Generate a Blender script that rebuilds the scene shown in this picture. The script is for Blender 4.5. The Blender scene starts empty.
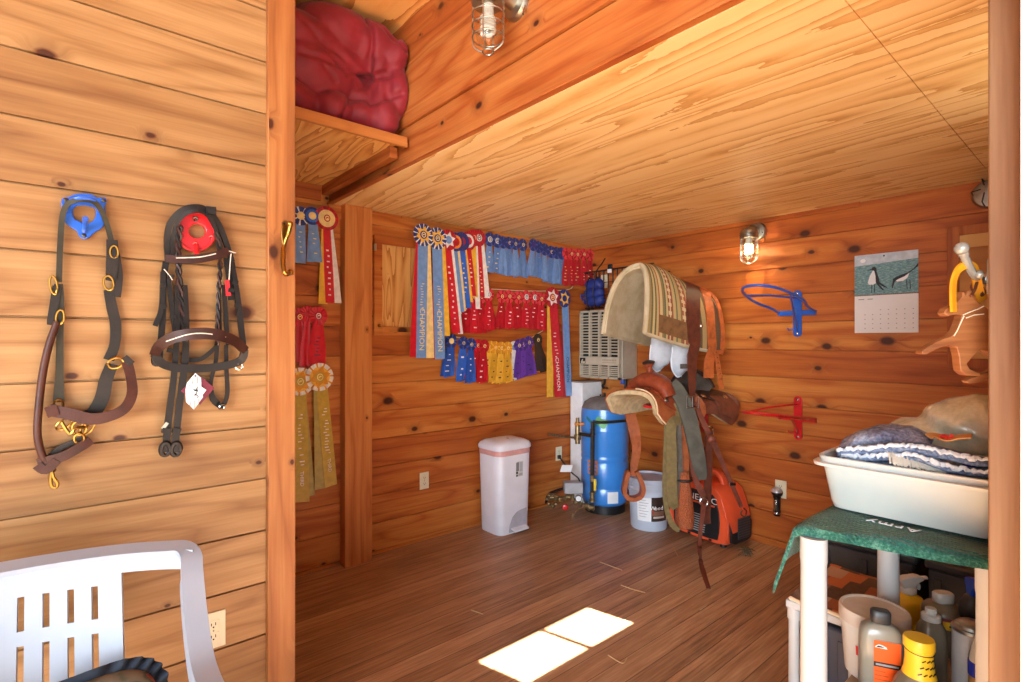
import bpy, bmesh, math, random
from mathutils import Vector, Matrix, Euler
random.seed(7)
PI = math.pi
V3 = lambda *a: Vector(a)
SC = bpy.context.scene
COL = SC.collection
# ------------------------------------------------------------------ camera
F = 531.0                      # focal length in pixels of the 1024 x 682 frame
CAM = Vector((0, 0, 1.375))
FWD = Vector((.6517, .7584, 0)); RGT = Vector((.7584, -.6517, 0))
cd = bpy.data.cameras.new('camera'); cam = bpy.data.objects.new('camera', cd); COL.objects.link(cam)
cam.location = CAM; cam.rotation_euler = (PI/2, 0, -math.atan2(FWD.x, FWD.y))
cd.sensor_width = 36; cd.lens = 36*F/1024; cd.clip_start = .02; cd.clip_end = 200
SC.camera = cam
# ------------------------------------------------------------------ light
SUN_EL = math.radians(50)
SUN_D = Vector((-.245*math.cos(SUN_EL), .9695*math.cos(SUN_EL), -math.sin(SUN_EL))).normalized()
sl = bpy.data.lights.new('sun', 'SUN'); so = bpy.data.objects.new('sun', sl); COL.objects.link(so)
sl.energy = 120.0; sl.angle = math.radians(.6); sl.color = (1, .97, .92)
so.rotation_euler = SUN_D.to_track_quat('-Z', 'Y').to_euler(); so.location = (2, -6, 8)
W = bpy.data.worlds.new('sky'); SC.world = W; W.use_nodes = True
wb = W.node_tree.nodes['Background']; wb.inputs[0].default_value = (.62, .80, 1.0, 1); wb.inputs[1].default_value = 0.75
al = bpy.data.lights.new('doorway_fill', 'AREA'); ao = bpy.data.objects.new('doorway_fill', al); COL.objects.link(ao)  # added fill lamp outside the doorway, on top of sun and sky
al.shape = 'RECTANGLE'; al.size = 4.5; al.size_y = 3.0; al.energy = 1100; al.color = (.80, .91, 1.0)
ao.location = (-5.4, -2.7, 1.9); ao.rotation_euler = (V3(1.7, 2.2, 1.1)-ao.location).to_track_quat('-Z', 'Y').to_euler()
SC.view_settings.view_transform = 'Standard'; SC.view_settings.look = 'None'
SC.view_settings.gamma = 1; SC.view_settings.use_curve_mapping = False
SC.view_settings.exposure = -0.30
SC.cycles.diffuse_bounces = 7; SC.cycles.max_bounces = 14; SC.cycles.transparent_max_bounces = 16
SC.cycles.sample_clamp_indirect = 6

# ------------------------------------------------------------------ measuring helpers (a sight line met with a plane of the room)
def ray(px, py):
    t = (px-512)/F
    return FWD + RGT*t + Vector((0, 0, (341-py)/F))
def PX(px, py, X): d = ray(px, py); return CAM + d*(X/d.x)
def PY(px, py, Y): d = ray(px, py); return CAM + d*(Y/d.y)
def PZ(px, py, Z): d = ray(px, py); return CAM + d*((Z-CAM.z)/d.z)
def PD(px, py, D): return CAM + ray(px, py)*D
def V(*a): return Vector(a)

# ------------------------------------------------------------------ mesh builder
class MB:
    def __init__(s): s.v = []; s.f = []; s.m = []; s.uv = {}
    def add(s, vs, fs, m=0, uvs=None):
        o = len(s.v); s.v += [Vector(p) for p in vs]
        for i, f in enumerate(fs):
            s.f.append([o+k for k in f]); s.m.append(m)
            if uvs: s.uv[len(s.f)-1] = [uvs[k] for k in f]
        return s
    def box(s, lo, hi, m=0):
        x0, y0, z0 = lo; x1, y1, z1 = hi
        vs = [(x0,y0,z0),(x1,y0,z0),(x1,y1,z0),(x0,y1,z0),(x0,y0,z1),(x1,y0,z1),(x1,y1,z1),(x0,y1,z1)]
        return s.add(vs, [(0,3,2,1),(4,5,6,7),(0,1,5,4),(1,2,6,5),(2,3,7,6),(3,0,4,7)], m)
    def obox(s, c, a, b, d, m=0):
        """box by centre and three half-axis vectors"""
        c, a, b, d = map(Vector, (c, a, b, d))
        vs = [c+a*i+b*j+d*k for k in (-1, 1) for j in (-1, 1) for i in (-1, 1)]
        return s.add(vs, [(0,2,3,1),(4,5,7,6),(0,1,5,4),(1,3,7,5),(3,2,6,7),(2,0,4,6)], m)
    def tube(s, pts, r, n=8, closed=False, m=0, caps=True):
        pts = [Vector(p) for p in pts]; N = len(pts)
        rs = r if isinstance(r, (list, tuple)) else [r]*N
        T = []
        for i in range(N):
            a = pts[i-1] if (i or closed) else pts[0]; b = pts[(i+1) % N] if (i < N-1 or closed) else pts[-1]
            t = (b-a); T.append(t.normalized() if t.length > 1e-9 else Vector((0, 0, 1)))
        u = T[0].orthogonal().normalized(); vs = []
        for i in range(N):
            u = (u - T[i]*u.dot(T[i])); u = u.normalized() if u.length > 1e-6 else T[i].orthogonal().normalized()
            w = T[i].cross(u)
            vs += [pts[i] + (u*math.cos(2*PI*k/n) + w*math.sin(2*PI*k/n))*rs[i] for k in range(n)]
        fs = []
        for i in range(N if closed else N-1):
            j = (i+1) % N
            fs += [(i*n+k, i*n+(k+1) % n, j*n+(k+1) % n, j*n+k) for k in range(n)]
        if caps and not closed: fs += [tuple(range(n))[::-1], tuple((N-1)*n+k for k in range(n))]
        return s.add(vs, fs, m)
    def strap(s, pts, w, t, nrm, m=0, closed=False):
        """flat band: width across the normal, thickness along it; nrm one vector or one per point; w one value or a list"""
        pts = [Vector(p) for p in pts]; N = len(pts)
        ws = w if isinstance(w, (list, tuple)) else [w]*N
        ns = [Vector(n) for n in nrm] if isinstance(nrm, list) else [Vector(nrm)]*N
        vs = []
        for i in range(N):
            a = pts[i-1] if (i or closed) else pts[0]; b = pts[(i+1) % N] if (i < N-1 or closed) else pts[-1]
            T = (b-a).normalized(); n = ns[i] - T*ns[i].dot(T)
            n = n.normalized() if n.length > 1e-6 else T.orthogonal().normalized()
            x = T.cross(n)*ws[i]/2; y = n*t/2
            vs += [pts[i]-x-y, pts[i]+x-y, pts[i]+x+y, pts[i]-x+y]
        fs = []
        for i in range(N if closed else N-1):
            j = (i+1) % N
            fs += [(i*4+k, i*4+(k+1) % 4, j*4+(k+1) % 4, j*4+k) for k in range(4)]
        if not closed: fs += [(3, 2, 1, 0), tuple((N-1)*4+k for k in range(4))]
        return s.add(vs, fs, m)
    def lathe(s, prof, c=(0, 0, 0), n=24, M=None, m=0, sx=1, sy=1):
        c = Vector(c); vs = []
        for r, z in prof:
            for k in range(n):
                p = Vector((r*sx*math.cos(2*PI*k/n), r*sy*math.sin(2*PI*k/n), z))
                vs.append(c + (M @ p if M else p))
        fs = []
        for i in range(len(prof)-1):
            fs += [(i*n+k, i*n+(k+1) % n, (i+1)*n+(k+1) % n, (i+1)*n+k) for k in range(n)]
        if prof[0][0] > 1e-5: fs.append(tuple(range(n))[::-1])
        if prof[-1][0] > 1e-5: fs.append(tuple((len(prof)-1)*n+k for k in range(n)))
        return s.add(vs, fs, m)
    def prism(s, outline, ex, m=0):
        """closed 3-D outline pushed along ex"""
        o = [Vector(p) for p in outline]; ex = Vector(ex); n = len(o)
        nn = Vector((0, 0, 0))
        for i in range(n): nn += o[i].cross(o[(i+1) % n])
        if nn.dot(ex) > 0: o.reverse()
        vs = o + [p+ex for p in o]
        fs = [tuple(range(n)), tuple(range(2*n-1, n-1, -1))] + [((i+1) % n, i, n+i, n+(i+1) % n) for i in range(n)]
        return s.add(vs, fs, m)
    def ball(s, c, r, n=12, k=8, m=0, M=None):
        c = Vector(c); rx, ry, rz = r if isinstance(r, (tuple, list)) else (r, r, r)
        vs = []
        for i in range(k+1):
            a = -PI/2 + PI*i/k; cr = max(math.cos(a), 1e-4)
            for j in range(n):
                p = Vector((rx*cr*math.cos(2*PI*j/n), ry*cr*math.sin(2*PI*j/n), rz*math.sin(a)))
                vs.append(c + (M @ p if M else p))
        fs = [(i*n+j, i*n+(j+1) % n, (i+1)*n+(j+1) % n, (i+1)*n+j) for i in range(k) for j in range(n)]
        return s.add(vs, fs, m)
    def surf(s, fn, nu, nv, m=0, wrap_u=False, flip=False):
        """grid surface fn(u, v), u and v in 0..1, with uv"""
        vs = []; uv = []
        U = nu if wrap_u else nu+1
        for j in range(nv+1):
            for i in range(U):
                vs.append(Vector(fn(i/nu, j/nv))); uv.append((i/nu, j/nv))
        fs = []
        for j in range(nv):
            for i in range(nu):
                a, b = j*U+i, j*U+(i+1) % U
                f = (a, b, b+U, a+U); fs.append(f[::-1] if flip else f)
        return s.add(vs, fs, m, uv)
    def build(s, name, mats, parent=None, smooth=35, bevel=0, bseg=2, solid=0, subsurf=0, mods=()):
        off = Vector((0, 0, 0))
        if parent is not None:
            p = parent
            while p.parent is not None: p = p.parent
            off = p.location
        me = bpy.data.meshes.new(name); me.from_pydata([tuple(v-off) for v in s.v], [], s.f)
        if not isinstance(mats, (list, tuple)): mats = [mats]
        for mt in mats: me.materials.append(mt)
        if len(mats) > 1:
            for i, p in enumerate(me.polygons): p.material_index = s.m[i]
        if s.uv:
            ul = me.uv_layers.new(name='uv')
            for i, p in enumerate(me.polygons):
                u = s.uv.get(i)
                if u:
                    for k, li in enumerate(p.loop_indices): ul.data[li].uv = u[k]
        bm = bmesh.new(); bm.from_mesh(me)
        bmesh.ops.remove_doubles(bm, verts=bm.verts, dist=1e-6)
        bmesh.ops.recalc_face_normals(bm, faces=bm.faces)
        bm.to_mesh(me); bm.free()
        if smooth:
            for p in me.polygons: p.use_smooth = True
            me.set_sharp_from_angle(angle=math.radians(smooth))
        o = bpy.data.objects.new(name, me); COL.objects.link(o)
        if parent is not None: o.parent = parent
        if solid:
            md = o.modifiers.new('solid', 'SOLIDIFY'); md.thickness = solid; md.offset = 0
            if smooth: es = o.modifiers.new('edges', 'EDGE_SPLIT'); es.split_angle = math.radians(max(40, min(smooth, 75)))
        if bevel:
            md = o.modifiers.new('bevel', 'BEVEL'); md.width = bevel; md.segments = bseg; md.limit_method = 'ANGLE'; md.angle_limit = math.radians(40)
        if subsurf:
            md = o.modifiers.new('sub', 'SUBSURF'); md.levels = subsurf; md.render_levels = subsurf
        return o
def thing(name, label, cat, loc, group=None):
    o = bpy.data.objects.new(name, None); COL.objects.link(o)
    o.location = loc; o.empty_display_size = .05
    o['label'] = label; o['category'] = cat
    if group: o['group'] = group
    return o
def tag(o, label, cat, group=None):
    o['label'] = label; o['category'] = cat
    if group: o['group'] = group
    return o
def struct(o): o['kind'] = 'structure'; return o
def text(name, s, mat, size, origin, xdir, ydir, parent, depth=.0006, align='CENTER', spacing=1.0, narrow=1.0):
    """lettering as a thin raised mesh; xdir is the reading direction, ydir the up of the letters"""
    cu = bpy.data.curves.new('lettering', 'FONT'); cu.body = s; cu.size = size; cu.extrude = depth/2
    cu.align_x = align; cu.align_y = 'CENTER'; cu.space_character = spacing; cu.resolution_u = 2
    t = bpy.data.objects.new('lettering', cu); COL.objects.link(t)
    bpy.context.view_layer.update()
    me = bpy.data.meshes.new_from_object(t.evaluated_get(bpy.context.evaluated_depsgraph_get()))
    bpy.data.objects.remove(t)
    x = Vector(xdir).normalized(); y = Vector(ydir); y = (y - x*y.dot(x)).normalized(); z = x.cross(y)
    off = Vector((0, 0, 0)); p = parent
    while p is not None and p.parent is not None: p = p.parent
    if p is not None: off = p.location
    o0 = Vector(origin) - off
    for v in me.vertices:
        c = v.co.copy(); v.co = o0 + x*c.x*narrow + y*c.y + z*c.z
    me.materials.clear(); me.materials.append(mat)
    o = bpy.data.objects.new(name, me); COL.objects.link(o); o.parent = parent
    return o
def catmull(pts, k=6, closed=False):
    P = [Vector(p) for p in pts]; n = len(P); out = []
    for i in range(n if closed else n-1):
        if closed: a, b, c, d = P[i-1], P[i], P[(i+1) % n], P[(i+2) % n]
        else: a, b, c, d = P[max(i-1, 0)], P[i], P[i+1], P[min(i+2, n-1)]
        for j in range(k):
            t = j/k
            out.append(.5*((2*b) + (c-a)*t + (2*a-5*b+4*c-d)*t*t + (3*b-a-3*c+d)*t**3))
    if not closed: out.append(P[-1])
    return out
def lerp(a, b, t): return a + (b-a)*t
def interp(xs, ys, x):
    if x <= xs[0]: return ys[0]
    for i in range(len(xs)-1):
        if x <= xs[i+1]: return lerp(ys[i], ys[i+1], (x-xs[i])/(xs[i+1]-xs[i]))
    return ys[-1]

# ------------------------------------------------------------------ materials
def lin(c):
    return tuple(((x/255)/12.92 if x/255 <= .04045 else ((x/255+.055)/1.055)**2.4) for x in c)
def c4(c): return (*lin(c), 1)
class NT:
    def __init__(s, name):
        s.mat = bpy.data.materials.new(name); s.mat.use_nodes = True; s.t = s.mat.node_tree
        s.b = s.t.nodes['Principled BSDF']; s.out = s.t.nodes['Material Output']
    def n(s, ty, **kw):
        nd = s.t.nodes.new(ty)
        for k, v in kw.items(): setattr(nd, k, v)
        return nd
    def link(s, a, b): s.t.links.new(a, b)
    def put(s, sock, v):
        if isinstance(v, bpy.types.NodeSocket): s.link(v, sock)
        else: sock.default_value = v
    def math(s, op, a, b=0, c=0, clamp=False):
        nd = s.n('ShaderNodeMath', operation=op); nd.use_clamp = clamp
        s.put(nd.inputs[0], a); s.put(nd.inputs[1], b)
        if op in ('MULTIPLY_ADD', 'SMOOTH_MIN', 'COMPARE'): s.put(nd.inputs[2], c)
        return nd.outputs[0]
    def sstep(s, v, a, b):
        nd = s.n('ShaderNodeMapRange'); nd.interpolation_type = 'SMOOTHSTEP'
        s.put(nd.inputs[0], v); s.put(nd.inputs[1], a); s.put(nd.inputs[2], b); return nd.outputs[0]
    def xyz(s, x, y, z):
        nd = s.n('ShaderNodeCombineXYZ'); s.put(nd.inputs[0], x); s.put(nd.inputs[1], y); s.put(nd.inputs[2], z); return nd.outputs[0]
    def sep(s, v):
        nd = s.n('ShaderNodeSeparateXYZ'); s.put(nd.inputs[0], v); return nd.outputs
    def pos(s): return s.n('ShaderNodeTexCoord').outputs['Object']
    def uv(s): return s.n('ShaderNodeTexCoord').outputs['UV']
    def noise(s, vec, scale=1, detail=2, rough=.5, dist=0, dim='3D'):
        nd = s.n('ShaderNodeTexNoise', noise_dimensions=dim); s.put(nd.inputs['Vector'], vec)
        nd.inputs['Scale'].default_value = scale; nd.inputs['Detail'].default_value = detail
        nd.inputs['Roughness'].default_value = rough; nd.inputs['Distortion'].default_value = dist
        return nd.outputs[0]
    def white(s, v):
        nd = s.n('ShaderNodeTexWhiteNoise', noise_dimensions='1D'); s.put(nd.inputs['W'], v); return nd.outputs
    def mix(s, f, a, b, mode='MIX'):
        nd = s.n('ShaderNodeMix', data_type='RGBA', blend_type=mode); s.put(nd.inputs[0], f)
        s.put(nd.inputs[6], a); s.put(nd.inputs[7], b); return nd.outputs[2]
    def ramp(s, f, stops, interp='LINEAR'):
        nd = s.n('ShaderNodeValToRGB'); s.put(nd.inputs[0], f); cr = nd.color_ramp; cr.interpolation = interp
        while len(cr.elements) < len(stops): cr.elements.new(.5)
        for e, (p, c) in zip(cr.elements, stops): e.position = p; e.color = c
        return nd.outputs[0]
    def bump(s, h, strength=.3, dist=.01):
        nd = s.n('ShaderNodeBump'); s.put(nd.inputs['Height'], h); nd.inputs['Strength'].default_value = strength
        nd.inputs['Distance'].default_value = dist; s.link(nd.outputs[0], s.b.inputs['Normal'])
    def fin(s, col=None, rough=.5, metal=0, spec=.5):
        if col is not None: s.put(s.b.inputs['Base Color'], col)
        s.put(s.b.inputs['Roughness'], rough); s.b.inputs['Metallic'].default_value = metal
        s.b.inputs['Specular IOR Level'].default_value = spec
        return s.mat
def pbr(name, col, rough=.5, metal=0, var=.08, vs=18, bump=0, bs=120, trans=0, sss=0, spec=.5, alpha=1, coat=0, sheen=0):
    N = NT(name); p = N.pos(); f = N.noise(p, vs, 3)
    a = tuple(min(1, x*(1-var)) for x in lin(col)); b = tuple(min(1, x*(1+var)) for x in lin(col))
    c = N.mix(N.sstep(f, .3, .7), (*a, 1), (*b, 1))
    N.fin(c, rough, metal, spec)
    if bump: N.bump(N.noise(p, bs, 3), bump, .004)
    if trans: N.b.inputs['Transmission Weight'].default_value = trans
    if sss: N.b.inputs['Subsurface Weight'].default_value = sss; N.b.inputs['Subsurface Scale'].default_value = .02
    if coat: N.b.inputs['Coat Weight'].default_value = coat; N.b.inputs['Coat Roughness'].default_value = .15
    if sheen: N.b.inputs['Sheen Weight'].default_value = sheen
    N.b.inputs['Alpha'].default_value = alpha
    return N.mat
def pine(name, axis, z0, h, light, mid, dark, cell=.55, knots=.5, seed=0, across='Z', rough=.5, boardvar=.35):
    """oiled pine boarding: each board its own tone, long grain, knots with a ring"""
    N = NT(name); s = N.sep(N.pos()); ix = {'X': 0, 'Y': 1, 'Z': 2}
    u = s[ix[axis]]; w = s[ix[across]]
    w0 = N.math('DIVIDE', N.math('SUBTRACT', w, z0), h); bi = N.math('FLOOR', w0)
    rn = N.white(N.math('ADD', bi, seed+.37)); rnd = rn['Value']
    u2 = N.math('ADD', u, N.math('MULTIPLY', rnd, 31.7))
    vo = N.n('ShaderNodeTexVoronoi', voronoi_dimensions='2D'); vo.inputs['Scale'].default_value = 1; vo.inputs['Randomness'].default_value = .85
    vv = N.xyz(N.math('DIVIDE', u2, cell), w0, 0); N.link(vv, vo.inputs['Vector'])
    P = N.sep(vo.outputs['Position']); vs = N.sep(vv); cs = N.n('ShaderNodeSeparateColor'); N.link(vo.outputs['Color'], cs.inputs[0])
    dx = N.math('MULTIPLY', N.math('SUBTRACT', vs[0], P[0]), cell/1.5); dy = N.math('MULTIPLY', N.math('SUBTRACT', vs[1], P[1]), h)
    wob = N.noise(N.xyz(u2, w, 0), 26, 2)
    d = N.math('SQRT', N.math('ADD', N.math('MULTIPLY', dx, dx), N.math('MULTIPLY', dy, dy)))
    d = N.math('ADD', d, N.math('MULTIPLY', N.math('SUBTRACT', wob, .5), .008))
    r = N.math('MULTIPLY_ADD', N.math('POWER', cs.outputs[0], 2), .017, .005)
    on = N.math('LESS_THAN', cs.outputs[1], knots)
    q = N.math('DIVIDE', d, r)
    core = N.math('MULTIPLY', N.math('SUBTRACT', 1, N.sstep(q, .75, 1.05)), on)
    ring = N.math('MULTIPLY', N.math('SUBTRACT', 1, N.sstep(q, .95, 1.5)), on)
    halo = N.math('MULTIPLY', N.math('SUBTRACT', 1, N.sstep(q, .8, 4.2)), on)
    warp = N.math('MULTIPLY', halo, .035)
    wz = N.math('ADD', w, N.math('MULTIPLY', N.math('SIGN', dy), warp))
    cv = N.xyz(N.math('MULTIPLY', u2, .55), N.math('MULTIPLY', wz, 5), N.math('MULTIPLY', rnd, 40))
    field = N.noise(cv, 1, 2, .45)
    lines = N.math('PINGPONG', N.math('MULTIPLY', field, 15), 1)
    fine = N.noise(N.xyz(N.math('MULTIPLY', u2, 5), N.math('MULTIPLY', wz, 140), rnd), 1, 3)
    med = N.noise(N.xyz(N.math('MULTIPLY', u2, 1.3), N.math('MULTIPLY', wz, 24), N.math('MULTIPLY', rnd, 9)), 1, 4, .6)
    g = N.math('ADD', N.math('MULTIPLY', N.math('POWER', lines, 3), .26), N.math('ADD', N.math('MULTIPLY', fine, .30), N.math('MULTIPLY', med, .62)))
    g = N.math('ADD', g, N.math('MULTIPLY', N.math('SUBTRACT', rnd, .5), boardvar))
    blot = N.noise(N.xyz(N.math('MULTIPLY', u2, 2.0), N.math('MULTIPLY', w, 5), 3), 1, 3, .6)
    g = N.math('ADD', g, N.math('MULTIPLY', N.math('SUBTRACT', blot, .5), .35))
    col = N.ramp(g, [(.25, c4(light)), (.58, c4(mid)), (.98, c4(dark))])
    col = N.mix(N.math('MULTIPLY', halo, .32), col, c4(tuple(x*.62 for x in dark)))
    col = N.mix(N.math('MULTIPLY', ring, .75), col, c4((92, 42, 18)))
    col = N.mix(N.math('MULTIPLY', core, .85), col, c4((58, 26, 15)))
    N.bump(N.math('ADD', fine, N.math('MULTIPLY', lines, .6)), .12, .003)
    return N.fin(col, N.math('MULTIPLY_ADD', fine, .2, rough-.1), 0, .35)
def plywood(name, axis, across, light, mid, dark, rings=16, seed=0, su=.34, sv=2.6):
    N = NT(name); s = N.sep(N.pos()); ix = {'X': 0, 'Y': 1, 'Z': 2}
    u = s[ix[axis]]; w = s[ix[across]]
    base = N.xyz(N.math('MULTIPLY', u, su), N.math('MULTIPLY', w, sv), seed)
    f = N.noise(base, 1, 2.6, .5, .5)
    det = N.noise(N.xyz(N.math('MULTIPLY', u, 6), N.math('MULTIPLY', w, 24), seed), 1, 4, .65)
    f2 = N.math('ADD', N.math('MULTIPLY', f, rings), N.math('MULTIPLY', det, .7))
    saw = N.math('FRACT', f2)
    fine = N.noise(N.xyz(N.math('MULTIPLY', u, 8), N.math('MULTIPLY', w, 220), seed), 1, 3)
    big = N.noise(N.xyz(N.math('MULTIPLY', u, .8), N.math('MULTIPLY', w, 1.6), seed+4), 1, 3)
    g = N.math('ADD', N.math('MULTIPLY', fine, .16), N.math('MULTIPLY', big, .25))
    col = N.ramp(N.math('ADD', N.math('MULTIPLY', N.math('POWER', saw, 2.2), .8), g), [(.12, c4(light)), (.5, c4(mid)), (1.0, c4(dark))])
    N.bump(N.math('ADD', fine, saw), .1, .003)
    return N.fin(col, .5, 0, .3)
# ------------------------------------------------------------------ the room
YC, XC, YL, YE, XL = 3.17, 3.65, 1.93, .12, 1.25     # ribbon wall, right wall, left wall, entry wall, loft edge
ZL, ZT = 2.205, 2.89                                # loft underside, high ceiling
M = {}
M['pine_left'] = pine('pine_left', 'X', .016, .178, (172, 130, 84), (144, 102, 60), (110, 68, 36), .62, .45, 3, boardvar=.30)
M['pine_back'] = pine('pine_back', 'X', .020, .1805, (206, 132, 62), (178, 96, 38), (134, 60, 18), .42, .5, 11)
M['pine_right'] = pine('pine_right', 'Y', .045, .1815, (206, 132, 60), (180, 96, 36), (136, 60, 18), .36, .55, 23)
M['pine_fascia'] = pine('pine_fascia', 'Y', ZL, .24, (186, 114, 56), (160, 80, 32), (116, 50, 18), .36, .75, 5)
M['pine_trim'] = pine('pine_trim', 'Z', .55, .30, (216, 148, 82), (194, 116, 58), (156, 78, 32), .5, .5, 8, across='X', boardvar=.1)
M['pine_door'] = pine('pine_door_trim', 'Z', .55, .30, (180, 122, 70), (158, 96, 50), (122, 68, 32), .5, .5, 8, across='X', boardvar=.1)  # pine_trim copy, darkened in colour to offset the strong light at the doorway
M['pine_jamb'] = pine('pine_jamb', 'Z', .10, .30, (146, 112, 80), (126, 88, 58), (96, 62, 36), .8, .2, 18, across='Y', boardvar=.1)
M['ply'] = plywood('plywood', 'Y', 'X', (250, 216, 156), (240, 196, 128), (206, 148, 82), 15, 0, .24, 3.6)
M['ply_top'] = plywood('plywood_high', 'Y', 'X', (232, 176, 104), (216, 150, 78), (174, 104, 46), 12, 9)
M['ply_hatch'] = plywood('plywood_hatch', 'Z', 'X', (226, 176, 106), (208, 146, 76), (170, 104, 46), 16, 3, .8, 6)
M['edge'] = pine('pine_edging', 'X', 0, 3, (196, 132, 72), (180, 112, 54), (150, 84, 36), .9, .1, 2)
def boards(name, mat, axis, a0, a1, z0, h, ztop, face, thick, sgn):
    """boarding with grooves as one profile pushed along its length; sgn: side its face looks to"""
    g, d = .0035, .010
    prof = [(0, 0.0)]
    z = z0
    while z < ztop:
        if z > .01: prof += [(0, z-g), (d, z-g*.6), (d, z+g*.6), (0, z+g)]
        z += h
    prof.append((0, ztop))
    prof += [(thick, ztop), (thick, 0)]
    pts = []
    for q, zz in prof:
        c = face - sgn*q
        pts.append(Vector((a0, c, zz)) if axis == 'X' else Vector((c, a0, zz)))
    ex = (a1-a0, 0, 0) if axis == 'X' else (0, a1-a0, 0)
    mb = MB(); mb.prism(pts, ex)
    return struct(mb.build(name, mat, smooth=0))
boards('wall_left', M['pine_left'], 'X', -1.6, .6, .016, .178, ZT, YL, .10, -1)
boards('wall_back', M['pine_back'], 'X', -.3, XC+.1, .020, .1805, ZT, YC, .10, -1)
boards('wall_right', M['pine_right'], 'Y', -.0, YC+.1, .045, .1815, ZT, XC, .10, -1)
mb = MB(); mb.box((-.4, YL+.1, 0), (-.3, YC+.1, ZT)); struct(mb.build('wall_alcove', M['pine_back']))
# floor: worn brown boards
N = NT('floor_boards'); s = N.sep(N.pos())
row = N.math('FLOOR', N.math('DIVIDE', s[1], .102)); rr = N.white(row)['Value']
ux = N.math('ADD', s[0], N.math('MULTIPLY', rr, 13.1))
fy = N.math('FRACT', N.math('DIVIDE', s[1], .102))
seam = N.math('LESS_THAN', N.math('ABSOLUTE', N.math('SUBTRACT', fy, .5)), .477)
st = N.noise(N.xyz(N.math('MULTIPLY', ux, 2.2), N.math('MULTIPLY', s[1], 34), rr), 1, 5, .65)
st2 = N.noise(N.xyz(N.math('MULTIPLY', ux, 5), N.math('MULTIPLY', s[1], 110), rr), 1, 4, .6)
wear = N.noise(N.pos(), 1.7, 5, .6)
g = N.math('ADD', N.math('MULTIPLY', st, .6), N.math('ADD', N.math('MULTIPLY', st2, .45), N.math('MULTIPLY', N.math('SUBTRACT', rr, .5), .16)))
col = N.ramp(g, [(.30, c4((112, 82, 58))), (.52, c4((166, 126, 92))), (.72, c4((200, 162, 124)))])
col = N.mix(N.math('MULTIPLY', N.sstep(wear, .50, .78), .55), col, c4((186, 152, 120)))
dust = N.sstep(N.noise(N.pos(), 9, 6, .75), .60, .74)
col = N.mix(N.math('MULTIPLY', dust, .22), col, c4((176, 150, 124)))
col = N.mix(N.math('MULTIPLY', N.math('SUBTRACT', 1, seam), .6), col, c4((52, 32, 22)))
N.bump(N.math('ADD', st2, N.math('MULTIPLY', seam, .5)), .25, .004)
M['floor'] = N.fin(col, N.math('MULTIPLY_ADD', wear, .25, .33), 0, .45)
mb = MB(); mb.box((-1.7, -.15, -.08), (XC+.1, YC+.1, 0)); struct(mb.build('floor', M['floor']))
N = NT('gravel_yard'); v = N.noise(N.pos(), 60, 4)
M['yard'] = N.fin(N.ramp(v, [(.3, c4((70, 68, 62))), (.7, c4((92, 90, 84)))]), .9)
mb = MB(); mb.box((-14, -22, -.3), (16, -.15, -.12)); struct(mb.build('ground', M['yard']))
# loft: plywood underside with a panel joint, board rim
mb = MB(); g = .0015
mb.prism([(XL+.03, y, z) for y, z in [(YE-.1, ZL+.05), (YE-.1, ZL), (.452-g, ZL), (.452-g, ZL+.004), (.452+g, ZL+.004), (.452+g, ZL), (YC, ZL), (YC, ZL+.05)]], (XC-XL-.03, 0, 0))
struct(mb.build('ceiling', M['ply'], smooth=0))
mb = MB(); zs = [(ZL+.012, ZL+.185, .022), (ZL+.189, ZL+.435, .040), (ZL+.437, ZT, .022)]
prof = [(XL+.06, ZL+.003), (XL-.004, ZL+.003), (XL-.004, ZL+.012)]
for z0, z1, d in ((ZL+.016, ZL+.178, .010), (ZL+.184, ZL+.44, .0), (ZL+.445, ZT, .012)):
    prof += [(XL+d, z0), (XL+d, z1), (XL+.03, z1), (XL+.03, z1+.004)]
prof += [(XL+.06, ZT)]
mb.prism([(x, YE-.1, z) for x, z in prof], (0, YC-YE+.1, 0)); struct(mb.build('wall_loft', M['pine_fascia'], smooth=0))
mb = MB(); mb.box((-1.7, -.15, ZT), (XC+.1, YC+.1, ZT+.06)); struct(mb.build('ceiling_high', M['ply_top']))
# thin pale edging strip of the loft plywood
mb = MB(); mb.box((XL-.007, YE, ZL-.002), (XL+.004, YC, ZL+.007)); struct(mb.build('trim_loft', M['pine_fascia'], bevel=.002))
# trim boards below the loft along the two walls
mb = MB(); mb.box((XL, YC-.02, ZL-.085), (XC, YC, ZL)); struct(mb.build('trim_back', M['pine_back'], bevel=.002))
mb = MB(); mb.box((XC-.02, 1.05, ZL-.028), (XC, YC-.02, ZL)); struct(mb.build('trim_right', M['pine_right'], bevel=.002))
# door trim that ends the left wall, post under the loft, door post at the right
x0 = PY(268, 300, YL-.022).x; x1 = PY(295.6, 300, YL-.022).x
mb = MB(); mb.box((x0, YL-.022, 0), (x1, YL+.10, ZT)); struct(mb.build('trim_door', M['pine_door'], bevel=.003))
p0 = PY(345, 300, YC-.075).x; p1 = PY(372.3, 300, YC-.075).x
mb = MB(); mb.box((p0, YC-.075, 0), (p1, YC, ZL)); struct(mb.build('post', M['pine_trim'], bevel=.003))
mb = MB(); mb.box((1.265, .122, -.05), (1.36, .1655, ZL)); struct(mb.build('door_post', M['pine_jamb'], bevel=.003))
M['white_paint'] = pbr('white_paint', (232, 234, 236), .5, var=.04, bump=.05)
mb = MB(); mb.box((1.20, .04, -.12), (1.262, .1175, .66)).box((1.20, .04, .665), (1.262, .1175, ZL)); struct(mb.build('trim_outer', M['white_paint'], bevel=.002))
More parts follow.
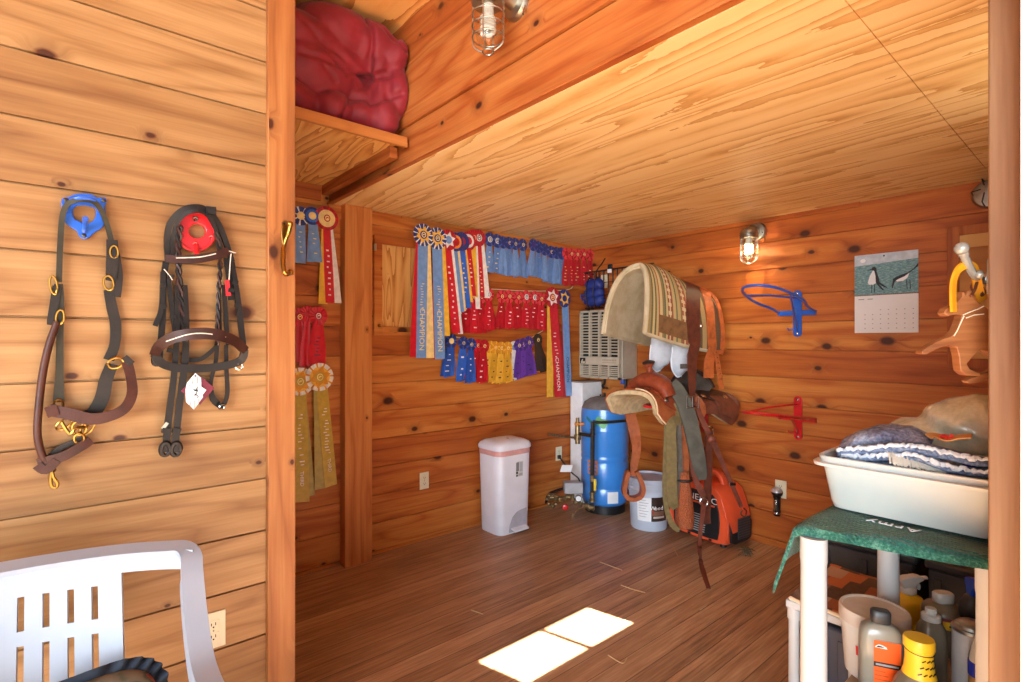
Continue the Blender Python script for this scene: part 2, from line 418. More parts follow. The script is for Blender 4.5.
# entry wall with the window that lets the sun in
c = [PZ(479, 661, 0), PZ(589, 607, 0), PZ(635, 621, 0), PZ(526, 683, 0)]
wx0, wx1 = 1e9, -1e9; wz = []
def back(p): k = (p.y-YE)/SUN_D.y; return p - SUN_D*k
bq = [back(p) for p in c]
wx0 = (bq[0].x+bq[3].x)/2; wx1 = (bq[1].x+bq[2].x)/2; wz1 = max(p.z for p in bq); wz0 = min(p.z for p in bq); wz1 += .09*math.tan(SUN_EL)/.9695
mb = MB()
for lo, hi in (((1.27, YE-.08, 0), (XC+.1, YE, wz0)), ((1.27, YE-.08, wz1), (XC+.1, YE, ZT)), ((1.27, YE-.08, wz0), (wx0, YE, wz1)), ((wx1, YE-.08, wz0), (XC+.1, YE, wz1)), ((-1.7, YE-.08, 2.62), (1.27, YE, ZT))):
    mb.box(lo, hi)
struct(mb.build('wall_entry', M['pine_left']))
mb = MB(); mx = (wx0+wx1)/2+.03
for lo, hi in (((wx0-.03, YE-.085, wz1+.004), (wx1+.03, YE+.002, wz1+.034)), ((wx0-.03, YE-.085, wz0-.03), (wx1+.03, YE+.002, wz0)), ((wx0-.03, YE-.085, wz0), (wx0-.004, YE+.002, wz1)), ((wx1+.02, YE-.085, wz0), (wx1+.03, YE+.002, wz1)), ((mx-.013, YE-.05, wz0), (mx+.013, YE-.03, wz1))):
    mb.box(lo, hi)
wf = struct(mb.build('window_1', M['white_paint']))
N = NT('window_glass'); tr = N.n('ShaderNodeBsdfTransparent'); gl = N.n('ShaderNodeBsdfGlossy'); gl.inputs['Roughness'].default_value = .02
ms = N.n('ShaderNodeMixShader'); ms.inputs[0].default_value = .06; N.link(tr.outputs[0], ms.inputs[1]); N.link(gl.outputs[0], ms.inputs[2]); N.link(ms.outputs[0], N.out.inputs[0])
mb = MB(); mb.box((wx0, YE-.042, wz0), (wx1, YE-.038, wz1)); o = mb.build('window_pane', N.mat, wf); M['pane'] = N.mat
# unseen slab added over the doorway to keep direct sun out
M['sun_shade'] = pbr('sun_shade_board', (120, 84, 56), .7)
mb = MB(); mb.box((-2.2, -1.15, 2.66), (1.32, YE-.08, 2.72)); struct(mb.build('sun_shade_slab', M['sun_shade']))
# shelf in the alcove
M['shelf_ply'] = plywood('plywood_shelf', 'Y', 'X', (232, 184, 112), (214, 150, 78), (168, 100, 44), 13, 6, 1.0, 5)
ys = PX(405, 138, XL-.012).y; zs = PX(405, 141, XL-.012).z
pe = PX(406.5, 137, XL-.012); ys = pe.y; ztop = pe.z; zb = PX(406.5, 147, XL-.012).z
t = thing('wall_shelf', 'high plywood shelf across the alcove, holding the red comforter', 'shelf', (.9, 2.6, zb))
mb = MB(); mb.box((-.3, ys, zb), (XL-.006, ys+.02, ztop)); mb.build('front_edge', M['edge'], t, bevel=.002)
mb = MB(); mb.box((-.3, ys+.02, ztop-.020), (XL-.026, YC, ztop)); mb.build('shelf_board', M['shelf_ply'], t)
mb = MB(); mb.box((XL-.045, ys+.10, ztop-.075), (XL-.004, YC-.022, ztop-.021)).box((-.3, YC-.022, ztop-.11), (XL-.046, YC, ztop-.021)); mb.build('cleat', M['pine_fascia'], t, bevel=.002)
SHELF_Z, SHELF_Y = ztop, ys
# ------------------------------------------------------------------ award ribbons on the back wall
SAT = {}
for nm, c in dict(sky=(112, 152, 206), navy=(38, 52, 122), royal=(48, 104, 204), red=(206, 22, 42), crimson=(176, 16, 30), yellow=(238, 184, 58),
                  cream=(240, 212, 140), gold=(196, 164, 62), olive=(176, 156, 84), purple=(112, 62, 172), violet=(70, 44, 128), umber=(62, 44, 28),
                  white=(236, 232, 226), orange=(236, 140, 40), deepgold=(222, 150, 36), blue=(84, 128, 196)).items():
    SAT[nm] = pbr('satin_'+nm, c, .38, var=.10, vs=30, sheen=.15)
for nm, c in dict(sky2=(96, 134, 190), red2=(184, 14, 32), yellow2=(218, 160, 40), purple2=(92, 48, 150), royal2=(36, 84, 176), navy2=(66, 92, 176), red3=(224, 60, 70), umber2=(48, 33, 20), white2=(214, 210, 204)).items():
    SAT[nm] = pbr('satin_'+nm, c, .38, var=.10, vs=30, sheen=.15)
M['foil'] = pbr('gold_foil', (246, 224, 150), .35, var=.02)
M['foil_white'] = pbr('white_foil', (244, 240, 236), .4, var=.02)
M['foil_dark'] = pbr('dark_print', (50, 52, 80), .5, var=.02)
def hpx(px, Yw): return Yw/(ray(px, 341).y**2)/F        # metres along the wall per pixel
def vpx(px, Yw): return Yw/ray(px, 341).y/F             # metres up per pixel
NRM = Vector((0, -1, 0))
def frill_bm(c, r, n, r0, lift, cup=0.0):
    mb = MB(); vs = [c + NRM*lift]; K = 2*n
    for q, rr in ((0, r0), (1, r)):
        for k in range(K):
            a = 2*PI*k/K; d = (.02*r if k % 2 else -.015*r)*(1 if q else .6) + cup*q
            vs.append(c + Vector((rr*math.cos(a), 0, rr*math.sin(a))) + NRM*(lift + d))
    fs = [(0, 1+k, 1+(k+1) % K) for k in range(K)] + [(1+k, 1+K+k, 1+K+(k+1) % K, 1+(k+1) % K) for k in range(K)]
    mb.add(vs, fs); mb.m = [int(k % 4 == 0) for k in range(K)]*2
    return mb
def award(px, py, rpx, off, label, group, fa, fb=None, ring=None, star=None, button='navy', mark=None, tails=(), name='award_ribbon', pleats=14):
    Yw = YC - off; c = PY(px, py, Yw); r = rpx*vpx(px, Yw)
    t = thing(name, label, 'award ribbon', c, group)
    fb = fb or fa
    fr = frill_bm(c, r, pleats, r*.35, .003); fr.build('frill', [SAT[fa], SAT[fb]], t, smooth=0)
    if ring:
        frill_bm(c, r*.72, pleats, r*.3, .005).build('inner_frill', [SAT[ring], SAT[ring]], t, smooth=0)
    if star:
        mb = MB(); n = 6; vs = [c + NRM*.0095]
        for k in range(2*n):
            a = 2*PI*k/(2*n)+.3; rr = r*.82 if k % 2 == 0 else r*.48
            vs.append(c + Vector((rr*math.cos(a), 0, rr*math.sin(a))) + NRM*(.0065 if k % 2 == 0 else .0085))
        vs.append(c + NRM*.006)
        fs = [(0, 1+k, 1+(k+1) % (2*n)) for k in range(2*n)] + [(13, 1+(k+1) % (2*n), 1+k) for k in range(2*n)]
        mb.add(vs, fs); mb.build('star_bow', SAT[star], t, smooth=0)
    br = r*(.36 if star else .42)
    mb = MB(); Mx = Matrix.Rotation(PI/2, 3, 'X')
    mb.lathe([(br, .0), (br*1.02, .0015), (br*.8, .0025), (.00001, .003)], c + NRM*.0075, 16, Mx)
    b = mb.build('button', SAT[button], t)
    if mark:                                   # little stamped emblem on the button: a ring and a bar
        mb = MB(); cc = c + NRM*.0108
        mb.tube([cc + Vector((br*.55*math.cos(a), 0, br*.62*math.sin(a))) for a in [2*PI*k/14 for k in range(14)]], br*.10, 5, True)
        mb.strap([cc + Vector((-br*.28, 0, -br*.1)), cc + Vector((br*.05, 0, br*.18)), cc + Vector((br*.28, 0, .02*br))], br*.2, .0008, NRM)
        mb.build('emblem', M[mark] if mark in M else SAT[mark], b)
    for i, tl in enumerate(tails):
        col, x1, y1, w = tl[:4]; opt = tl[4] if len(tl) > 4 else {}
        dx = opt.get('dx', 0); w0 = opt.get('w0', w*.8)
        yo = Yw + .003 + .0016*opt.get('back', i)
        A = PY(px+dx, py+rpx*.3, yo); B = PY(x1, y1, yo)
        W0 = w0*hpx(px, yo); W1 = w*hpx(x1, yo); fold = opt.get('fold', .0); sk = opt.get('cut', 0)*vpx(x1, yo)
        ph = random.random()*6
        def fn(u, v):
            p = A.lerp(B, v); ww = lerp(W0, W1, min(1, v*1.6)); k = (u-.5)*2
            p = p + Vector((k*ww/2, 0, 0)) + Vector((0, 0, sk*k*v*v))
            p.y += -.0012*math.sin(v*5+ph)*v - fold*math.cos(k*PI*1.5 + ph)*(.4+.6*v) - .001
            return p
        mb = MB(); mb.surf(fn, 6 if fold else 3, 14)
        tm = mb.build('tail', SAT[col], t, smooth=60, solid=.0011)
        if opt.get('text'):
            s, f0, sz, mt = opt['text'][:4]
            P0 = fn(.5, f0); dr = (B-A).normalized()
            text('lettering', s, M[mt], sz, P0 + NRM*.0030, dr, Vector((1, 0, 0)), tm, .0006, 'CENTER', 1.0)
        if opt.get('marks'):
            f0, f1, n, mt = opt['marks']
            mb = MB(); ddr = (B-A).normalized()
            for q in range(n):
                if random.random() < .12: continue
                f = lerp(f0, f1, q/max(1, n-1)); p = fn(.5, f) + NRM*.0026; ww = lerp(W0, W1, min(1, f*1.6))
                L = ww*random.uniform(.14, .34); th = (f1-f0)*(B-A).length/n*random.uniform(.2, .36)
                sh = ww*random.uniform(-.12, .12)
                mb.obox(p + Vector((sh, 0, 0)), Vector((L/2, 0, 0)), NRM*.0004, ddr*th/2)
            mb.build('lettering', M[mt], tm, smooth=0)
    return t
def two(col, x, y, w, spread=1.6, fold=.0026, **k):
    """the two short tails of a flat ribbon"""
    return ((col, x-spread*.4, y, w, dict(fold=fold, w0=w*.45, back=0, cut=random.uniform(-1.5, 1.5), **k)), (col+'2' if col+'2' in SAT else col, x+spread, y+1.0, w, dict(fold=fold, w0=w*.45, back=1.3, cut=random.uniform(-1, 2))))
G1, G2, G3, G4 = 'ribbons along the top cord', 'ribbons along the middle cord', 'ribbons along the bottom cord', 'ribbons in the alcove'
# alcove, three heights
award(300.5, 216, 9.5, .030, 'rosette with navy and white striped frill and pale blue tail, half behind the door trim', G4, 'navy', 'white', button='cream', tails=(('sky', 300, 263, 11, dict(marks=(.30, .75, 5, 'foil'))),))
award(312, 216, 9, .036, 'navy blue rosette with pale blue tail between striped one and cream-centred red one', G4, 'navy', 'navy', ring='royal', button='cream', tails=(('sky', 317, 262, 11, dict(marks=(.35, .8, 5, 'foil'))), ('sky', 310, 262, 7, dict(back=3))))
award(326.5, 218.5, 12, 0.037, 'red rosette with wide cream centre and long yellow, red and white tails', G4, 'crimson', 'red', ring='cream', button='cream', mark='crimson', pleats=20,
      tails=(('red', 330, 303, 9, dict(marks=(.35, .9, 9, 'foil_white'), back=0)), ('white', 337, 303, 9, dict(dx=2, back=1.5)), ('yellow', 323, 304, 9, dict(dx=-1, back=2.5))))
award(299.5, 317, 9, .030, 'red rosette of alcove trio whose left half hides behind door trim', G4, 'red', 'crimson', button='crimson', mark='foil', tails=two('crimson', 300, 362, 13))
award(307.5, 314, 8, .037, 'plain red rosette, middle one of the alcove trio', G4, 'red', 'crimson', button='crimson', tails=two('red', 305, 366, 10))
award(318, 316, 9.5, .046, 'red rosette with silver-ringed button, rightmost and in front of alcove trio', G4, 'red', 'crimson', button='crimson', mark='foil_white', pleats=16, tails=(('red', 317, 364, 17, dict(fold=.0016, w0=9, back=0, marks=(.35, .8, 7, 'foil_dark'))),))
award(300, 381.5, 14, .036, 'gold star rosette with long olive tails, cut by the door trim', G4, 'white', 'deepgold', ring='yellow', star='deepgold', button='gold', mark='foil', pleats=22,
      tails=(('gold', 302, 502, 15, dict(w0=12, back=0, marks=(.25, .68, 16, 'foil_white'), text=('THIRD', .80, .030, 'foil_white'), cut=-1)), ('olive', 310, 496, 10, dict(dx=1, back=2))))
award(319.5, 377, 14, 0.050, 'gold star rosette with two parted gold tails, whole, right in the alcove', G4, 'white', 'deepgold', ring='yellow', star='deepgold', button='gold', mark='foil', pleats=22,
      tails=(('gold', 331, 486, 12, dict(w0=11, dx=2, back=0, marks=(.26, .68, 16, 'foil_white'), text=('THIRD', .80, .028, 'foil_white'), cut=1)), ('olive', 320, 489, 10.5, dict(w0=10, dx=-1, back=2))))
# top cord, big rosettes with long tails
award(423, 235, 11.3, 0.128, 'biggest yellow star rosette with navy frill, leftmost on the top cord', G1, 'navy', 'white', star='yellow', button='navy', mark='foil', pleats=26,
      tails=(('sky', 421, 358, 10, dict(w0=10, back=0, dx=0, marks=(.38, .60, 11, 'foil'), text=('CHAMPION', .76, .054, 'foil'))), ('cream', 430, 358, 8, dict(dx=4, back=1.5)), ('red', 413, 357, 7, dict(dx=-4, back=2))))
award(437, 238.5, 11, 0.115, 'yellow star rosette with navy frill and champion tail, second on the top cord', G1, 'navy', 'white', star='yellow', button='navy', mark='foil', pleats=26,
      tails=(('sky', 440, 359, 10, dict(w0=10, back=0, marks=(.38, .60, 11, 'foil'), text=('CHAMPION', .76, .054, 'foil'))), ('yellow', 446.5, 336, 7, dict(dx=5, back=2)), ('red', 435, 359, 5, dict(dx=-2, back=2.5))))
award(448, 240, 10.5, 0.102, 'white star rosette in a red frill with a long red tail on the top cord', G1, 'crimson', 'red', star='white', button='sky', pleats=20,
      tails=(('red', 456, 333, 8.5, dict(dx=-1, back=0, marks=(.2, .9, 12, 'foil_white'))), ('white', 460.5, 334, 5, dict(dx=3, back=2))))
award(455.5, 242, 9.5, 0.089, 'navy rosette with orange-red ring and thin blue and white tails', G1, 'navy', 'navy', ring='orange', button='crimson', pleats=18,
      tails=(('sky', 461.5, 312, 5.5, dict(dx=-1, back=0)), ('white', 459, 314, 5, dict(dx=-3, back=1.4)), ('cream', 464, 311, 4, dict(dx=2, back=2))))
award(461.5, 241.5, 9.5, 0.076, 'navy rosette with small red centre and a broad bright blue tail', G1, 'navy', 'violet', ring='navy', button='crimson', pleats=18,
      tails=(('royal', 467, 308, 7.5, dict(back=0, marks=(.3, .75, 7, 'foil'))), ('yellow', 471, 302, 4, dict(dx=3, back=1.5))))
award(468, 241, 9.5, 0.063, 'red rosette with cream ring and red tail, squeezed in the crowded end', G1, 'crimson', 'red', ring='white', button='red', pleats=18,
      tails=(('red', 473, 296, 6, dict(back=0, marks=(.3, .8, 7, 'foil_white'))), ('red', 470, 300, 5, dict(back=2))))
award(473.5, 238, 8.5, .052, 'red rosette with two orange-yellow tails on the top cord', G1, 'crimson', 'red', button='red', mark='foil', pleats=18,
      tails=(('yellow', 475, 297, 5.5, dict(dx=0, back=0)), ('orange', 471.5, 290, 4, dict(dx=-1, back=1.2)), ('white', 478, 309, 4.5, dict(dx=2, back=2))))
award(478.5, 238, 8.5, .046, 'red rosette with a round white button and a red and a white tail', G1, 'crimson', 'red', button='white', mark='foil_dark', pleats=18,
      tails=(('red', 481.5, 297, 6, dict(back=0, marks=(.35, .9, 9, 'foil'))), ('white', 487, 298, 5.5, dict(dx=3, back=1.5))))
# top cord, short flat ribbons
blue = [(489.5, 239.5, 'white'), (497, 241, 'white'), (503, 242.5, 0), (509, 243, 0), (515, 244, 0), (522.5, 245, 0), (533, 245, 0), (538.5, 247, 0), (544.5, 249.5, 0), (551, 252, 0), (556.5, 253, 0), (561.5, 253.5, 0)]
o12 = ['first', 'second', 'third', 'fourth', 'fifth', 'sixth', 'first', 'second', 'third', 'fourth', 'fifth', 'sixth']
for i, (x, y, b) in enumerate(blue):
    lab = ('pale blue ribbon with a white button, %s of the two beside the red rosettes' % ('left' if i == 0 else 'right')) if b else \
        'pale blue short ribbon, %s from left in the %s blue bunch on the top cord' % (o12[i], 'left' if i < 6 else 'right')
    award(x, y, 7 if i < 2 else 6.2, .024+.012*((i+1)%2), lab, G1, 'navy', 'navy2', button=b or ('navy' if i % 3 else 'violet'), mark='foil_dark' if b else ('foil' if i in (3, 4, 5, 9) else None),
          tails=two('sky' if i % 2 == 0 else 'sky2', x+(.5 if i % 3 else -1.2)-(2.0 if i == 6 else 0), y+lerp(32, 31, i/11)-(0 if i < 6 else 1), 8.4 if i < 2 else 7.4, marks=(.35, .85, 4, 'foil') if i < 2 else (.3, .31, 1, 'foil')), pleats=10)
reds = [(566, 253.5), (571, 254), (577, 254.5), (583.5, 254.5), (590, 255)]
for i, (x, y) in enumerate(reds):
    award(x, y, 6.0, .024+.012*((i+1)%2), 'bright red short ribbon, %s from left at the corner end of the top cord' % o12[i], G1, 'red3', 'crimson', button='crimson', mark='foil' if i in (1, 2, 3) else None,
          tails=two('red' if i % 2 else 'red2', x+(.8 if i % 2 else 0), y+31-i*.6, 7.6, marks=(.4, .85, 5, 'foil')), pleats=10)
# middle cord
mid = [(467, 297, 0), (474, 297.5, 0), (481, 297, 0), (488.5, 294.5, 'white'), (501.5, 296.5, 0), (509, 296.5, 0), (518, 297.5, 0), (526, 297, 'white'), (534.5, 297.5, 'white'), (541, 299, 0)]
o10 = ['first', 'second', 'third', 'fourth', 'fifth', 'sixth', 'seventh', 'eighth', 'ninth', 'tenth']
for i, (x, y, b) in enumerate(mid):
    award(x, y, 6.6, .020+.011*(i%2), 'red short ribbon%s, %s from left on the middle cord' % (' with a white button' if b else '', o10[i]), G2, 'red3', 'crimson', button=b or 'crimson', mark='foil_dark' if b else 'foil',
          tails=two('red' if i % 2 else 'red2', x+(1.5 if i % 2 else -1.2), y+(35 if i < 4 else 31)-(0 if i != 6 else 1), 8.8, 2.4, marks=(.35, .85, 5, 'foil_white') if i % 2 else (.3, .6, 3, 'foil_white')), pleats=11)
award(552, 297.5, 10.5, .056, 'white star rosette with long yellow and red tails on the middle cord', G2, 'crimson', 'red', star='white', button='crimson', mark='foil', pleats=22,
      tails=(('red', 559, 397, 8, dict(dx=1, w0=8, back=0, marks=(.3, .58, 9, 'foil_white'), text=('CHAMPION', .76, .054, 'foil_white'))), ('yellow', 550, 397, 6.5, dict(dx=-2, back=1.5)), ('crimson', 563.5, 397, 5, dict(dx=3, back=2.2))))
award(564, 298.5, 9, .044, 'yellow and navy rosette with long pale blue tail, right end of middle cord', G2, 'navy', 'navy', star='yellow', button='navy', pleats=20,
      tails=(('sky', 568.5, 396, 6.5, dict(dx=1, w0=6.5, back=0, text=('CHAMPION', .72, .042, 'foil_dark'))), ('crimson', 564.5, 397, 4.5, dict(dx=0, back=1.5))))
# bottom cord
low = [(451, 341, 'royal', 'navy', 'cream', 446, 376, 11, 'royal blue ribbon with cream button, first of the blue ones on the bottom cord'),
       (463, 343, 'royal', 'navy', 'navy', 461, 380, 9, 'royal blue ribbon, middle of the blue ones on the bottom cord'),
       (471, 344.5, 'royal', 'navy', 'navy', 469, 382, 8, 'royal blue ribbon next to the red pair on the bottom cord'),
       (477.5, 345.5, 'crimson', 'red', 'crimson', 469, 379, 10, 'red ribbon fanned out to the left, first of the red pair on the bottom cord'),
       (484, 346, 'red', 'crimson', 'crimson', 481, 382, 8, 'red ribbon next to the yellow ones on the bottom cord'),
       (490, 347, 'yellow', 'deepgold', 'deepgold', 483, 381, 8, 'yellow ribbon fanned left over the red one on the bottom cord'),
       (495, 347.5, 'yellow', 'deepgold', 'deepgold', 492, 382, 7, 'yellow ribbon, second from left on the bottom cord'),
       (501, 348, 'yellow', 'deepgold', 'deepgold', 499.5, 382.5, 7, 'yellow ribbon, third from left on the bottom cord'),
       (507.5, 348, 'yellow', 'deepgold', 'deepgold', 506.5, 381.5, 7, 'yellow ribbon, rightmost of the yellow ones on the bottom cord'),
       (513.5, 347.5, 'white', 'white', 'sky', 513.5, 379, 5, 'white ribbon with pale blue button between the yellow and purple ones'),
       (518.5, 345.5, 'purple', 'violet', 'violet', 517, 378, 6.5, 'purple ribbon, left of the three on the bottom cord'),
       (523, 344.5, 'purple', 'violet', 'violet', 522.5, 376, 6.5, 'purple ribbon, middle of the three on the bottom cord'),
       (528.5, 342.5, 'purple', 'violet', 'violet', 530, 374, 7.5, 'purple ribbon, right of the three on the bottom cord'),
       (537.5, 340, 'umber', 'umber', 'umber', 542, 371, 9.5, 'dark brown ribbon alone at the right end of the bottom cord')]
for i, (x, y, tc, fc, bc, x1, y1, w, lab) in enumerate(low):
    award(x, y, 6.4 if i else 7, .016+.012*((i+1)%2), lab, G3, fc, tc if i > 2 else 'navy2', button=bc, mark='foil' if tc != 'white' else None,
          tails=((tc if i % 2 else tc+'2' if tc+'2' in SAT else tc, x1, y1, w*1.1, dict(fold=.0016, w0=w*.65, back=0, cut=random.uniform(-1, 2), marks=(.35, .85, 4, 'foil_white' if i < 5 else 'foil_dark'))), (tc+'2' if (i % 2 and tc+'2' in SAT) else tc, x1+3.0, y1+.6, w*1.0, dict(fold=.0016, w0=w*.5, back=1.3, cut=1))), pleats=11)
# cords and their nails
M['cord'] = pbr('cotton_cord', (222, 206, 176), .8)
M['steel_dark'] = pbr('dark_nail', (90, 86, 80), .4, 1)
for nm, pts in (('thin cord along the top ribbons, nailed beside the hatch', [(401, 217.5), (412, 223), (448, 231), (480, 231), (528, 238), (566, 247), (594, 250.5)]),
                ('thin cord that carries the middle row of ribbons', [(458, 290), (490, 289), (530, 291), (566, 290), (573, 286)]),
                ('thin cord that carries the bottom row of ribbons', [(446, 335), (480, 341), (510, 343.5), (530, 338), (538, 333.5), (546, 329)])):
    P = [PY(x, y, YC-.012) for x, y in pts]
    t = thing('display_cord', nm, 'cord', P[0])
    mb = MB(); mb.tube(catmull(P, 5), .0028, 6); mb.build('cord', M['cord'], t)
    for q in (P[0], P[-1]):
        mb = MB(); mb.tube([q + Vector((0, -.006, 0)), q + Vector((0, .02, 0))], .0025, 6).ball(q + Vector((0, -.006, 0)), .005, 8, 5); mb.build('nail', M['steel_dark'], t)
# ------------------------------------------------------------------ saddle racks, saddle, pad and what hangs there
M['blue_steel'] = pbr('blue_enamel', (38, 92, 190), .32, var=.08, coat=.4)
M['red_steel'] = pbr('red_enamel', (206, 34, 38), .3, var=.08, coat=.4)
M['black_wire'] = pbr('black_wire', (28, 26, 26), .45)
M['chrome'] = pbr('chrome', (200, 200, 196), .18, 1, var=.03)
M['brass'] = pbr('brass', (164, 124, 58), .28, 1, var=.08)
M['galv'] = pbr('cast_aluminium', (176, 172, 160), .38, 1, var=.08, bump=.05)
def leather(name, col, rough=.45, dk=.75):
    N = NT(name); p = N.pos(); f = N.noise(p, 22, 5, .65); g = N.noise(p, 260, 2)
    c = N.ramp(f, [(.28, c4(tuple(x*dk for x in col))), (.52, c4(col)), (.78, c4(tuple(min(255, x*1.1+3) for x in col)))])
    N.bump(N.math('ADD', g, f), .25, .002)
    return N.fin(c, N.math('MULTIPLY_ADD', f, .25, rough-.12), 0, .35)
M['tan'] = leather('tan_leather', (158, 84, 46)); M['russet'] = leather('russet_leather', (142, 64, 38), .35)
M['brown'] = leather('brown_leather', (98, 50, 34), .42); M['dark_brown'] = leather('dark_brown_leather', (58, 36, 28), .42)
M['strap_brown'] = leather('strap_leather', (112, 58, 42), .45); M['orange_leather'] = leather('orange_leather', (186, 98, 48), .5)
M['suede'] = leather('grey_suede', (84, 76, 68), .8); M['rawhide'] = pbr('rawhide', (226, 200, 160), .6)
M['olive_web'] = pbr('olive_webbing', (116, 100, 62), .85, var=.15, vs=40, bump=.3, bs=400)
M['grey_web'] = pbr('grey_webbing', (92, 86, 78), .9, var=.15, vs=40, bump=.3, bs=400)
M['neoprene'] = pbr('grey_neoprene', (84, 82, 72), .85, var=.2, vs=16, bump=.2, bs=200)
N = NT('fleece'); p = N.pos(); f = N.noise(p, 70, 5, .7); q = N.noise(p, 9, 3)
N.bump(f, .9, .012); M['fleece'] = N.fin(N.mix(N.sstep(q, .3, .75), c4((206, 190, 158)), c4((182, 162, 126))), .95, 0, .1)
M['wool_dirty'] = pbr('worn_wool', (194, 172, 134), .95, var=.16, vs=28, bump=.8, bs=120, spec=.1)
M['white_fleece'] = pbr('white_fleece', (196, 198, 204), .95, var=.06, vs=30, bump=.7, bs=140, spec=.1)

def saddle_rack(name, label, mat, Yp, zb, ztop, zbot, half, reach=.62, tilt=.25, brace=True, w=.14):
    X0 = XC-.002
    t = thing(name, label, 'saddle rack', (X0, Yp, zbot))
    mb = MB(); hw = .026
    mb.prism([(X0, Yp+dy, z) for dy, z in [(-hw, zbot+.02), (-hw*.7, zbot+.006), (0, zbot), (hw*.7, zbot+.006), (hw, zbot+.02), (hw, ztop-.02), (hw*.7, ztop-.006), (0, ztop), (-hw*.7, ztop-.006), (-hw, ztop-.02)]], (-.008, 0, 0))
    mb.build('wall_plate', mat, t, bevel=.0015)
    mb = MB(); mb.box((X0-.012, Yp-half, zb-.016), (X0-.004, Yp+half, zb+.016))
    mb.box((X0-.03, Yp-half-.004, zb-.016), (X0-.004, Yp-half, zb+.016)).box((X0-.03, Yp+half, zb-.016), (X0-.004, Yp+half+.004, zb+.016)); mb.build('cross_bar', mat, t, bevel=.001)
    U = [(.02, -half), (.10, -half), (.20, -w*1.0), (.32, -w*.92), (.41, -w*.66), (.45, -w*.25), (.45, w*.25), (.41, w*.66), (.32, w*.92), (.20, w), (.10, half), (.02, half)]
    Lp = [Vector((X0-d*reach/.45, Yp+y, zb+d*tilt)) for d, y in U]
    mb = MB(); mb.tube(catmull(Lp, 5), .0085, 8); mb.build('hoop', mat, t)
    if brace:
        mb = MB(); mb.tube([(X0-.008, Yp, zbot+.045), tuple(Lp[3])], .0065, 8); mb.build('strut', mat, t)
        mid = Lp[8].lerp(Vector((X0, Yp, ztop)), .42) + Vector((0, 0, -.012))
        mb = MB(); mb.tube([tuple(Lp[8]), tuple(mid), (X0-.008, Yp, ztop-.05)], .0065, 8); mb.build('strut', mat, t)
    for z in (ztop-.022, zbot+.022):
        mb = MB(); mb.ball((X0-.009, Yp, z), (.005, .009, .009), 10, 6); mb.build('screw', M['chrome'], t)
    mb = MB(); mb.tube([(X0-.006, Yp+.02, zbot+.05), (X0-.03, Yp+.045, zbot+.045), (X0-.035, Yp+.05, zbot+.06)], .004, 6); mb.build('bridle_hook', mat, t)
    return t
a = PX(797.7, 313, XC-.002); e = PX(816.3, 312.5, XC-.002)
saddle_rack('saddle_rack', 'empty blue steel saddle rack on the right wall below the lit lamp', M['blue_steel'], a.y, a.z, PX(797.7, 290.5, XC).z, PX(797.7, 337, XC).z, abs(e.y-a.y), tilt=.30)
a = PX(798.3, 418.5, XC-.002); e = PX(816.5, 418.5, XC-.002)
saddle_rack('saddle_rack', 'empty red steel saddle rack on the right wall, below the blue one', M['red_steel'], a.y, a.z, PX(798, 396, XC).z, PX(798, 440, XC).z, abs(e.y-a.y), tilt=.20)
# racks that carry the pad and the saddle
saddle_rack('saddle_rack', 'dark steel saddle rack inside the striped pad beside the heater', M['black_wire'], 2.05, 1.62, 1.72, 1.36, .10, reach=.66, tilt=.12, brace=False, w=.10)
saddle_rack('saddle_rack', 'red steel saddle rack whose tip shows under the western saddle', M['red_steel'], 2.05, .92, 1.0, .70, .10, reach=.72, tilt=.06, brace=False, w=.10)

def bez(a, b, c, t): return a*((1-t)**2) + b*(2*t*(1-t)) + c*(t*t)
class Drape:
    """a cover hung over a ridge: s along it (front to back), a across (-1 far edge, 0 ridge, 1 near edge)"""
    def __init__(d, R, Nn, Ff, lift=.02, out=.012): d.R, d.N, d.Fz, d.lift, d.out = R, Nn, Ff, lift, out
    def at(d, s, a, off=0.0):
        R = d.R(s); E = d.N(s) if a >= 0 else d.Fz(s); sg = -1 if a >= 0 else 1
        C = Vector(((R.x+E.x)/2, E.y + sg*d.out, R.z - d.lift))
        p = bez(R, C, E, abs(a))
        if off:
            p2 = bez(R, C, E, min(1, abs(a)+.01)); p1 = bez(R, C, E, max(0, abs(a)-.01)); tg = (p2-p1).normalized()
            n = Vector((0, sg*abs(tg.z), abs(tg.y))); n = Vector((0, n.y, n.z+1e-4)).normalized() if abs(a) > .02 else Vector((0, 0, 1))
            p = p + n*off
        return p
def L3(a, b): a, b = Vector(a), Vector(b); return lambda s: a.lerp(b, s)
pr = catmull([(2.845, 2.05, 1.865), (3.0, 2.05, 1.862), (3.2, 2.05, 1.80), (3.46, 2.05, 1.735)], 10)
padR = lambda s: pr[0].lerp(pr[0], 0) if s <= 0 else (pr[-1].copy() if s >= 1 else pr[int(s*(len(pr)-1))].lerp(pr[int(s*(len(pr)-1))+1], s*(len(pr)-1) % 1))
def padN(s):
    p = L3((2.765, 1.955, 1.425), (3.44, 1.82, 1.295))(s); p.z -= .015*math.sin(PI*s); return p
def padF(s):
    p = L3((2.665, 2.205, 1.425), (3.42, 2.30, 1.33))(s); return p
PAD = Drape(padR, padN, padF, .015, .02)
M['wear'] = leather('worn_tan_leather', (126, 88, 52), .7)
t = thing('saddle_pad', 'striped woven saddle pad with cream fleece lining, hung beside the heater', 'saddle pad', (3.1, 2.05, 1.3))
N = NT('woven_stripes'); sx = N.sep(N.uv()); s0 = sx[0]
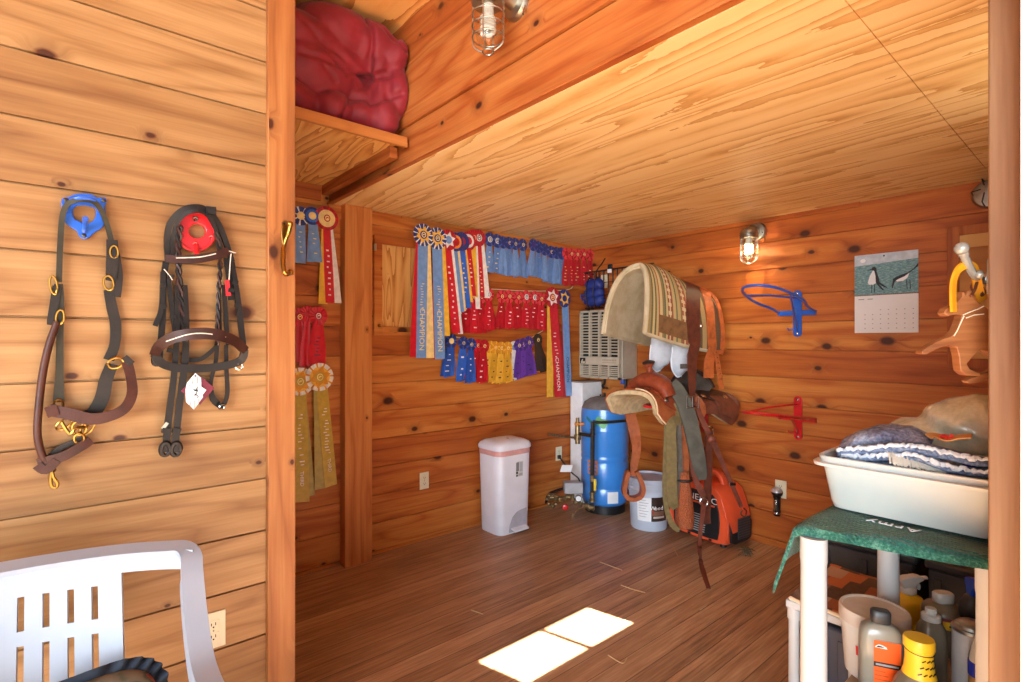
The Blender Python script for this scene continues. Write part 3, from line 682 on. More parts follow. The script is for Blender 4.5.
cols = [(0, (150, 120, 70)), (.04, (66, 78, 52)), (.065, (196, 168, 108)), (.09, (52, 64, 46)), (.11, (188, 160, 104)), (.14, (150, 60, 40)), (.155, (206, 180, 124)), (.19, (126, 100, 58)), (.215, (60, 84, 60)), (.235, (200, 172, 116)),
        (.26, (132, 44, 36)), (.285, (214, 186, 136)), (.30, (132, 44, 36)), (.33, (196, 164, 106)), (.37, (72, 96, 66)), (.39, (188, 156, 96)), (.43, (120, 92, 52)), (.45, (152, 56, 40)), (.475, (212, 182, 130)), (.495, (152, 56, 40)), (.53, (190, 160, 104)),
        (.57, (60, 76, 50)), (.59, (196, 170, 118)), (.63, (110, 84, 48)), (.68, (66, 62, 44)), (.72, (178, 146, 92)), (.78, (86, 52, 36))]
def two_ramps(N, f, cols):
    a = [c for c in cols if c[0] < .5]; b = [c for c in cols if c[0] >= .48]
    ra = N.ramp(f, [(p, c4(c)) for p, c in a], 'CONSTANT'); rb = N.ramp(f, [(p, c4(c)) for p, c in b], 'CONSTANT')
    return N.mix(N.math('GREATER_THAN', f, .53), ra, rb)
base = two_ramps(N, s0, cols)
ck = N.math('GREATER_THAN', N.math('SINE', N.math('MULTIPLY', sx[1], 170)), .2)
band = N.math('MAXIMUM', N.math('COMPARE', s0, .29, .022), N.math('COMPARE', s0, .485, .028))
base = N.mix(N.math('MULTIPLY', N.math('MULTIPLY', ck, band), .85), base, c4((222, 198, 150)))
wv = N.noise(N.pos(), 240, 2); N.bump(wv, .6, .004)
M['woven'] = N.fin(N.mix(.22, base, N.mix(wv, c4((90, 70, 44)), c4((230, 206, 160)))), .95, 0, .1)
mb = MB(); mb.surf(lambda u, v: PAD.at(u, v*2-1, .006), 40, 44); mb.build('woven_cover', M['woven'], t, smooth=70, solid=.010)
mb = MB(); mb.surf(lambda u, v: PAD.at(u, v*2-1, -.012), 30, 44); mb.build('fleece_lining', M['fleece'], t, smooth=70, solid=.022)
rim = [PAD.at(0, -1+k/14) for k in range(29)] + [PAD.at(k/20, 1) for k in range(1, 21)] + [PAD.at(1, 1-k/14) for k in range(1, 29)] + [PAD.at(1-k/20, -1) for k in range(1, 20)]
mb = MB(); mb.tube(rim, .014, 8, True); mb.build('fleece_edge', M['fleece'], t)
mb = MB(); mb.surf(lambda u, v: PAD.at(lerp(.14, .66, u), lerp(.83, .965, v), .0145), 16, 6); mb.build('wear_leather', M['wear'], t, smooth=70, solid=.003)
mb = MB(); mb.surf(lambda u, v: PAD.at(lerp(.14, .66, u), -lerp(.80, .965, v), .0145), 16, 6); mb.build('wear_leather', M['wear'], t, smooth=70, solid=.003)
# straps hung over the pad
def pad_s(px, a):
    best = None
    for k in range(60):
        s = k/50; p = PAD.at(min(s, 1), a) - CAM; f = p.dot(FWD); e = abs(512+F*p.dot(RGT)/f - px)
        if best is None or e < best[0]: best = (e, min(s, 1))
    return best[1]
def over_pad(name, label, cat, mat, path, w, tail, thick=.004, off=.020, extra=None):
    pts = [PAD.at(s, a, off) for s, a in path]; pts = catmull(pts, 5); n0 = len(pts)
    nr = []
    for i, p in enumerate(pts):
        k = i/(n0-1); nr.append(Vector((-.30*k, -math.sin(k*PI/2)-.05, max(.0, math.cos(k*PI/2)))))
    tl = [Vector(q) for q in tail]
    pts += tl; nr += [Vector((-.45, -.9, 0))]*len(tl)
    ws = w if isinstance(w, list) else [w]*len(pts)
    if isinstance(w, list): ws = [interp([0, .80, .92, 1], w, i/(len(pts)-1))  for i in range(len(pts))]
    t = thing(name, label, cat, pts[-1])
    mb = MB(); mb.strap(pts, ws, thick, nr); mb.build('strap', mat, t, smooth=40)
    if extra: extra(t, pts)
    return t
def dpt(px, py, D): return PD(px, py, D)
dW = 3.36
def cinch_extra(t, pts):
    c = dpt(692.5, 402, dW-.06)               # square buckle
    x = Vector((.74, -.67, 0)); r = .036
    for q, nm in ((0, 'buckle'),):
        mb = MB(); mb.tube([c + x*r + Vector((0, 0, r)), c - x*r + Vector((0, 0, r)), c - x*r - Vector((0, 0, r)), c + x*r - Vector((0, 0, r))], .005, 8, True); mb.tube([c + Vector((0, 0, r)), c - Vector((0, 0, r*.9)) + Vector((-.006, -.006, 0))], .0035, 6); mb.build(nm, M['chrome'], t)
    c2 = dpt(701, 326, dW-.05); mb = MB(); mb.ball(c2, .013, 12, 8); mb.build('concho', M['chrome'], t)
over_pad('cinch_strap', 'wide dark red-brown leather strap tapering to a square buckle, hung over the striped pad', 'strap', M['brown'],
         [(.97, -.3), (.95, 0)] + [(pad_s(688.5+3*a, a), a) for a in (.2, .4, .6, .8, .99)], [.135, .11, .06, .03],
         [dpt(692, 357, dW+.04), dpt(692, 372, dW+.02), dpt(692, 385, dW), dpt(692, 393, dW), dpt(692, 404, dW)], .006, extra=cinch_extra)
over_pad('leather_strap', 'broad orange-tan leather strap over the striped pad, right of the dark one', 'strap', M['orange_leather'],
         [(1.0, -.3), (.99, 0)] + [(pad_s(698+11.5*a**.7, a), a) for a in (.2, .4, .6, .8, .99)], .075, [dpt(709, 362, 3.46), dpt(708.5, 378, 3.46)], .005, off=.022)
def holes(t, pts):
    mb = MB()
    for k in range(6):
        p = PD(716.5+k*.95, 352+k*5.4, 3.47); mb.ball(p, .0035, 8, 5)
    mb.build('holes', M['dark_brown'], t)
over_pad('leather_strap', 'narrow tan strap with punched holes at the right edge of the striped pad', 'strap', M['orange_leather'],
         [(1.0, -.2), (1.0, .02), (.998, .25), (.985, .5), (.97, .8), (.962, 1.0)], .036, [PD(716.5, 352, 3.50), PD(719, 372, 3.48), PD(721.5, 389, 3.48)], .005, off=.030, extra=holes)
# white pads under it
for k, (px, py, h, w, lab) in enumerate(((661, 352, .115, .085, 'white fleece leg pad under the striped pad, left one of two'), (682, 355.5, .13, .085, 'white fleece leg pad with grey label under the striped pad, right one'))):
    c = PD(px, py, 3.62+.02*k); t = thing('fleece_pad', lab, 'leg pad', c - Vector((0, 0, h)))
    x = Vector((.70, -.30, 0)).normalized(); n = Vector((-.42, -.9, 0)).normalized()
    def fn(u, v, c=c, h=h, w=w):
        a = u*2*PI; zz = (v-.5)*2; q = math.sqrt(max(0, 1-abs(zz)**3.2)) if zz < 0 else 1-.15*zz
        return c + x*(w*q*math.cos(a)) + n*(.045*q*math.sin(a)) + Vector((0, 0, zz*h + .02*math.cos(a)))
    mb = MB(); mb.surf(fn, 20, 16, wrap_u=True); mb.build('pad_body', M['white_fleece'], t, smooth=80)
    mb = MB(); pp = [c + x*(w*1.0*math.cos(a)*math.sqrt(max(0, 1-abs(zz)**3.2))) + Vector((0, 0, zz*h+.02*math.cos(a))) for a, zz in [(PI, .6), (PI, 0), (PI, -.5), (PI, -.85), (PI, -.97), (0, -.97), (0, -.85), (0, -.4)]]
    mb.tube(catmull(pp, 3), .006, 6); mb.build('binding', M['white_paint'], t)
    if k: mb = MB(); mb.obox(c + n*.047 + x*-.01 - Vector((0, 0, h*.55)), x*.035, n*.003, Vector((0, 0, .016))); mb.build('label_patch', M['grey_web'], t)
# the western saddle
def sadR(s): return Vector((lerp(2.80, 3.55, s), 2.05, interp([0, .25, .5, .8, 1], [1.06, 1.05, 1.0, 1.03, 1.02], s)))
def sadN(s): return Vector((lerp(2.83, 3.56, s), interp([0, .3, .6, .85, 1], [1.92, 1.86, 1.82, 1.76, 1.76], s), interp([0, .08, .2, .35, .5, .65, .85, .96, 1], [.92, .845, .825, .85, .90, .89, .805, .84, .93], s)))
def sadF(s): return Vector((lerp(2.765, 3.52, s), 2.26 + .02*s, interp([0, .06, .16, .35, .6, .85, .95, 1], [.985, .90, .875, .875, .88, .86, .89, .96], s)))
SAD = Drape(sadR, sadN, sadF, .0, .015)
M['rear_brown'] = leather('rear_brown_leather', (116, 66, 48), .5)
t = thing('western_saddle', 'brown western saddle with horn and hanging stirrups under the striped pad', 'saddle', (3.15, 2.05, .2))
mb = MB(); mb.surf(lambda u, v: SAD.at(lerp(.0, .56, u), v, .006), 24, 20); mb.build('skirt', M['tan'], t, smooth=70, solid=.008)
mb = MB(); mb.surf(lambda u, v: SAD.at(lerp(.0, 1, u), -v, .006), 30, 20); mb.build('skirt', M['tan'], t, smooth=70, solid=.008)
mb = MB(); mb.surf(lambda u, v: SAD.at(lerp(.54, 1, u), v, .010), 20, 20); mb.build('rear_skirt', M['rear_brown'], t, smooth=70, solid=.010)
mb = MB(); mb.surf(lambda u, v: SAD.at(lerp(.0, 1, u), lerp(-.99, .985, v), -.014), 30, 40); mb.build('wool_lining', M['wool_dirty'], t, smooth=70, solid=.026)
for rng, mt in (([(k/20, .985) for k in range(11)], 'rawhide'), ([(0, a/10) for a in range(0, 11)], 'rawhide')):
    mb = MB(); mb.tube([SAD.at(s, a, .012) for s, a in rng], .005, 6); mb.build('edge_lace', M[mt], t)
# second layer of leather: jockeys over the skirts
mb = MB(); mb.surf(lambda u, v: SAD.at(lerp(.10, .50, u), lerp(.0, .62+.18*math.sin(PI*u), v), .017), 18, 14); mb.build('front_jockey', M['russet'], t, smooth=70, solid=.006)
mb = MB(); mb.surf(lambda u, v: SAD.at(lerp(.56, .93, u), lerp(.0, .48+.16*math.sin(PI*u), v), .022), 18, 14); mb.build('rear_jockey', M['dark_brown'], t, smooth=70, solid=.006)
mb = MB(); mb.surf(lambda u, v: SAD.at(lerp(.70, .95, u), lerp(.50, .90, v), .024), 12, 10); mb.build('saddle_pocket', M['rear_brown'], t, smooth=70, solid=.010)
# fork with swells: a wide arch across the front, then horn
def fork(u, v):
    a = -1.15 + 2.3*u; b = v*2*PI
    r = .072 + .018*math.cos(a*2.2); R = .165
    ctr = Vector((2.975 - .02*abs(a), 2.05 - R*math.sin(a)*1.02, .955 + R*math.cos(a)*.98))
    rad = Vector((0, -math.sin(a), math.cos(a)))
    return ctr + Vector((1, 0, 0))*(r*1.0*math.cos(b)) + rad*(r*.62*math.sin(b))
mb = MB(); mb.surf(fork, 24, 14); mb.build('fork', M['russet'], t, smooth=80)
hc = PX(648.5, 363, 2.955); 
mb = MB(); Mx = Matrix.Rotation(math.radians(-14), 3, 'Y')
mb.lathe([(.030, -.13), (.026, -.08), (.021, -.04), (.021, -.022), (.034, -.012), (.040, -.004), (.040, .004), (.034, .010), (.00001, .012)], hc, 18, Mx); mb.build('horn', M['russet'], t, smooth=50)
mb = MB(); mb.lathe([(.041, .0005), (.041, .0065), (.03, .0125), (.00001, .0135)], hc, 18, Mx); mb.build('horn_cap', M['dark_brown'], t)
# seat and cantle
def seat(u, v):
    x = lerp(3.02, 3.46, u); a = (v-.5)*2; w = interp([0, .3, .7, 1], [.10, .13, .17, .16], u)
    z = interp([0, .15, .45, .75, .9, 1], [1.125, 1.075, 1.045, 1.07, 1.13, 1.165], u) - .10*abs(a)**1.8 + .05*max(0, u-.7)*abs(a)*0
    return Vector((x, 2.05 + a*w, z))
mb = MB(); mb.surf(seat, 22, 16); mb.build('seat', M['suede'], t, smooth=80, solid=.020)
def cant(u, v):
    a = -1.2 + 2.4*u; R = .175; b = v*2*PI
    c = Vector((3.475 - .03*math.cos(a), 2.05 - R*math.sin(a), .985 + R*math.cos(a)*1.06))
    return c + Vector((math.cos(b)*.022, 0, 0)) + Vector((0, -math.sin(a), math.cos(a)))*(.014*math.sin(b))
mb = MB(); mb.surf(cant, 22, 10); mb.build('cantle', M['dark_brown'], t, smooth=80)
# conchos and strings
for k, (s, a) in enumerate(((.12, .55), (.34, .70), (.62, .50), (.88, .52))):
    p = SAD.at(s, a, .03); n = (SAD.at(s, a, .06)-p).normalized()
    mb = MB(); mb.lathe([(.020, 0), (.017, .004), (.00001, .007)], p, 14, n.to_track_quat('Z', 'Y').to_matrix()); mb.build('concho', M['chrome'], t)
# fender and stirrup, near side: tan tooled hood
def hang(pts, w, th, n, name, mat, par): 
    mb = MB(); mb.strap(catmull(pts, 5), [interp([i/(len(w)-1) for i in range(len(w))], w, j/((len(pts)-1)*5)) for j in range((len(pts)-1)*5+1)], th, n); return mb.build(name, mat, par, smooth=40)
nW = Vector((-.62, -.78, 0))
hang([SAD.at(.40, .45, .035), SAD.at(.40, .8, .04), PD(684, 428, 3.36), PD(684, 452, 3.36), PD(684.5, 472, 3.36)], [.10, .13, .12, .075, .05], .006, nW, 'fender', M['tan'], t)
hang([PD(686, 425, 3.385), PD(689, 455, 3.38), PD(689.5, 478, 3.36)], [.045, .04, .035], .006, nW, 'stirrup_leather', M['brown'], t)
sc = PD(684.5, 500, 3.33)
def hood(u, v):
    a = u*2*PI; z = lerp(.175, -.165, v); w = interp([0, .12, .5, .85, 1], [.024, .030, .044, .052, .047], v); d = interp([0, .12, .5, .85, 1], [.020, .026, .045, .062, .055], v)
    xx = Vector((.76, -.65, 0)); nn = Vector((-.65, -.76, 0))
    ca, sa = math.cos(a), math.sin(a); q = .75
    return sc + xx*(w*math.copysign(abs(ca)**q, ca)) + nn*(d*math.copysign(abs(sa)**q, sa)) + Vector((0, 0, z))
mb = MB(); mb.surf(hood, 20, 14, wrap_u=True); 
M['tooled'] = None
N = NT('tooled_leather'); vo = N.n('ShaderNodeTexVoronoi'); vo.inputs['Scale'].default_value = 130; N.link(N.pos(), vo.inputs['Vector']); N.bump(vo.outputs['Distance'], .9, .006)
M['tooled'] = N.fin(N.mix(N.sstep(vo.outputs['Distance'], .1, .6), c4((112, 56, 28)), c4((168, 86, 44))), .5)
st = mb.build('stirrup', M['tooled'], t, smooth=60, solid=.006)
mb = MB(); mb.tube([sc + Vector((.76*.045*math.cos(a), -.65*.045*math.cos(a), .125)) + Vector((-.65, -.76, 0))*(.036*math.sin(a)) for a in [2*PI*k/16 for k in range(16)]], .008, 6, True); mb.build('stirrup_band', M['black_wire'], st)
# far stirrup: wrapped leather loop
fW = 3.66
hang([SAD.at(.36, -.9, .02), PD(634, 430, fW), PD(636.5, 448, fW), PD(634, 466, fW-.01), PD(634, 476, fW-.02)], [.07, .075, .06, .05, .045], .008, nW, 'stirrup_leather', M['tan'], t)
lp = [PD(x, y, fW-.03) for x, y in [(628, 471), (625.5, 481), (624, 491), (627, 497), (634, 498.5), (641, 495), (642.5, 487), (639.5, 478), (636, 471)]]
mb = MB(); mb.strap(catmull(lp, 4), .060, .028, [Vector((0, 0, 1)).cross(Vector((.6, .8, 0)))*0 + (p-PD(633, 484, fW-.03)).normalized() for p in catmull(lp, 4)]); st = mb.build('stirrup', M['tan'], t, smooth=50)
mb = MB(); mb.tube(catmull([p + (p-PD(633, 484, fW-.03)).normalized()*.007 + Vector((-.012, -.012, 0)) for p in lp[:5]], 4), .0018, 5); mb.build('lacing', M['rawhide'], st)
# olive latigo webbing in long loops, grey girth, billets
hang([SAD.at(.22, .60, .03), SAD.at(.22, .85, .034), PD(671.5, 425, 3.29), PD(671.5, 455, 3.28), PD(671.5, 480, 3.28), PD(672.5, 500, 3.28), PD(676, 508, 3.30)], [.055, .062, .066, .068, .068, .066, .05], .005, nW, 'latigo', M['olive_web'], t)
hang([PD(665.8, 425, 3.315), PD(665, 455, 3.31), PD(664.5, 485, 3.30), PD(666.5, 508, 3.29), PD(672, 524, 3.28), PD(679, 530.5, 3.28)], [.022, .024, .026, .03, .036, .03], .005, nW, 'latigo', M['olive_web'], t)
hang([PD(678.5, 423, 3.33), PD(679.5, 450, 3.325), PD(680, 480, 3.32), PD(679, 503, 3.31)], [.03, .035, .035, .03], .005, nW, 'latigo', M['grey_web'], t)
hang([PD(671, 384, 3.40), PD(676, 389, 3.37), PD(682.5, 400, 3.34), PD(689, 418, 3.32), PD(694, 440, 3.30), PD(698, 460, 3.30), PD(700.5, 476, 3.30), PD(701, 480, 3.30)], [.085, .092, .094, .096, .094, .092, .080, .04], .014, nW, 'girth', M['neoprene'], t)
hang([PD(690, 458, 3.295), PD(692, 470, 3.285), PD(697.5, 484, 3.275), PD(702.5, 494, 3.27), PD(704, 500, 3.27)], [.010, .016, .035, .04, .03], .005, nW, 'girth_strap', M['strap_brown'], t)
mb = MB(); rc = PD(704, 502, 3.262); mb.tube([rc + Vector((.76, -.65, 0))*(.024*math.cos(a)) + Vector((0, 0, .026*math.sin(a))) for a in [2*PI*k/16 for k in range(16)]], .004, 6, True); mb.build('ring', M['chrome'], t)
hang([PD(708, 436, 3.40), PD(709, 460, 3.37), PD(707.5, 490, 3.33), PD(706, 515, 3.30), PD(707, 524, 3.29)], [.04, .045, .05, .055, .05], .006, nW, 'billet', M['brown'], t)
# braided lead from the ring down to the boards
le = PZ(708.5, 588, .006); lm = PZ(703, 571, .006); l0 = PZ(700.5, 560, .008)
hang([PD(703.5, 504, 3.255), PD(702.5, 515, 3.22), PD(700.5, 530, 3.20), PD(699.5, 545, 3.22), l0, lm, le], [.030, .026, .024, .024, .026, .030, .022], .006, [Vector((-.7, -.7, .05))]*16 + [Vector((-.3, -.3, .9))]*15, 'tie_strap', M['strap_brown'], t)
# breast strap from the rear dee across to the generator
mb = MB(); dc = PD(710.5, 431, 3.38); mb.tube([dc + Vector((.76, -.65, 0))*(.022*math.cos(a)) + Vector((0, 0, .03*math.sin(a))) for a in [2*PI*k/14 for k in range(14)]], .0045, 6, True); mb.build('dee_ring', M['chrome'], t)
hang([PD(696, 402, 3.40), PD(700, 415, 3.37), PD(706, 428, 3.33), PD(712, 440, 3.32), PD(722, 462, 3.30), PD(733, 487, 3.28), PD(741.5, 507, 3.27)], [.03, .032, .035, .040, .028, .026, .024], .005, nW, 'breast_strap', M['strap_brown'], t)
mb = MB(); mb.ball(PD(711, 439, 3.305), (.028, .028, .033), 12, 8); mb.build('strap_knot', M['strap_brown'], t)
mb = MB(); q = PD(732.5, 484, 3.27); mb.obox(q, Vector((.76, -.65, 0))*.018, Vector((-.65, -.76, 0))*.006, Vector((0, 0, .008))); mb.build('keeper', M['chrome'], t)
mb = MB(); q = PD(743.5, 513, 3.26); mb.tube(catmull([q + Vector((0, 0, .03)), q + Vector((.014, -.012, .012)), q + Vector((.006, -.005, -.02)), q + Vector((-.012, .01, -.008)), q + Vector((-.006, .005, .02))], 4), .004, 6); mb.build('snap_hook', M['chrome'], t)
# ------------------------------------------------------------------ lamps, heater, pump tank and the things along the walls
N = NT('clear_glass'); tr = N.n('ShaderNodeBsdfTransparent'); tr.inputs[0].default_value = (.95, .96, .95, 1); gl = N.n('ShaderNodeBsdfGlossy'); gl.inputs['Roughness'].default_value = .05
fr = N.n('ShaderNodeFresnel'); fr.inputs[0].default_value = 1.3
ms = N.n('ShaderNodeMixShader'); ms.inputs[0].default_value = .07; N.link(tr.outputs[0], ms.inputs[1]); N.link(gl.outputs[0], ms.inputs[2]); N.link(ms.outputs[0], N.out.inputs[0]); M['glass'] = N.mat
M['bulb_off'] = pbr('bulb_white', (206, 200, 186), .35, var=.02)
N = NT('bulb_lit'); N.b.inputs['Emission Color'].default_value = (1, .78, .45, 1); N.b.inputs['Emission Strength'].default_value = 14; M['bulb_on'] = N.fin((1, .9, .7, 1), .4)
M['black_plastic'] = pbr('black_plastic', (26, 26, 28), .4)
def jar_light(label, Xw, y, z, lit, arm=.125, sc=1.0, cage=4):
    t = thing('wall_lamp', label, 'lamp', (Xw, y, z))
    Ry = Matrix.Rotation(-PI/2, 3, 'Y')
    mb = MB(); mb.lathe([(.062*sc, 0), (.062*sc, .012), (.056*sc, .022), (.040*sc, .026), (.00001, .027)], (Xw, y, z), 28, Ry); mb.build('wall_box', M['galv'], t)
    for s in (-1, 1):
        mb = MB(); mb.lathe([(.005, 0), (.005, .004), (.00001, .005)], (Xw-.024, y+s*.045*sc, z-.012), 8, Ry); mb.build('screw', M['chrome'], t)
    mb = MB(); mb.tube(catmull([(Xw-.02, y, z), (Xw-arm*.55, y, z+.004), (Xw-arm*.9, y, z-.008), (Xw-arm, y, z-.03)], 4), [.030*sc]*12+[.034*sc], 12); mb.build('arm', M['galv'], t)
    c = Vector((Xw-arm, y, z-.02)); k = sc
    mb = MB(); mb.lathe([(.00001, .03*k), (.032*k, .026*k), (.052*k, .010*k), (.056*k, -.012*k), (.056*k, -.040*k), (.050*k, -.042*k)], c, 28)
    for q in range(3): mb.lathe([(.0562*k, -.008*k-.010*k*q), (.059*k, -.011*k-.010*k*q), (.0562*k, -.014*k-.010*k*q)], c, 28)
    mb.build('cap', M['galv'], t)
    mb = MB(); mb.lathe([(.045*k, -.042*k), (.046*k, -.12*k), (.043*k, -.155*k), (.032*k, -.178*k), (.016*k, -.188*k), (.00001, -.19*k)], c, 24); mb.build('glass_jar', M['glass'], t, smooth=80)
    mb = MB(); mb.lathe([(.020*k, -.035*k), (.020*k, -.075*k), (.018*k, -.08*k)], c, 16); b = mb.build('bulb_base', M['bulb_off'], t)
    pts = [c + Vector((.020*k*math.cos(a), .020*k*math.sin(a), -.078*k - .062*k*a/(2*PI*3.5))) for a in [j*.45 for j in range(int(2*PI*3.5/.45))]]
    mb = MB(); mb.tube(pts, .0085*k, 8); mb.build('bulb', M['bulb_on'] if lit else M['bulb_off'], t)
    mb = MB()
    for q in range(cage):
        a = 2*PI*q/cage + .6; d = Vector((math.cos(a), math.sin(a), 0))
        mb = MB(); mb.tube(catmull([c + d*.055*k + Vector((0, 0, -.040*k)), c + d*.056*k + Vector((0, 0, -.12*k)), c + d*.055*k + Vector((0, 0, -.168*k)), c + d*.045*k + Vector((0, 0, -.186*k)), c + d*.018*k + Vector((0, 0, -.203*k))], 3), .0028*k, 6); mb.build('cage_wire', M['galv'], t)
    for zz, rr in ((-.075, .0555), (-.115, .056), (-.155, .0555), (-.203, .020)):
        mb = MB(); mb.tube([c + Vector((rr*k*math.cos(a), rr*k*math.sin(a), zz*k)) for a in [2*PI*j/24 for j in range(24)]], .0028*k, 6, True); mb.build('cage_ring', M['galv'], t)
    mb = MB(); mb.tube([(Xw-.012, y-.05*sc, z-.035), (Xw-.030, y-.062*sc, z-.075)], .004, 6); mb.build('lever', M['chrome'], t)
    if lit:
        pl = bpy.data.lights.new('lamp_bulb', 'POINT'); po = bpy.data.objects.new('lamp_bulb', pl); COL.objects.link(po)
        pl.energy = 60; pl.color = (1, .80, .52); pl.shadow_soft_size = .02; po.location = c + Vector((0, 0, -.11*k)); 
    return t
q = PX(757.5, 232, XC)
jar_light('lit caged jar lamp on the right wall right under the ceiling', XC, q.y, q.z, True, .125, 1.02, 6)
q = PX(518, 4, XL+.0)
jar_light('unlit caged jar lamp with spiral bulb on the loft face near the top', XL, q.y, q.z, False, .135, .98)
q = PX(991, 194, XC)
t = thing('wall_lamp', 'round metal lamp base peeking out from behind the door post near the ceiling', 'lamp', (XC, q.y, q.z))
Ry = Matrix.Rotation(-PI/2, 3, 'Y')
mb = MB(); mb.lathe([(.075, 0), (.075, .015), (.066, .028), (.05, .032), (.00001, .033)], q, 28, Ry); mb.build('wall_box', M['galv'], t)
mb = MB(); mb.lathe([(.05, .03), (.052, .10), (.046, .13), (.00001, .14)], q, 20, Ry); mb.build('glass_jar', M['glass'], t)
for k in range(5):
    a = 2*PI*k/5; mb = MB(); mb.tube([q + Vector((-.03, .066*math.cos(a), .066*math.sin(a))), q + Vector((-.12, .06*math.cos(a), .06*math.sin(a))), q + Vector((-.15, .02*math.cos(a), .02*math.sin(a)))], .003, 6); mb.build('cage_wire', M['black_wire'], t)

# gas heater
M['putty'] = pbr('putty_enamel', (176, 166, 146), .45, var=.06); M['putty_dark'] = pbr('putty_enamel_side', (150, 140, 122), .5)
M['hollow'] = pbr('black_inside', (22, 18, 16), .9)
t = thing('wall_heater', 'putty coloured louvred gas heater on the right wall near the corner', 'heater', (XC, 2.87, 1.07))
hx, y0, y1, z0, z1 = 3.412, 2.655, 3.085, 1.065, 1.635
mb = MB(); mb.box((hx+.035, y0, z0), (XC, y1, z1)); mb.build('case', M['putty'], t, bevel=.01)
mb = MB(); mb.box((hx+.030, y0+.02, z0+.02), (hx+.0345, y1-.02, z1-.02)); mb.build('dark_core', M['hollow'], t)
def grid(zlo, zhi, n):
    m = MB(); m.box((hx, y0+.004, zlo-.016), (hx+.03, y1-.004, zlo)).box((hx, y0+.004, zhi), (hx+.03, y1-.004, zhi+.016))
    for j in range(5):
        yy = lerp(y0+.004, y1-.018, j/4); m.box((hx, yy, zlo-.016), (hx+.03, yy+.014, zhi+.016))
    for i in range(1, n):
        zz = lerp(zlo, zhi, i/n); m.box((hx+.004, y0+.01, zz-.0045), (hx+.028, y1-.01, zz+.0045))
    return m
grid(1.245, z1-.02, 15).build('upper_grille', M['putty'], t, smooth=0)
grid(z0+.016, 1.175, 6).build('lower_grille', M['putty'], t, smooth=0)
mb = MB(); mb.box((hx-.004, y0+.002, 1.178), (hx+.032, y1-.002, 1.243)); mb.build('name_band', M['putty'], t, bevel=.003)
mb = MB(); mb.box((hx-.0052, y1-.075, 1.183), (hx-.0042, y1-.012, 1.232)); em = mb.build('badge', M['hollow'], t)
mb = MB(); mb.prism([(hx-.0054, y1-.07+.05*a, 1.186+.04*b) for a, b in ((0, 0), (.9, 0), (.9, .3), (.6, .9), (.4, .9), (.5, .4), (0, .5))], (-.0008, 0, 0)); mb.build('emblem', M['putty'], em)
mb = MB()
for i in range(9): mb.box((hx-.0052, y0+.03+i*.016, 1.212), (hx-.0042, y0+.042+i*.016, 1.226))
mb.build('lettering', M['putty_dark'], t)
mb = MB(); mb.box((hx-.0052, y0+.03, 1.196), (hx-.0042, y0+.17, 1.202)); mb.build('lettering', M['putty_dark'], t)
for yy, zz in ((y0+.02, .92), (2.90, .97)):
    mb = MB(); mb.tube(catmull([(3.56, yy+.03, z0+.01), (3.56, yy+.03, z0-.05), (3.56, yy+.05, zz+.02), (3.58, yy+.05, zz)], 4), .011, 8); mb.build('gas_pipe', M['black_wire'], t)
mb = MB(); mb.box((3.52, y0+.05, z0-.045), (3.56, y0+.075, z0+.002)); mb.build('valve_tap', M['blue_steel'], t, bevel=.004)

# black wire basket on the right wall, blue straps and clip in it
t = thing('wire_basket', 'black wire basket on the right wall above the heater', 'basket', (XC, 2.85, 1.63))
by0, by1, bx, bz0, bz1 = 2.49, 3.12, XC-.14, 1.66, 1.98
def wire(pts, nm='wire', r=.0032): m = MB(); m.tube(pts, r, 6); return m.build(nm, M['black_wire'], t)
wire([(XC-.006, by0, bz1), (bx, by0, bz1), (bx, by1, bz1-.01), (XC-.006, by1, bz1-.01)], 'rim', .0045)
wire([(XC-.006, by0, bz1+.02), (XC-.006, by1, bz1+.01)], 'rim', .0045)
wire([(XC-.006, by0, bz0), (bx+.02, by0, bz0), (bx+.02, by1, bz0), (XC-.006, by1, bz0)], 'base_wire', .0045)
for k in range(13):
    yy = lerp(by0+.02, by1-.02, k/12); wire([(XC-.006, yy, bz1+.018), (XC-.006, yy, bz0), (bx+.02, yy, bz0), (bx, yy, bz1-.004)])
for k in range(1, 3): zz = lerp(bz0, bz1, k/3); wire([(bx+.012, by0, zz), (bx+.012, by1, zz-.004)])
M['nylon_blue'] = pbr('navy_nylon', (24, 44, 116), .6, var=.2, bump=.3, bs=200)
c = PX(594.5, 293, XC-.20); t = thing('strap_bundle', 'navy blue bundle of nylon straps hung on the front of the wire basket', 'straps', c - Vector((0, 0, .12)))
for k, (dz, hh) in enumerate(((.07, .050), (.0, .045), (-.065, .045))):
    m = MB()
    def fn(u, v, dz=dz, hh=hh):
        a = u*2*PI; yy = (v-.5)*2; q = (1-abs(yy)**4)**.5
        return c + Vector((.045*q*math.cos(a), yy*(.095+.008*k), dz + hh*q*math.sin(a) + .006*math.sin(yy*9+k)))
    m.surf(fn, 14, 14, wrap_u=True); m.build('rolled_strap', M['nylon_blue'], t, smooth=80)
for yy in (-.035, .045):
    m = MB(); m.tube([c + Vector((.055*math.cos(a), yy, .13*math.sin(a))) for a in [2*PI*j/18 for j in range(18)]], .006, 6, True); m.build('tie_band', M['black_plastic'], t)
m = MB(); m.tube(catmull([c + Vector((0, -.02, .12)), c + Vector((-.01, -.03, .18)), c + Vector((.03, -.05, .24)), c + Vector((.055, -.06, .28)), c + Vector((.064, -.06, .292))], 4), .006, 6); m.build('hanging_loop', M['black_plastic'], t)
m = MB(); m.tube(catmull([c + Vector((.0, .08, -.03)), c + Vector((-.02, .13, -.01)), c + Vector((-.01, .12, -.06))], 4), .009, 6); m.build('strap_end', M['nylon_blue'], t)
q = PX(610, 269, XC-.155); t = thing('clip', 'small black and white clip on the rim of the wire basket', 'clip', q - Vector((0, 0, .03)))
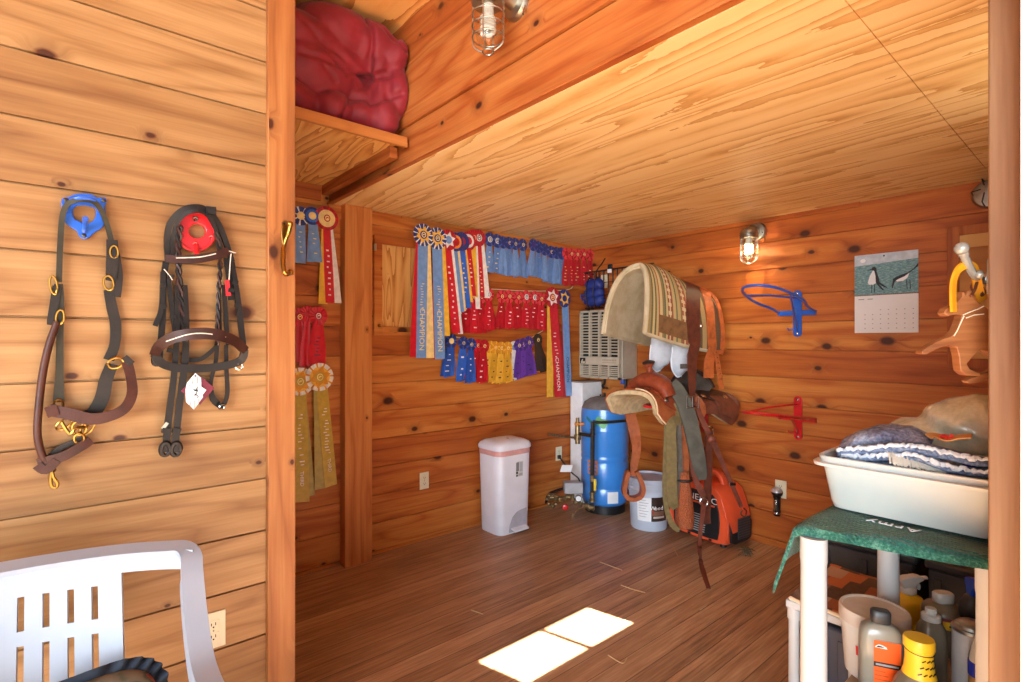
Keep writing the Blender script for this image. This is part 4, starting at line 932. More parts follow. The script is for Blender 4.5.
m = MB(); m.box((q.x-.008, q.y-.022, q.z-.005), (q.x+.010, q.y+.022, q.z+.04)); m.build('clip_body', M['black_plastic'], t, bevel=.006)
m = MB(); m.box((q.x-.011, q.y-.02, q.z-.032), (q.x-.001, q.y+.02, q.z-.001)); m.build('tag', M['white_paint'], t, bevel=.002)

M['ivory'] = pbr('ivory_plastic', (226, 220, 192), .4, var=.03)
def plate(name, label, cat, c, wdir, n, sockets=True, w=.036, h=.058):
    c = Vector(c); wd = Vector(wdir); n = Vector(n)
    t = thing(name, label, cat, c)
    m = MB(); m.obox(c + n*.003, wd*w, n*.003, Vector((0, 0, h))); m.build('cover_plate', M['ivory'], t, bevel=.002)
    if sockets:
        for s in (-1, 1):
            cc = c + n*.0065 + Vector((0, 0, s*.0195)); m = MB()
            m.obox(cc, wd*.017, n*.0012, Vector((0, 0, .0135))); sk = m.build('socket', M['ivory'], t, bevel=.004)
            for d in (-.006, .006): 
                m = MB(); m.obox(cc + wd*d + n*.0013 + Vector((0, 0, .002)), wd*.0012, n*.0003, Vector((0, 0, .0045))); m.build('slot', M['hollow'], sk)
            m = MB(); m.ball(cc + n*.0012 - Vector((0, 0, .0075)), (.0025, .0025, .0025), 8, 5); m.build('slot', M['hollow'], sk)
    else:
        m = MB(); m.obox(c + n*.010, wd*.005, n*.006, Vector((0, 0, .011))); m.build('toggle', M['ivory'], t, bevel=.001)
    m = MB(); m.ball(c + n*.006, (.003, .003, .003), 8, 5); m.build('screw', M['chrome'], t)
    return t
plate('outlet', 'ivory wall outlet left of the white pedal bin', 'outlet', PY(424, 480.5, YC), (1, 0, 0), (0, -1, 0))
plate('outlet', 'ivory wall outlet right of the pedal bin, with the pump cord plugged in', 'outlet', PY(558.5, 453.5, YC), (1, 0, 0), (0, -1, 0))
plate('switch', 'ivory switch plate on the right wall behind the wire basket', 'switch', PX(604.5, 281.5, XC), (0, 1, 0), (-1, 0, 0), False)
plate('outlet', 'ivory wall outlet on the right wall with a torch plugged in', 'outlet', PX(781, 489, XC), (0, 1, 0), (-1, 0, 0))
plate('outlet', 'ivory wall outlet behind the arm of the white plastic chair', 'outlet', PY(213, 630, YL), (1, 0, 0), (0, -1, 0))
# rechargeable torch in the outlet
M['torch_face'] = pbr('torch_silver', (188, 190, 194), .3, .3)
q = PX(777, 493, XC-.035); t = thing('torch', 'black and chrome torch plugged into the outlet behind the green towel', 'torch', q - Vector((0, 0, .14)))
m = MB(); m.ball(q + Vector((0, 0, .005)), (.034, .036, .032), 18, 12); m.build('head', M['black_plastic'], t, smooth=80)
m = MB(); m.lathe([(.024, -.025), (.021, -.04), (.020, -.115), (.024, -.12), (.024, -.140), (.018, -.150), (.00001, -.152)], q, 18); m.build('body', M['black_plastic'], t)
m = MB(); m.lathe([(.0352, .006), (.0345, .014), (.029, .024), (.018, .033), (.00001, .0375)], q + Vector((-.004, 0, .003)), 20); m.build('reflector', M['torch_face'], t, smooth=80)
m = MB(); m.obox(q + Vector((-.021, .004, -.078)), Vector((.003, 0, 0)), Vector((0, .010, 0)), Vector((0, 0, .034))); m.build('chrome_grip', M['chrome'], t, bevel=.002)
m = MB(); m.lathe([(.0245, -.124), (.0255, -.128), (.0255, -.134), (.0245, -.138)], q, 18); m.build('chrome_ring', M['chrome'], t)
m = MB(); m.box((q.x+.02, q.y-.012, q.z-.012), (XC-.008, q.y+.012, q.z+.014)); m.build('plug', M['black_plastic'], t, bevel=.003)

# calendar
t0 = PX(855, 256, XC-.006); t1 = PX(918.5, 249.5, XC-.006); b0 = PX(854.5, 333.5, XC-.006); b1 = PX(918.5, 332, XC-.006)
yA, yB = (t0.y+b0.y)/2, (t1.y+b1.y)/2; zt, zbm = (t0.z+t1.z)/2, (b0.z+b1.z)/2; Wc, Hc = yA-yB, zt-zbm; xc = XC-.005
def cal(u, v, d=0.0): return Vector((xc-d, yA-u*Wc, zbm+v*Hc))       # u left to right, v up
t = thing('calendar', 'hanging calendar with two black and white wading birds, on the right wall', 'calendar', cal(.5, 0))
M['paper'] = pbr('calendar_paper', (226, 224, 222), .6, var=.02, vs=6); M['ink'] = pbr('dark_ink', (34, 36, 42), .6, var=.02); M['grey_ink'] = pbr('grey_ink', (150, 150, 152), .6)
N = NT('painted_water'); s = N.sep(N.pos()); f = N.noise(N.xyz(0, N.math('MULTIPLY', s[1], 50), N.math('MULTIPLY', s[2], 190)), 1, 3, .7); g = N.noise(N.pos(), 14, 2)
cl = N.ramp(f, [(.35, c4((76, 112, 118))), (.55, c4((110, 148, 150))), (.72, c4((168, 188, 186)))]); cl = N.mix(N.math('MULTIPLY', N.sstep(s[1], yA-Wc*.38, yA-Wc*.02), .6), cl, c4((160, 156, 192)))
M['water_paint'] = N.fin(cl, .5)
M['sky_paint'] = pbr('painted_sky', (178, 186, 192), .5, var=.12, vs=30)
m = MB(); m.surf(lambda u, v: cal(u, v*.475, .001 + .006*math.sin(PI*v)*math.sin(PI*u)), 6, 6); m.build('lower_page', M['paper'], t, solid=.002)
m = MB(); m.surf(lambda u, v: cal(u, .485+v*.515, .002), 6, 6); pg = m.build('upper_page', M['water_paint'], t, solid=.002)
m = MB(); m.add([cal(0, .86, .0034), cal(1, .90, .0034), cal(1, 1, .0034), cal(0, 1, .0034)], [(0, 1, 2, 3)]); m.build('painted_sky', M['sky_paint'], pg, solid=.0004)
m = MB(); m.prism([cal(.14+.045*math.cos(a), .925+.025*math.sin(a), .0036) for a in [2*PI*k/20 for k in range(20)]], (-.0004, 0, 0)); m.build('painted_moon', M['paper'], pg)
def poly(nm, mat, pts, d): m = MB(); m.prism([cal(u, v, d) for u, v in pts], (-.0004, 0, 0)); return m.build(nm, mat, pg, smooth=0)
poly('bird_belly', M['paper'], [(.31, .80), (.35, .80), (.36, .73), (.36, .66), (.345, .625), (.30, .61), (.24, .615), (.22, .64), (.25, .72)], .0038)
poly('bird_back', M['ink'], [(.19, .795), (.285, .815), (.29, .83), (.33, .84), (.36, .82), (.365, .77), (.40, .69), (.41, .64), (.55, .555), (.47, .575), (.40, .615), (.49, .53), (.45, .54), (.38, .60), (.35, .64), (.345, .72), (.325, .785), (.285, .80)], .0044)
for u in (.28, .325): poly('bird_leg', M['ink'], [(u, .615), (u+.012, .615), (u+.010, .51), (u-.002, .51)], .0042)
poly('bird_belly', M['paper'], [(.66, .655), (.72, .67), (.80, .69), (.87, .73), (.84, .67), (.78, .635), (.68, .63)], .0038)
poly('bird_back', M['ink'], [(.60, .55), (.615, .55), (.645, .625), (.665, .645), (.72, .665), (.80, .69), (.90, .745), (1.0, .80), (1.0, .84), (.93, .775), (.85, .735), (.74, .71), (.66, .685), (.62, .665), (.615, .63)], .0044)
for u in (.82, .87): poly('bird_leg', M['ink'], [(u, .645), (u+.01, .645), (u+.022, .53), (u+.010, .53)], .0042)
for r in range(5):
    m = MB()
    for cdx in range(7):
        if r == 0 and cdx < 2: continue
        u = .17+cdx*.125; v = .285-r*.058; m.box((xc-.0092, yA-(u+.018)*Wc, zbm+v*Hc), (xc-.0084, yA-u*Wc, zbm+(v+.010)*Hc))
    m.build('day_numbers', M['grey_ink'], t)
m = MB(); m.box((xc-.0092, yA-.16*Wc, zbm+.425*Hc), (xc-.002, yA-.07*Wc, zbm+.435*Hc)).box((xc-.0092, yA-.30*Wc, zbm+.425*Hc), (xc-.002, yA-.22*Wc, zbm+.435*Hc)); m.build('month_name', M['grey_ink'], t)
m = MB(); m.tube([cal(.02+.96*k/60, .480+(.006 if k % 2 else -.006), .004) for k in range(61)], .0009, 5); m.build('wire_binding', M['chrome'], t)
m = MB(); m.ball(cal(.48, .965, .005), (.004, .005, .005), 8, 6); m.build('nail', M['steel_dark'], t)

# hatches
M['pine_hatch'] = pine('pine_hatch', 'Z', -2, 6, (190, 112, 50), (164, 84, 32), (126, 56, 18), .6, .2, 9, across='Y', boardvar=.1)
def hatch(name, label, P, w, h, axis, z, mats, knob=None, fw=.05, extra=None):
    n = Vector((0, -1, 0)) if axis == 'X' else Vector((-1, 0, 0)); wd = Vector((1, 0, 0)) if axis == 'X' else Vector((0, -1, 0))
    o = Vector(P); t = thing(name, label, 'hatch', o)
    def bx(m, a0, a1, b0, b1, d0, d1):
        p = o + wd*a0 + n*d0 + Vector((0, 0, b0)); q2 = o + wd*a1 + n*d1 + Vector((0, 0, b1))
        return m.box([min(a, b) for a, b in zip(p, q2)], [max(a, b) for a, b in zip(p, q2)])
    m = MB(); bx(m, fw*.6, w-fw*.6, fw*.6, h-fw*.6, .002, .010); m.build('panel', M['ply_hatch'], t)
    for nm, r in (('stile', (0, fw, 0, h)), ('stile', (w-fw, w, 0, h)), ('rail', (fw, w-fw, 0, fw)), ('rail', (fw, w-fw, h-fw, h))):
        m = MB(); bx(m, *r, .0, .022); m.build(nm, mats, t, bevel=.002)
    if knob:
        m = MB(); p = o + wd*knob[0] + n*.022 + Vector((0, 0, knob[1])); m.ball(p + n*.008, .011, 10, 8); m.build('knob', M['brass'], t)
    if extra:
        for b in extra:
            m = MB(); p = o + wd*.004 + n*.02 + Vector((0, 0, b)); m.obox(p, wd*.008, n*.006, Vector((0, 0, .022))); m.build('hinge', M['galv'], t)
    return t
a = PY(373, 335, YC); b = PY(420, 335, YC); zt2 = PY(373, 235, YC).z
hatch('wall_hatch', 'small framed plywood hatch between the post and the first long ribbon', a, b.x-a.x+.05, zt2-a.z, 'X', 0, M['pine_back'], (.03, .06), .055, [(zt2-a.z)-.08])
a = PX(948, 367.5, XC); zt3 = PX(948, 228, XC).z
hatch('wall_hatch', 'large framed plywood hatch on the right wall behind the wooden horse', a, .52, zt3-a.z, 'Y', 0, M['pine_hatch'], None, .05)

# pedal bin
M['bin_white'] = pbr('bin_plastic', (228, 231, 242), .4, var=.04, vs=8); M['bag_pink'] = pbr('pink_bag', (214, 160, 156), .4)
t = thing('pedal_bin', 'white plastic pedal bin with a pink liner edge against the ribbon wall', 'bin', (2.52, 3.02, 0))
bx0, bx1, by0_, by1_ = 2.342, 2.668, 2.885, 3.125
def binring(z, sc, front=1.0):
    cx, cy = (bx0+bx1)/2, (by0_+by1_)/2; hw, hd = (bx1-bx0)/2*sc, (by1_-by0_)/2*sc; out = []
    for k in range(48):
        a = 2*PI*k/48; ca, sa = math.cos(a), math.sin(a); e = .32
        out.append(Vector((cx + hw*math.copysign(abs(ca)**e, ca), cy + hd*math.copysign(abs(sa)**e, sa) - (.022*(1-abs(ca)**3) if sa < 0 else 0), z)))
    return out
rings = [(0, .88), (.006, .895), (.30, .94), (.575, .985), (.58, .955), (.30, .92), (.02, .87)]
m = MB(); rr = [binring(z, s_) for z, s_ in rings]; n = 48
m.add([p for r in rr for p in r], [(i*n+k, i*n+(k+1) % n, (i+1)*n+(k+1) % n, (i+1)*n+k) for i in range(len(rr)-1) for k in range(n)] + [tuple((len(rr)-1)*n+k for k in range(n))])
body = m.build('body', M['bin_white'], t, smooth=50)
m = MB(); rr = [binring(z, s_) for z, s_ in ((.572, .995), (.560, .998), (.582, 1.0), (.598, .985))]; m.add([p for r in rr for p in r], [(i*n+k, i*n+(k+1) % n, (i+1)*n+(k+1) % n, (i+1)*n+k) for i in range(3) for k in range(n)]); m.build('bag_edge', M['bag_pink'], t)
m = MB(); rr = [binring(z, s_) for z, s_ in ((.598, 1.03), (.605, 1.045), (.622, 1.04), (.640, .97), (.655, .80), (.664, .5), (.667, .15))]
m.add([p for r in rr for p in r], [(i*n+k, i*n+(k+1) % n, (i+1)*n+(k+1) % n, (i+1)*n+k) for i in range(len(rr)-1) for k in range(n)] + [tuple((len(rr)-1)*n+k for k in range(n)), tuple(range(n))[::-1]])
m.build('lid', M['bin_white'], t, smooth=50)
m = MB(); m.lathe([(.012, 0), (.012, .003), (.00001, .004)], (2.50, 2.96, .6645), 10); m.build('lid_button', M['putty_dark'], t)
yf = by0_-.010
m = MB(); cxp = 2.532; arch = [(cxp-.095, .0), (cxp-.088, .05), (cxp-.06, .105), (cxp-.02, .135), (cxp+.02, .145), (cxp+.075, .150), (cxp+.075, .0)]
m.prism([(x, yf-.006, z+.012) for x, z in arch], (0, .004, 0)); m.build('pedal_recess', pbr('bin_recess', (176, 178, 190), .5), t, bevel=.002)
m = MB(); m.prism([(cxp-.07, yf-.045, .030), (cxp+.065, yf-.045, .030), (cxp+.07, yf+.0, .045), (cxp-.075, yf+.0, .045)], (0, 0, -.012)); m.build('pedal', M['bin_white'], t, bevel=.004)
def zf(z): return by0_+.120 - (.120*lerp(.895, .985, z/.58)) - .0205
lb = pbr('sticker_white', (206, 208, 208), .5)
def stick(nm, mat, par, x0, x1, z0, z1, d):
    f = lambda z: zf(z) - d
    m = MB(); m.prism([(x0, f(z0), z0), (x1, f(z0), z0), (x1, f(z1), z1), (x0, f(z1), z1)], (0, .0006, 0)); return m.build(nm, mat, par)
st = stick('sticker', lb, t, 2.500, 2.568, .398, .508, .0015)
stick('sticker_print', pbr('print_grey', (120, 124, 130), .5), st, 2.503, 2.530, .440, .503, .0025)
stick('sticker_print', pbr('print_pale', (170, 178, 182), .5), st, 2.538, 2.565, .436, .503, .0025)
stick('sticker_mark', M['ink'], st, 2.503, 2.520, .419, .437, .0025); stick('sticker_mark', M['ink'], st, 2.503, 2.520, .402, .413, .0025)
for k in range(3): stick('sticker_mark', M['grey_ink'], st, 2.527+.013*k, 2.536+.013*k, .404, .422, .0025)
# white housing behind the tank
t = thing('pump_housing', 'tall narrow white metal housing behind the blue tank', 'housing', (3.45, 3.08, 0))
m = MB(); m.box((3.375, 3.015, .0), (3.63, 3.155, 1.02)); m.build('case', M['white_paint'], t, bevel=.006)
m = MB(); m.box((3.37, 3.01, 1.02), (3.635, 3.16, 1.032)); m.build('top_cover', pbr('dusty_top', (150, 128, 112), .7), t, bevel=.003)
# blue pressure tank
M['tank_blue'] = pbr('tank_blue', (58, 136, 220), .28, var=.06, vs=6, coat=.5); M['dust_blue'] = pbr('dusty_blue', (112, 106, 104), .7, var=.2, vs=14)
tc = Vector((3.412, 2.805, 0)); R_ = .192
t = thing('pressure_tank', 'blue steel water pressure tank in the far corner', 'tank', tc)
m = MB(); prof = [(R_*.86, .0), (R_*.86, .075)]; m.lathe(prof, tc, 40); m.build('stand', M['black_plastic'], t)
prof = [(R_*.55, .060), (R_*.86, .066), (R_*.96, .09), (R_*.985, .13), (R_, .20), (R_*.985, .205), (R_*.985, .212), (R_, .217), (R_, .395), (R_*.985, .402), (R_*.975, .412), (R_*.985, .422), (R_, .430), (R_, .452), (R_*.985, .458), (R_*.985, .464), (R_, .47), (R_, .655), (R_*1.006, .66), (R_*1.006, .665), (R_, .67), (R_, .785), (R_*.97, .83)]
m = MB(); m.lathe(prof, tc, 48); m.build('shell', M['tank_blue'], t, smooth=50)
m = MB(); m.lathe([(R_*.97, .83), (R_*.86, .875), (R_*.64, .905), (R_*.36, .920), (.00001, .925)], tc, 48); m.build('dome', M['dust_blue'], t, smooth=60)
m = MB(); m.tube([tc + Vector((-.03, -.02, .92)), tc + Vector((-.03, -.02, .955))], .012, 8); m.build('air_valve', M['black_plastic'], t)
for da, dz in ((.6, .92), (1.0, .905)): 
    m = MB(); m.tube([tc + Vector((-.08*math.cos(da*3), .06, dz-.02)), tc + Vector((-.08*math.cos(da*3), .06, dz+.012))], .007, 8); m.build('bolt', M['black_plastic'], t)
def onshell(deg, z, d=.002): a = math.radians(deg); return tc + Vector((math.cos(a)*(R_+d), math.sin(a)*(R_+d), z))
def decal(nm, mat, a0, a1, z0, z1, d=.002):
    m = MB(); m.surf(lambda u, v: onshell(lerp(a0, a1, u), lerp(z0, z1, v), d), 8, 1); return m.build(nm, mat, t, solid=.001)
gs = pbr('green_label', (96, 176, 120), .4); 
m = MB(); m.surf(lambda u, v: onshell(lerp(196, 228, u), .735 + .05*math.sin(PI*u)**.5*(v-.5)*1.6 + .012*math.sin(u*7), .003), 14, 4); m.build('green_label', gs, t, solid=.001)
m = MB(); m.surf(lambda u, v: onshell(lerp(172, 200, u), .765 - .06*u + .014*(v-.5)*2, .003), 10, 2); m.build('green_label', pbr('teal_label', (40, 120, 130), .4), t, solid=.001)
decal('paper_label', M['white_paint'], 226, 252, .10, .19); dl = decal('orange_label', pbr('salmon_label', (196, 128, 96), .5), 176, 204, .32, .43)
for k in range(3): decal('lettering', M['tank_blue'], 179, 201, .336+.03*k, .350+.03*k, .0035)
# pipework on the floor
M['pipe_dark'] = pbr('black_iron_pipe', (62, 54, 46), .5, .6, var=.2); M['pipe_brass'] = pbr('dull_brass', (150, 128, 92), .42, .8, var=.25, vs=60)
p0_ = PD(592, 505, 4.06)
t = thing('pump_pipework', 'pump pipework with brass valves and grey switch box left of the blue tank', 'pipework', (p0_.x, p0_.y, 0))
def pipe(nm, pts, r=.013, mt='pipe_dark', n=8): m = MB(); m.tube(pts, r, n); return m.build(nm, M[mt], t)
dP = 4.06
pipe('riser_pipe', [PD(592.3, 500, dP), PD(592.3, 470, dP), PD(592.8, 421.5, dP)], .016)
pipe('cross_pipe', catmull([PD(592.8, 421.5, dP), PD(600, 422.5, dP-.01), PD(612, 422, dP), PD(628, 420.5, dP+.05)], 3), .011)
pipe('branch_pipe', [PD(592.3, 436, dP), PD(578, 433.5, 4.3)], .014)
pipe('wall_pipe', [PY(548, 434, YC-.01), PY(566, 437, YC-.06), PD(578, 438, 4.3)], .009, 'pipe_brass')
m = MB(); q = PD(577.5, 437.5, 4.28)
m.lathe([(.02, -.05), (.02, -.02), (.028, -.016), (.028, .02), (.02, .024), (.02, .12), (.014, .13), (.014, .16)], q, 12); m.build('valve_body', M['pipe_brass'], t)
m = MB(); m.obox(PD(579.5, 424, 4.26), Vector((.035, -.02, 0)), Vector((.004, .008, 0)), Vector((0, 0, .008))); m.build('orange_lever', pbr('orange_lever', (226, 132, 30), .4), t, bevel=.003)
m = MB(); m.obox(PD(595, 485, dP-.02), Vector((.008, -.006, 0)), Vector((.004, .006, 0)), Vector((0, 0, .045))); m.build('yellow_lever', pbr('yellow_lever', (226, 196, 60), .4), t, bevel=.004)
def fitting(c, ax, L, r, mt='pipe_brass', nm='brass_fitting'):
    ax = Vector(ax).normalized(); m = MB(); Mx = ax.to_track_quat('Z', 'Y').to_matrix()
    m.lathe([(r*.7, -L/2), (r, -L/2+.004), (r, -L/4), (r*.75, -L/4+.003), (r*.75, L/4), (r, L/4+.003), (r, L/2-.004), (r*.7, L/2)], c, 12, Mx); return m.build(nm, M[mt], t)
al_ = Vector((.75, -.60, -.05))
base = [PD(x, y, d) for x, y, d in ((553, 497, 4.25), (561, 499, 4.2), (569, 497, 4.15), (577, 502, 4.1), (585, 506, 4.05), (591, 507.5, 4.05))]
pipe('manifold', catmull(base, 3), .014, 'pipe_brass')
for c_, L, r in zip(base, (.07, .05, .06, .055, .06, .05), (.032, .024, .028, .022, .027, .026)): fitting(c_, al_, L, r)
fitting(PD(592.3, 497, dP), (0, 0, 1), .08, .024); fitting(PD(592.3, 478, dP), (0, 0, 1), .05, .022); fitting(PD(592.5, 432, dP), (0, 0, 1), .05, .021, 'pipe_dark')
m = MB()
for k in range(7):
    a = 2*PI*k/7; q = PD(551, 500, 4.22) + Vector((.045*math.cos(a), .02*math.sin(a)-.01, .04*math.sin(a*1.0))); m.ball(q, (.020, .020, .017), 8, 6)
m.build('valve_wheel', M['pipe_brass'], t)
pipe('supply_pipe', catmull([PD(546, 503, 4.28), PD(549, 494, 4.35), PD(560, 489.5, 4.40), PD(572, 486, 4.42)], 4), .011, 'pipe_dark')
m = MB(); q = PD(565.5, 507.5, 4.05); Mx = Vector((-.6, -.75, 0)).to_track_quat('Z', 'Y').to_matrix(); m.lathe([(.020, -.012), (.024, -.004), (.020, .004), (.006, .008), (.00001, .012)], q, 10, Mx); m.build('red_handle', M['red_steel'], t)
m = MB(); q = PD(578.5, 498.5, 4.02); m.lathe([(.024, -.02), (.026, -.004), (.026, .004), (.022, .006)], q, 18, Mx); g_ = m.build('gauge', M['black_plastic'], t); m = MB(); m.lathe([(.021, .0065), (.00001, .007)], q, 18, Mx); m.build('gauge_face', M['white_paint'], g_)
pipe('drain_tap', catmull([PD(585, 507, 4.02), PD(577, 510, 3.98), PD(573, 515, 3.96), PD(573.5, 519, 3.955)], 4), .009, 'pipe_brass')
q = PD(573, 487, 4.14); m = MB(); m.obox(q, Vector((.055, -.045, 0)), Vector((.03, .037, 0)), Vector((0, 0, .042))); m.build('switch_box', pbr('grey_box', (166, 168, 174), .45), t, bevel=.006)
pipe('box_stem', [q - Vector((0, 0, .04)), PD(573, 499, 4.12)], .010, 'pipe_brass')
pipe('power_cord', catmull([PY(559.5, 457, YC-.02), PY(563, 462, YC-.06), PD(571, 472, 4.35), PD(578, 478, 4.2), PD(580, 483, 4.14), q + Vector((.05, -.03, .0))], 5), .006, 'black_wire')
m = MB(); m.obox(PY(559.2, 457, YC-.016), Vector((.014, 0, 0)), Vector((0, .010, 0)), Vector((0, 0, .016))); m.build('plug', M['black_plastic'], t, bevel=.004)
m = MB(); m.obox(PD(566.5, 468.5, 4.32), Vector((.034, -.03, .0)), Vector((.002, .002, 0)), Vector((.012, 0, .026))); m.build('paper_tag', M['white_paint'], t)
# paint pail
M['pail_grey'] = pbr('pail_plastic', (190, 200, 216), .35, var=.05, vs=8)
bc = Vector((3.35, 2.335, 0)); t = thing('plastic_pail', 'pale grey paint pail with white and dark label, between tank and generator', 'pail', bc)
r0, r1 = .132, .150
m = MB(); m.lathe([(r0*.97, 0), (r0, .006), (lerp(r0, r1, .72), .265), (r1*1.01, .268), (r1*1.01, .285), (lerp(r0, r1, .85), .288), (lerp(r0, r1, .88), .320), (r1*1.02, .322), (r1*1.02, .334), (r1*.99, .336), (r1*1.0, .355), (r1*1.035, .357), (r1*1.035, .372), (r1*.99, .374), (r1*.97, .36)], bc, 48); m.build('body', M['pail_grey'], t, smooth=40)
m = MB(); m.lathe([(r1*.985, .350), (r1*.975, .345), (.00001, .345)], bc, 40); m.build('lid', pbr('dusty_lid', (112, 88, 74), .75, var=.2), t)
def onpail(deg, z, d=.0015): a = math.radians(deg); r = lerp(r0, r1, z/.372)+d; return bc + Vector((r*math.cos(a), r*math.sin(a), z))
def pdecal(nm, mat, a0, a1, z0, z1, d=.0015, par=None):
    m = MB(); m.surf(lambda u, v: onpail(lerp(a0, a1, u), lerp(z0, z1, v), d), 10, 1); return m.build(nm, mat, par or t, solid=.0008)
lw = pdecal('white_label', M['white_paint'], 180, 222, .075, .245); ld = pdecal('dark_label', pbr('dark_label', (52, 34, 28), .5), 222, 276, .075, .250)
pdecal('label_stripe', pbr('brown_print', (120, 84, 66), .5), 224, 262, .118, .150, .003, ld); pdecal('label_stripe', pbr('pale_print', (190, 178, 168), .5), 228, 264, .098, .112, .003, ld); pdecal('label_stripe', pbr('rust_print', (150, 60, 36), .5), 223, 229, .13, .16, .003, ld)
for k in range(7): pdecal('label_text', M['grey_ink'], 186, 206+8*((k*5) % 3)*.5, .226-.02*k, .229-.02*k, .003, lw)
for k, ch in enumerate('Wood'):
    p = onpail(226+k*9.5, .172, .004); a = math.radians(226+k*9.5)
    text('lettering', ch, M['foil_white'], .040, p, (-math.sin(a), math.cos(a), 0), (0, 0, 1), ld)
for sgn in (160, 340):
    m = MB(); p = onpail(sgn, .30, .004); m.ball(p, .012, 10, 6); m.build('handle_lug', M['pail_grey'], t)

# generator
M['gen_orange'] = pbr('orange_shell', (236, 92, 52), .38, var=.05, vs=10); M['gen_black'] = pbr('black_shell', (30, 31, 34), .45, var=.1)
M['gen_grey'] = pbr('grey_mesh', (70, 72, 74), .55)
gA = Vector((3.335, 1.715, 0)); gu = Vector((.12, .993, 0)).normalized(); gw = Vector((gu.y, -gu.x, 0))   # gu along the front (away from us), gw to the wall
GL, GW, GH = .475, .262, .40
def G(a, b, z): return gA + gu*a + gw*b + Vector((0, 0, z))
t = thing('generator', 'orange and black portable generator under the saddle straps', 'generator', G(GL/2, GW/2, 0))
side = [(.02, .028), (.0, .07), (-.004, .17), (.012, .235), (.035, .30), (.062, .365), (.105, .395), (.19, .405), (.30, .402), (.40, .385), (.455, .345), (.475, .25), (.475, .09), (.455, .035), (.40, .022), (.10, .018)]
def gprof(b): return [G(a, b, z) for a, z in side]
m = MB(); bs = [(0.012, .93), (.0, .985), (.03, 1.0), (GW-.03, 1.0), (GW, .985), (GW-.012+.012, .93)]
cx_, cz_ = .235, .205
vs = []; n = len(side)
for b, k in [(.004, .94), (-.004, .975), (.016, 1.0), (GW-.016, 1.0), (GW+.004, .975), (GW, .94)]:
    vs += [G(cx_+(a-cx_)*k, b, cz_+(z-cz_)*k) for a, z in side]
m.add(vs, [(i*n+k, i*n+(k+1) % n, (i+1)*n+(k+1) % n, (i+1)*n+k) for i in range(5) for k in range(n)] + [tuple(range(n)), tuple(range(5*n, 6*n))[::-1]])
m.build('shell', M['gen_orange'], t, smooth=40, bevel=.006)
pan = [(.072, .050), (.060, .10), (.056, .17), (.062, .24), (.085, .315), (.11, .342), (.20, .352), (.33, .350), (.40, .325), (.425, .26), (.43, .10), (.41, .055), (.30, .045), (.15, .044)]
m = MB(); m.prism([G(a, -.003, z) for a, z in pan], gw*-.008); fp = m.build('front_panel', M['gen_black'], t, bevel=.003)
# louvres, badge, lettering
for k in range(8):
    m = MB(); z = .075+.016*k; m.obox(G(.285-.008*k, -.0125, z), gu*(.115-.006*k), gw*.002, Vector((0, 0, .003))); m.build('louvre', pbr('louvre_grey', (170, 172, 172), .5) if k == 0 else bpy.data.materials['louvre_grey'], fp)
text('lettering', 'GENERAC', M['foil_white'], .058, G(.232, -.0125, .300), -gu, (0, 0, 1), fp, .001, 'CENTER', 1.0, 1.25)
m = MB(); m.obox(G(.235, -.0120, .268), gu*.145, gw*.0008, Vector((0, 0, .006))); m.build('orange_bar', M['gen_orange'], fp)
m = MB(); m.prism([G(a, -.0115, z) for a, z in ((.125, .205), (.195, .215), (.185, .15), (.158, .135))], gw*-.001); m.build('badge', pbr('badge_grey', (150, 152, 156), .4), fp)
m = MB(); m.prism([G(a, -.0128, z) for a, z in ((.125, .205), (.195, .215), (.194, .205), (.125, .195))], gw*-.001); m.build('badge_bar', M['gen_orange'], fp)
text('lettering', '20', M['foil_white'], .034, G(.165, -.0130, .172), -gu, (0, 0, 1), fp, .001)
# black end piece with mesh
e0 = [(.018, .05), (.06, .035), (GW-.06, .035), (GW-.018, .05), (GW-.012, .16), (GW-.03, .275), (GW*.5, .30), (.03, .262), (.012, .16)]
m = MB(); m.prism([G(-.001 - .0 + (.05 if z > .26 else .008 if z > .2 else 0), b, z) for b, z in e0], gu*-.014); ep = m.build('end_panel', M['gen_black'], t, bevel=.004)
m = MB(); m.prism([G(-.017, b, z) for b, z in ((.085, .06), (.225, .06), (.225, .20), (.085, .20))], gu*-.003); gm = m.build('end_grille', M['gen_grey'], t)
for k in range(8): m = MB(); m.obox(G(-.021, .155, .07+.017*k), gw*.066, gu*.0015, Vector((0, 0, .003))); m.build('grille_bar', M['gen_black'], gm)
# carrying handle: arched grip on top
hp = [G(.11, GW/2, .375), G(.13, GW/2, .43), G(.165, GW/2, .462), G(.23, GW/2, .468), G(.30, GW/2, .462), G(.345, GW/2, .43), G(.365, GW/2, .38)]
m = MB(); m.strap(catmull(hp, 5), .052, .030, [Vector(gw)*0 + (p-G(.235, GW/2, .36)).normalized() for p in catmull(hp, 5)]); m.build('handle', M['gen_orange'], t, smooth=40, bevel=.008)
for a, b in ((.06, .04), (.42, .04), (.06, GW-.04), (.42, GW-.04)):
    m = MB(); m.lathe([(.018, 0), (.022, .004), (.020, .030)], G(a, b, 0), 12); m.build('rubber_foot', M['black_plastic'], t)
for a in (.13, .30): m = MB(); m.obox(G(a, -.006, .034), gu*.010, gw*.003, Vector((0, 0, .006))); m.build('screw_slot', M['hollow'], t)
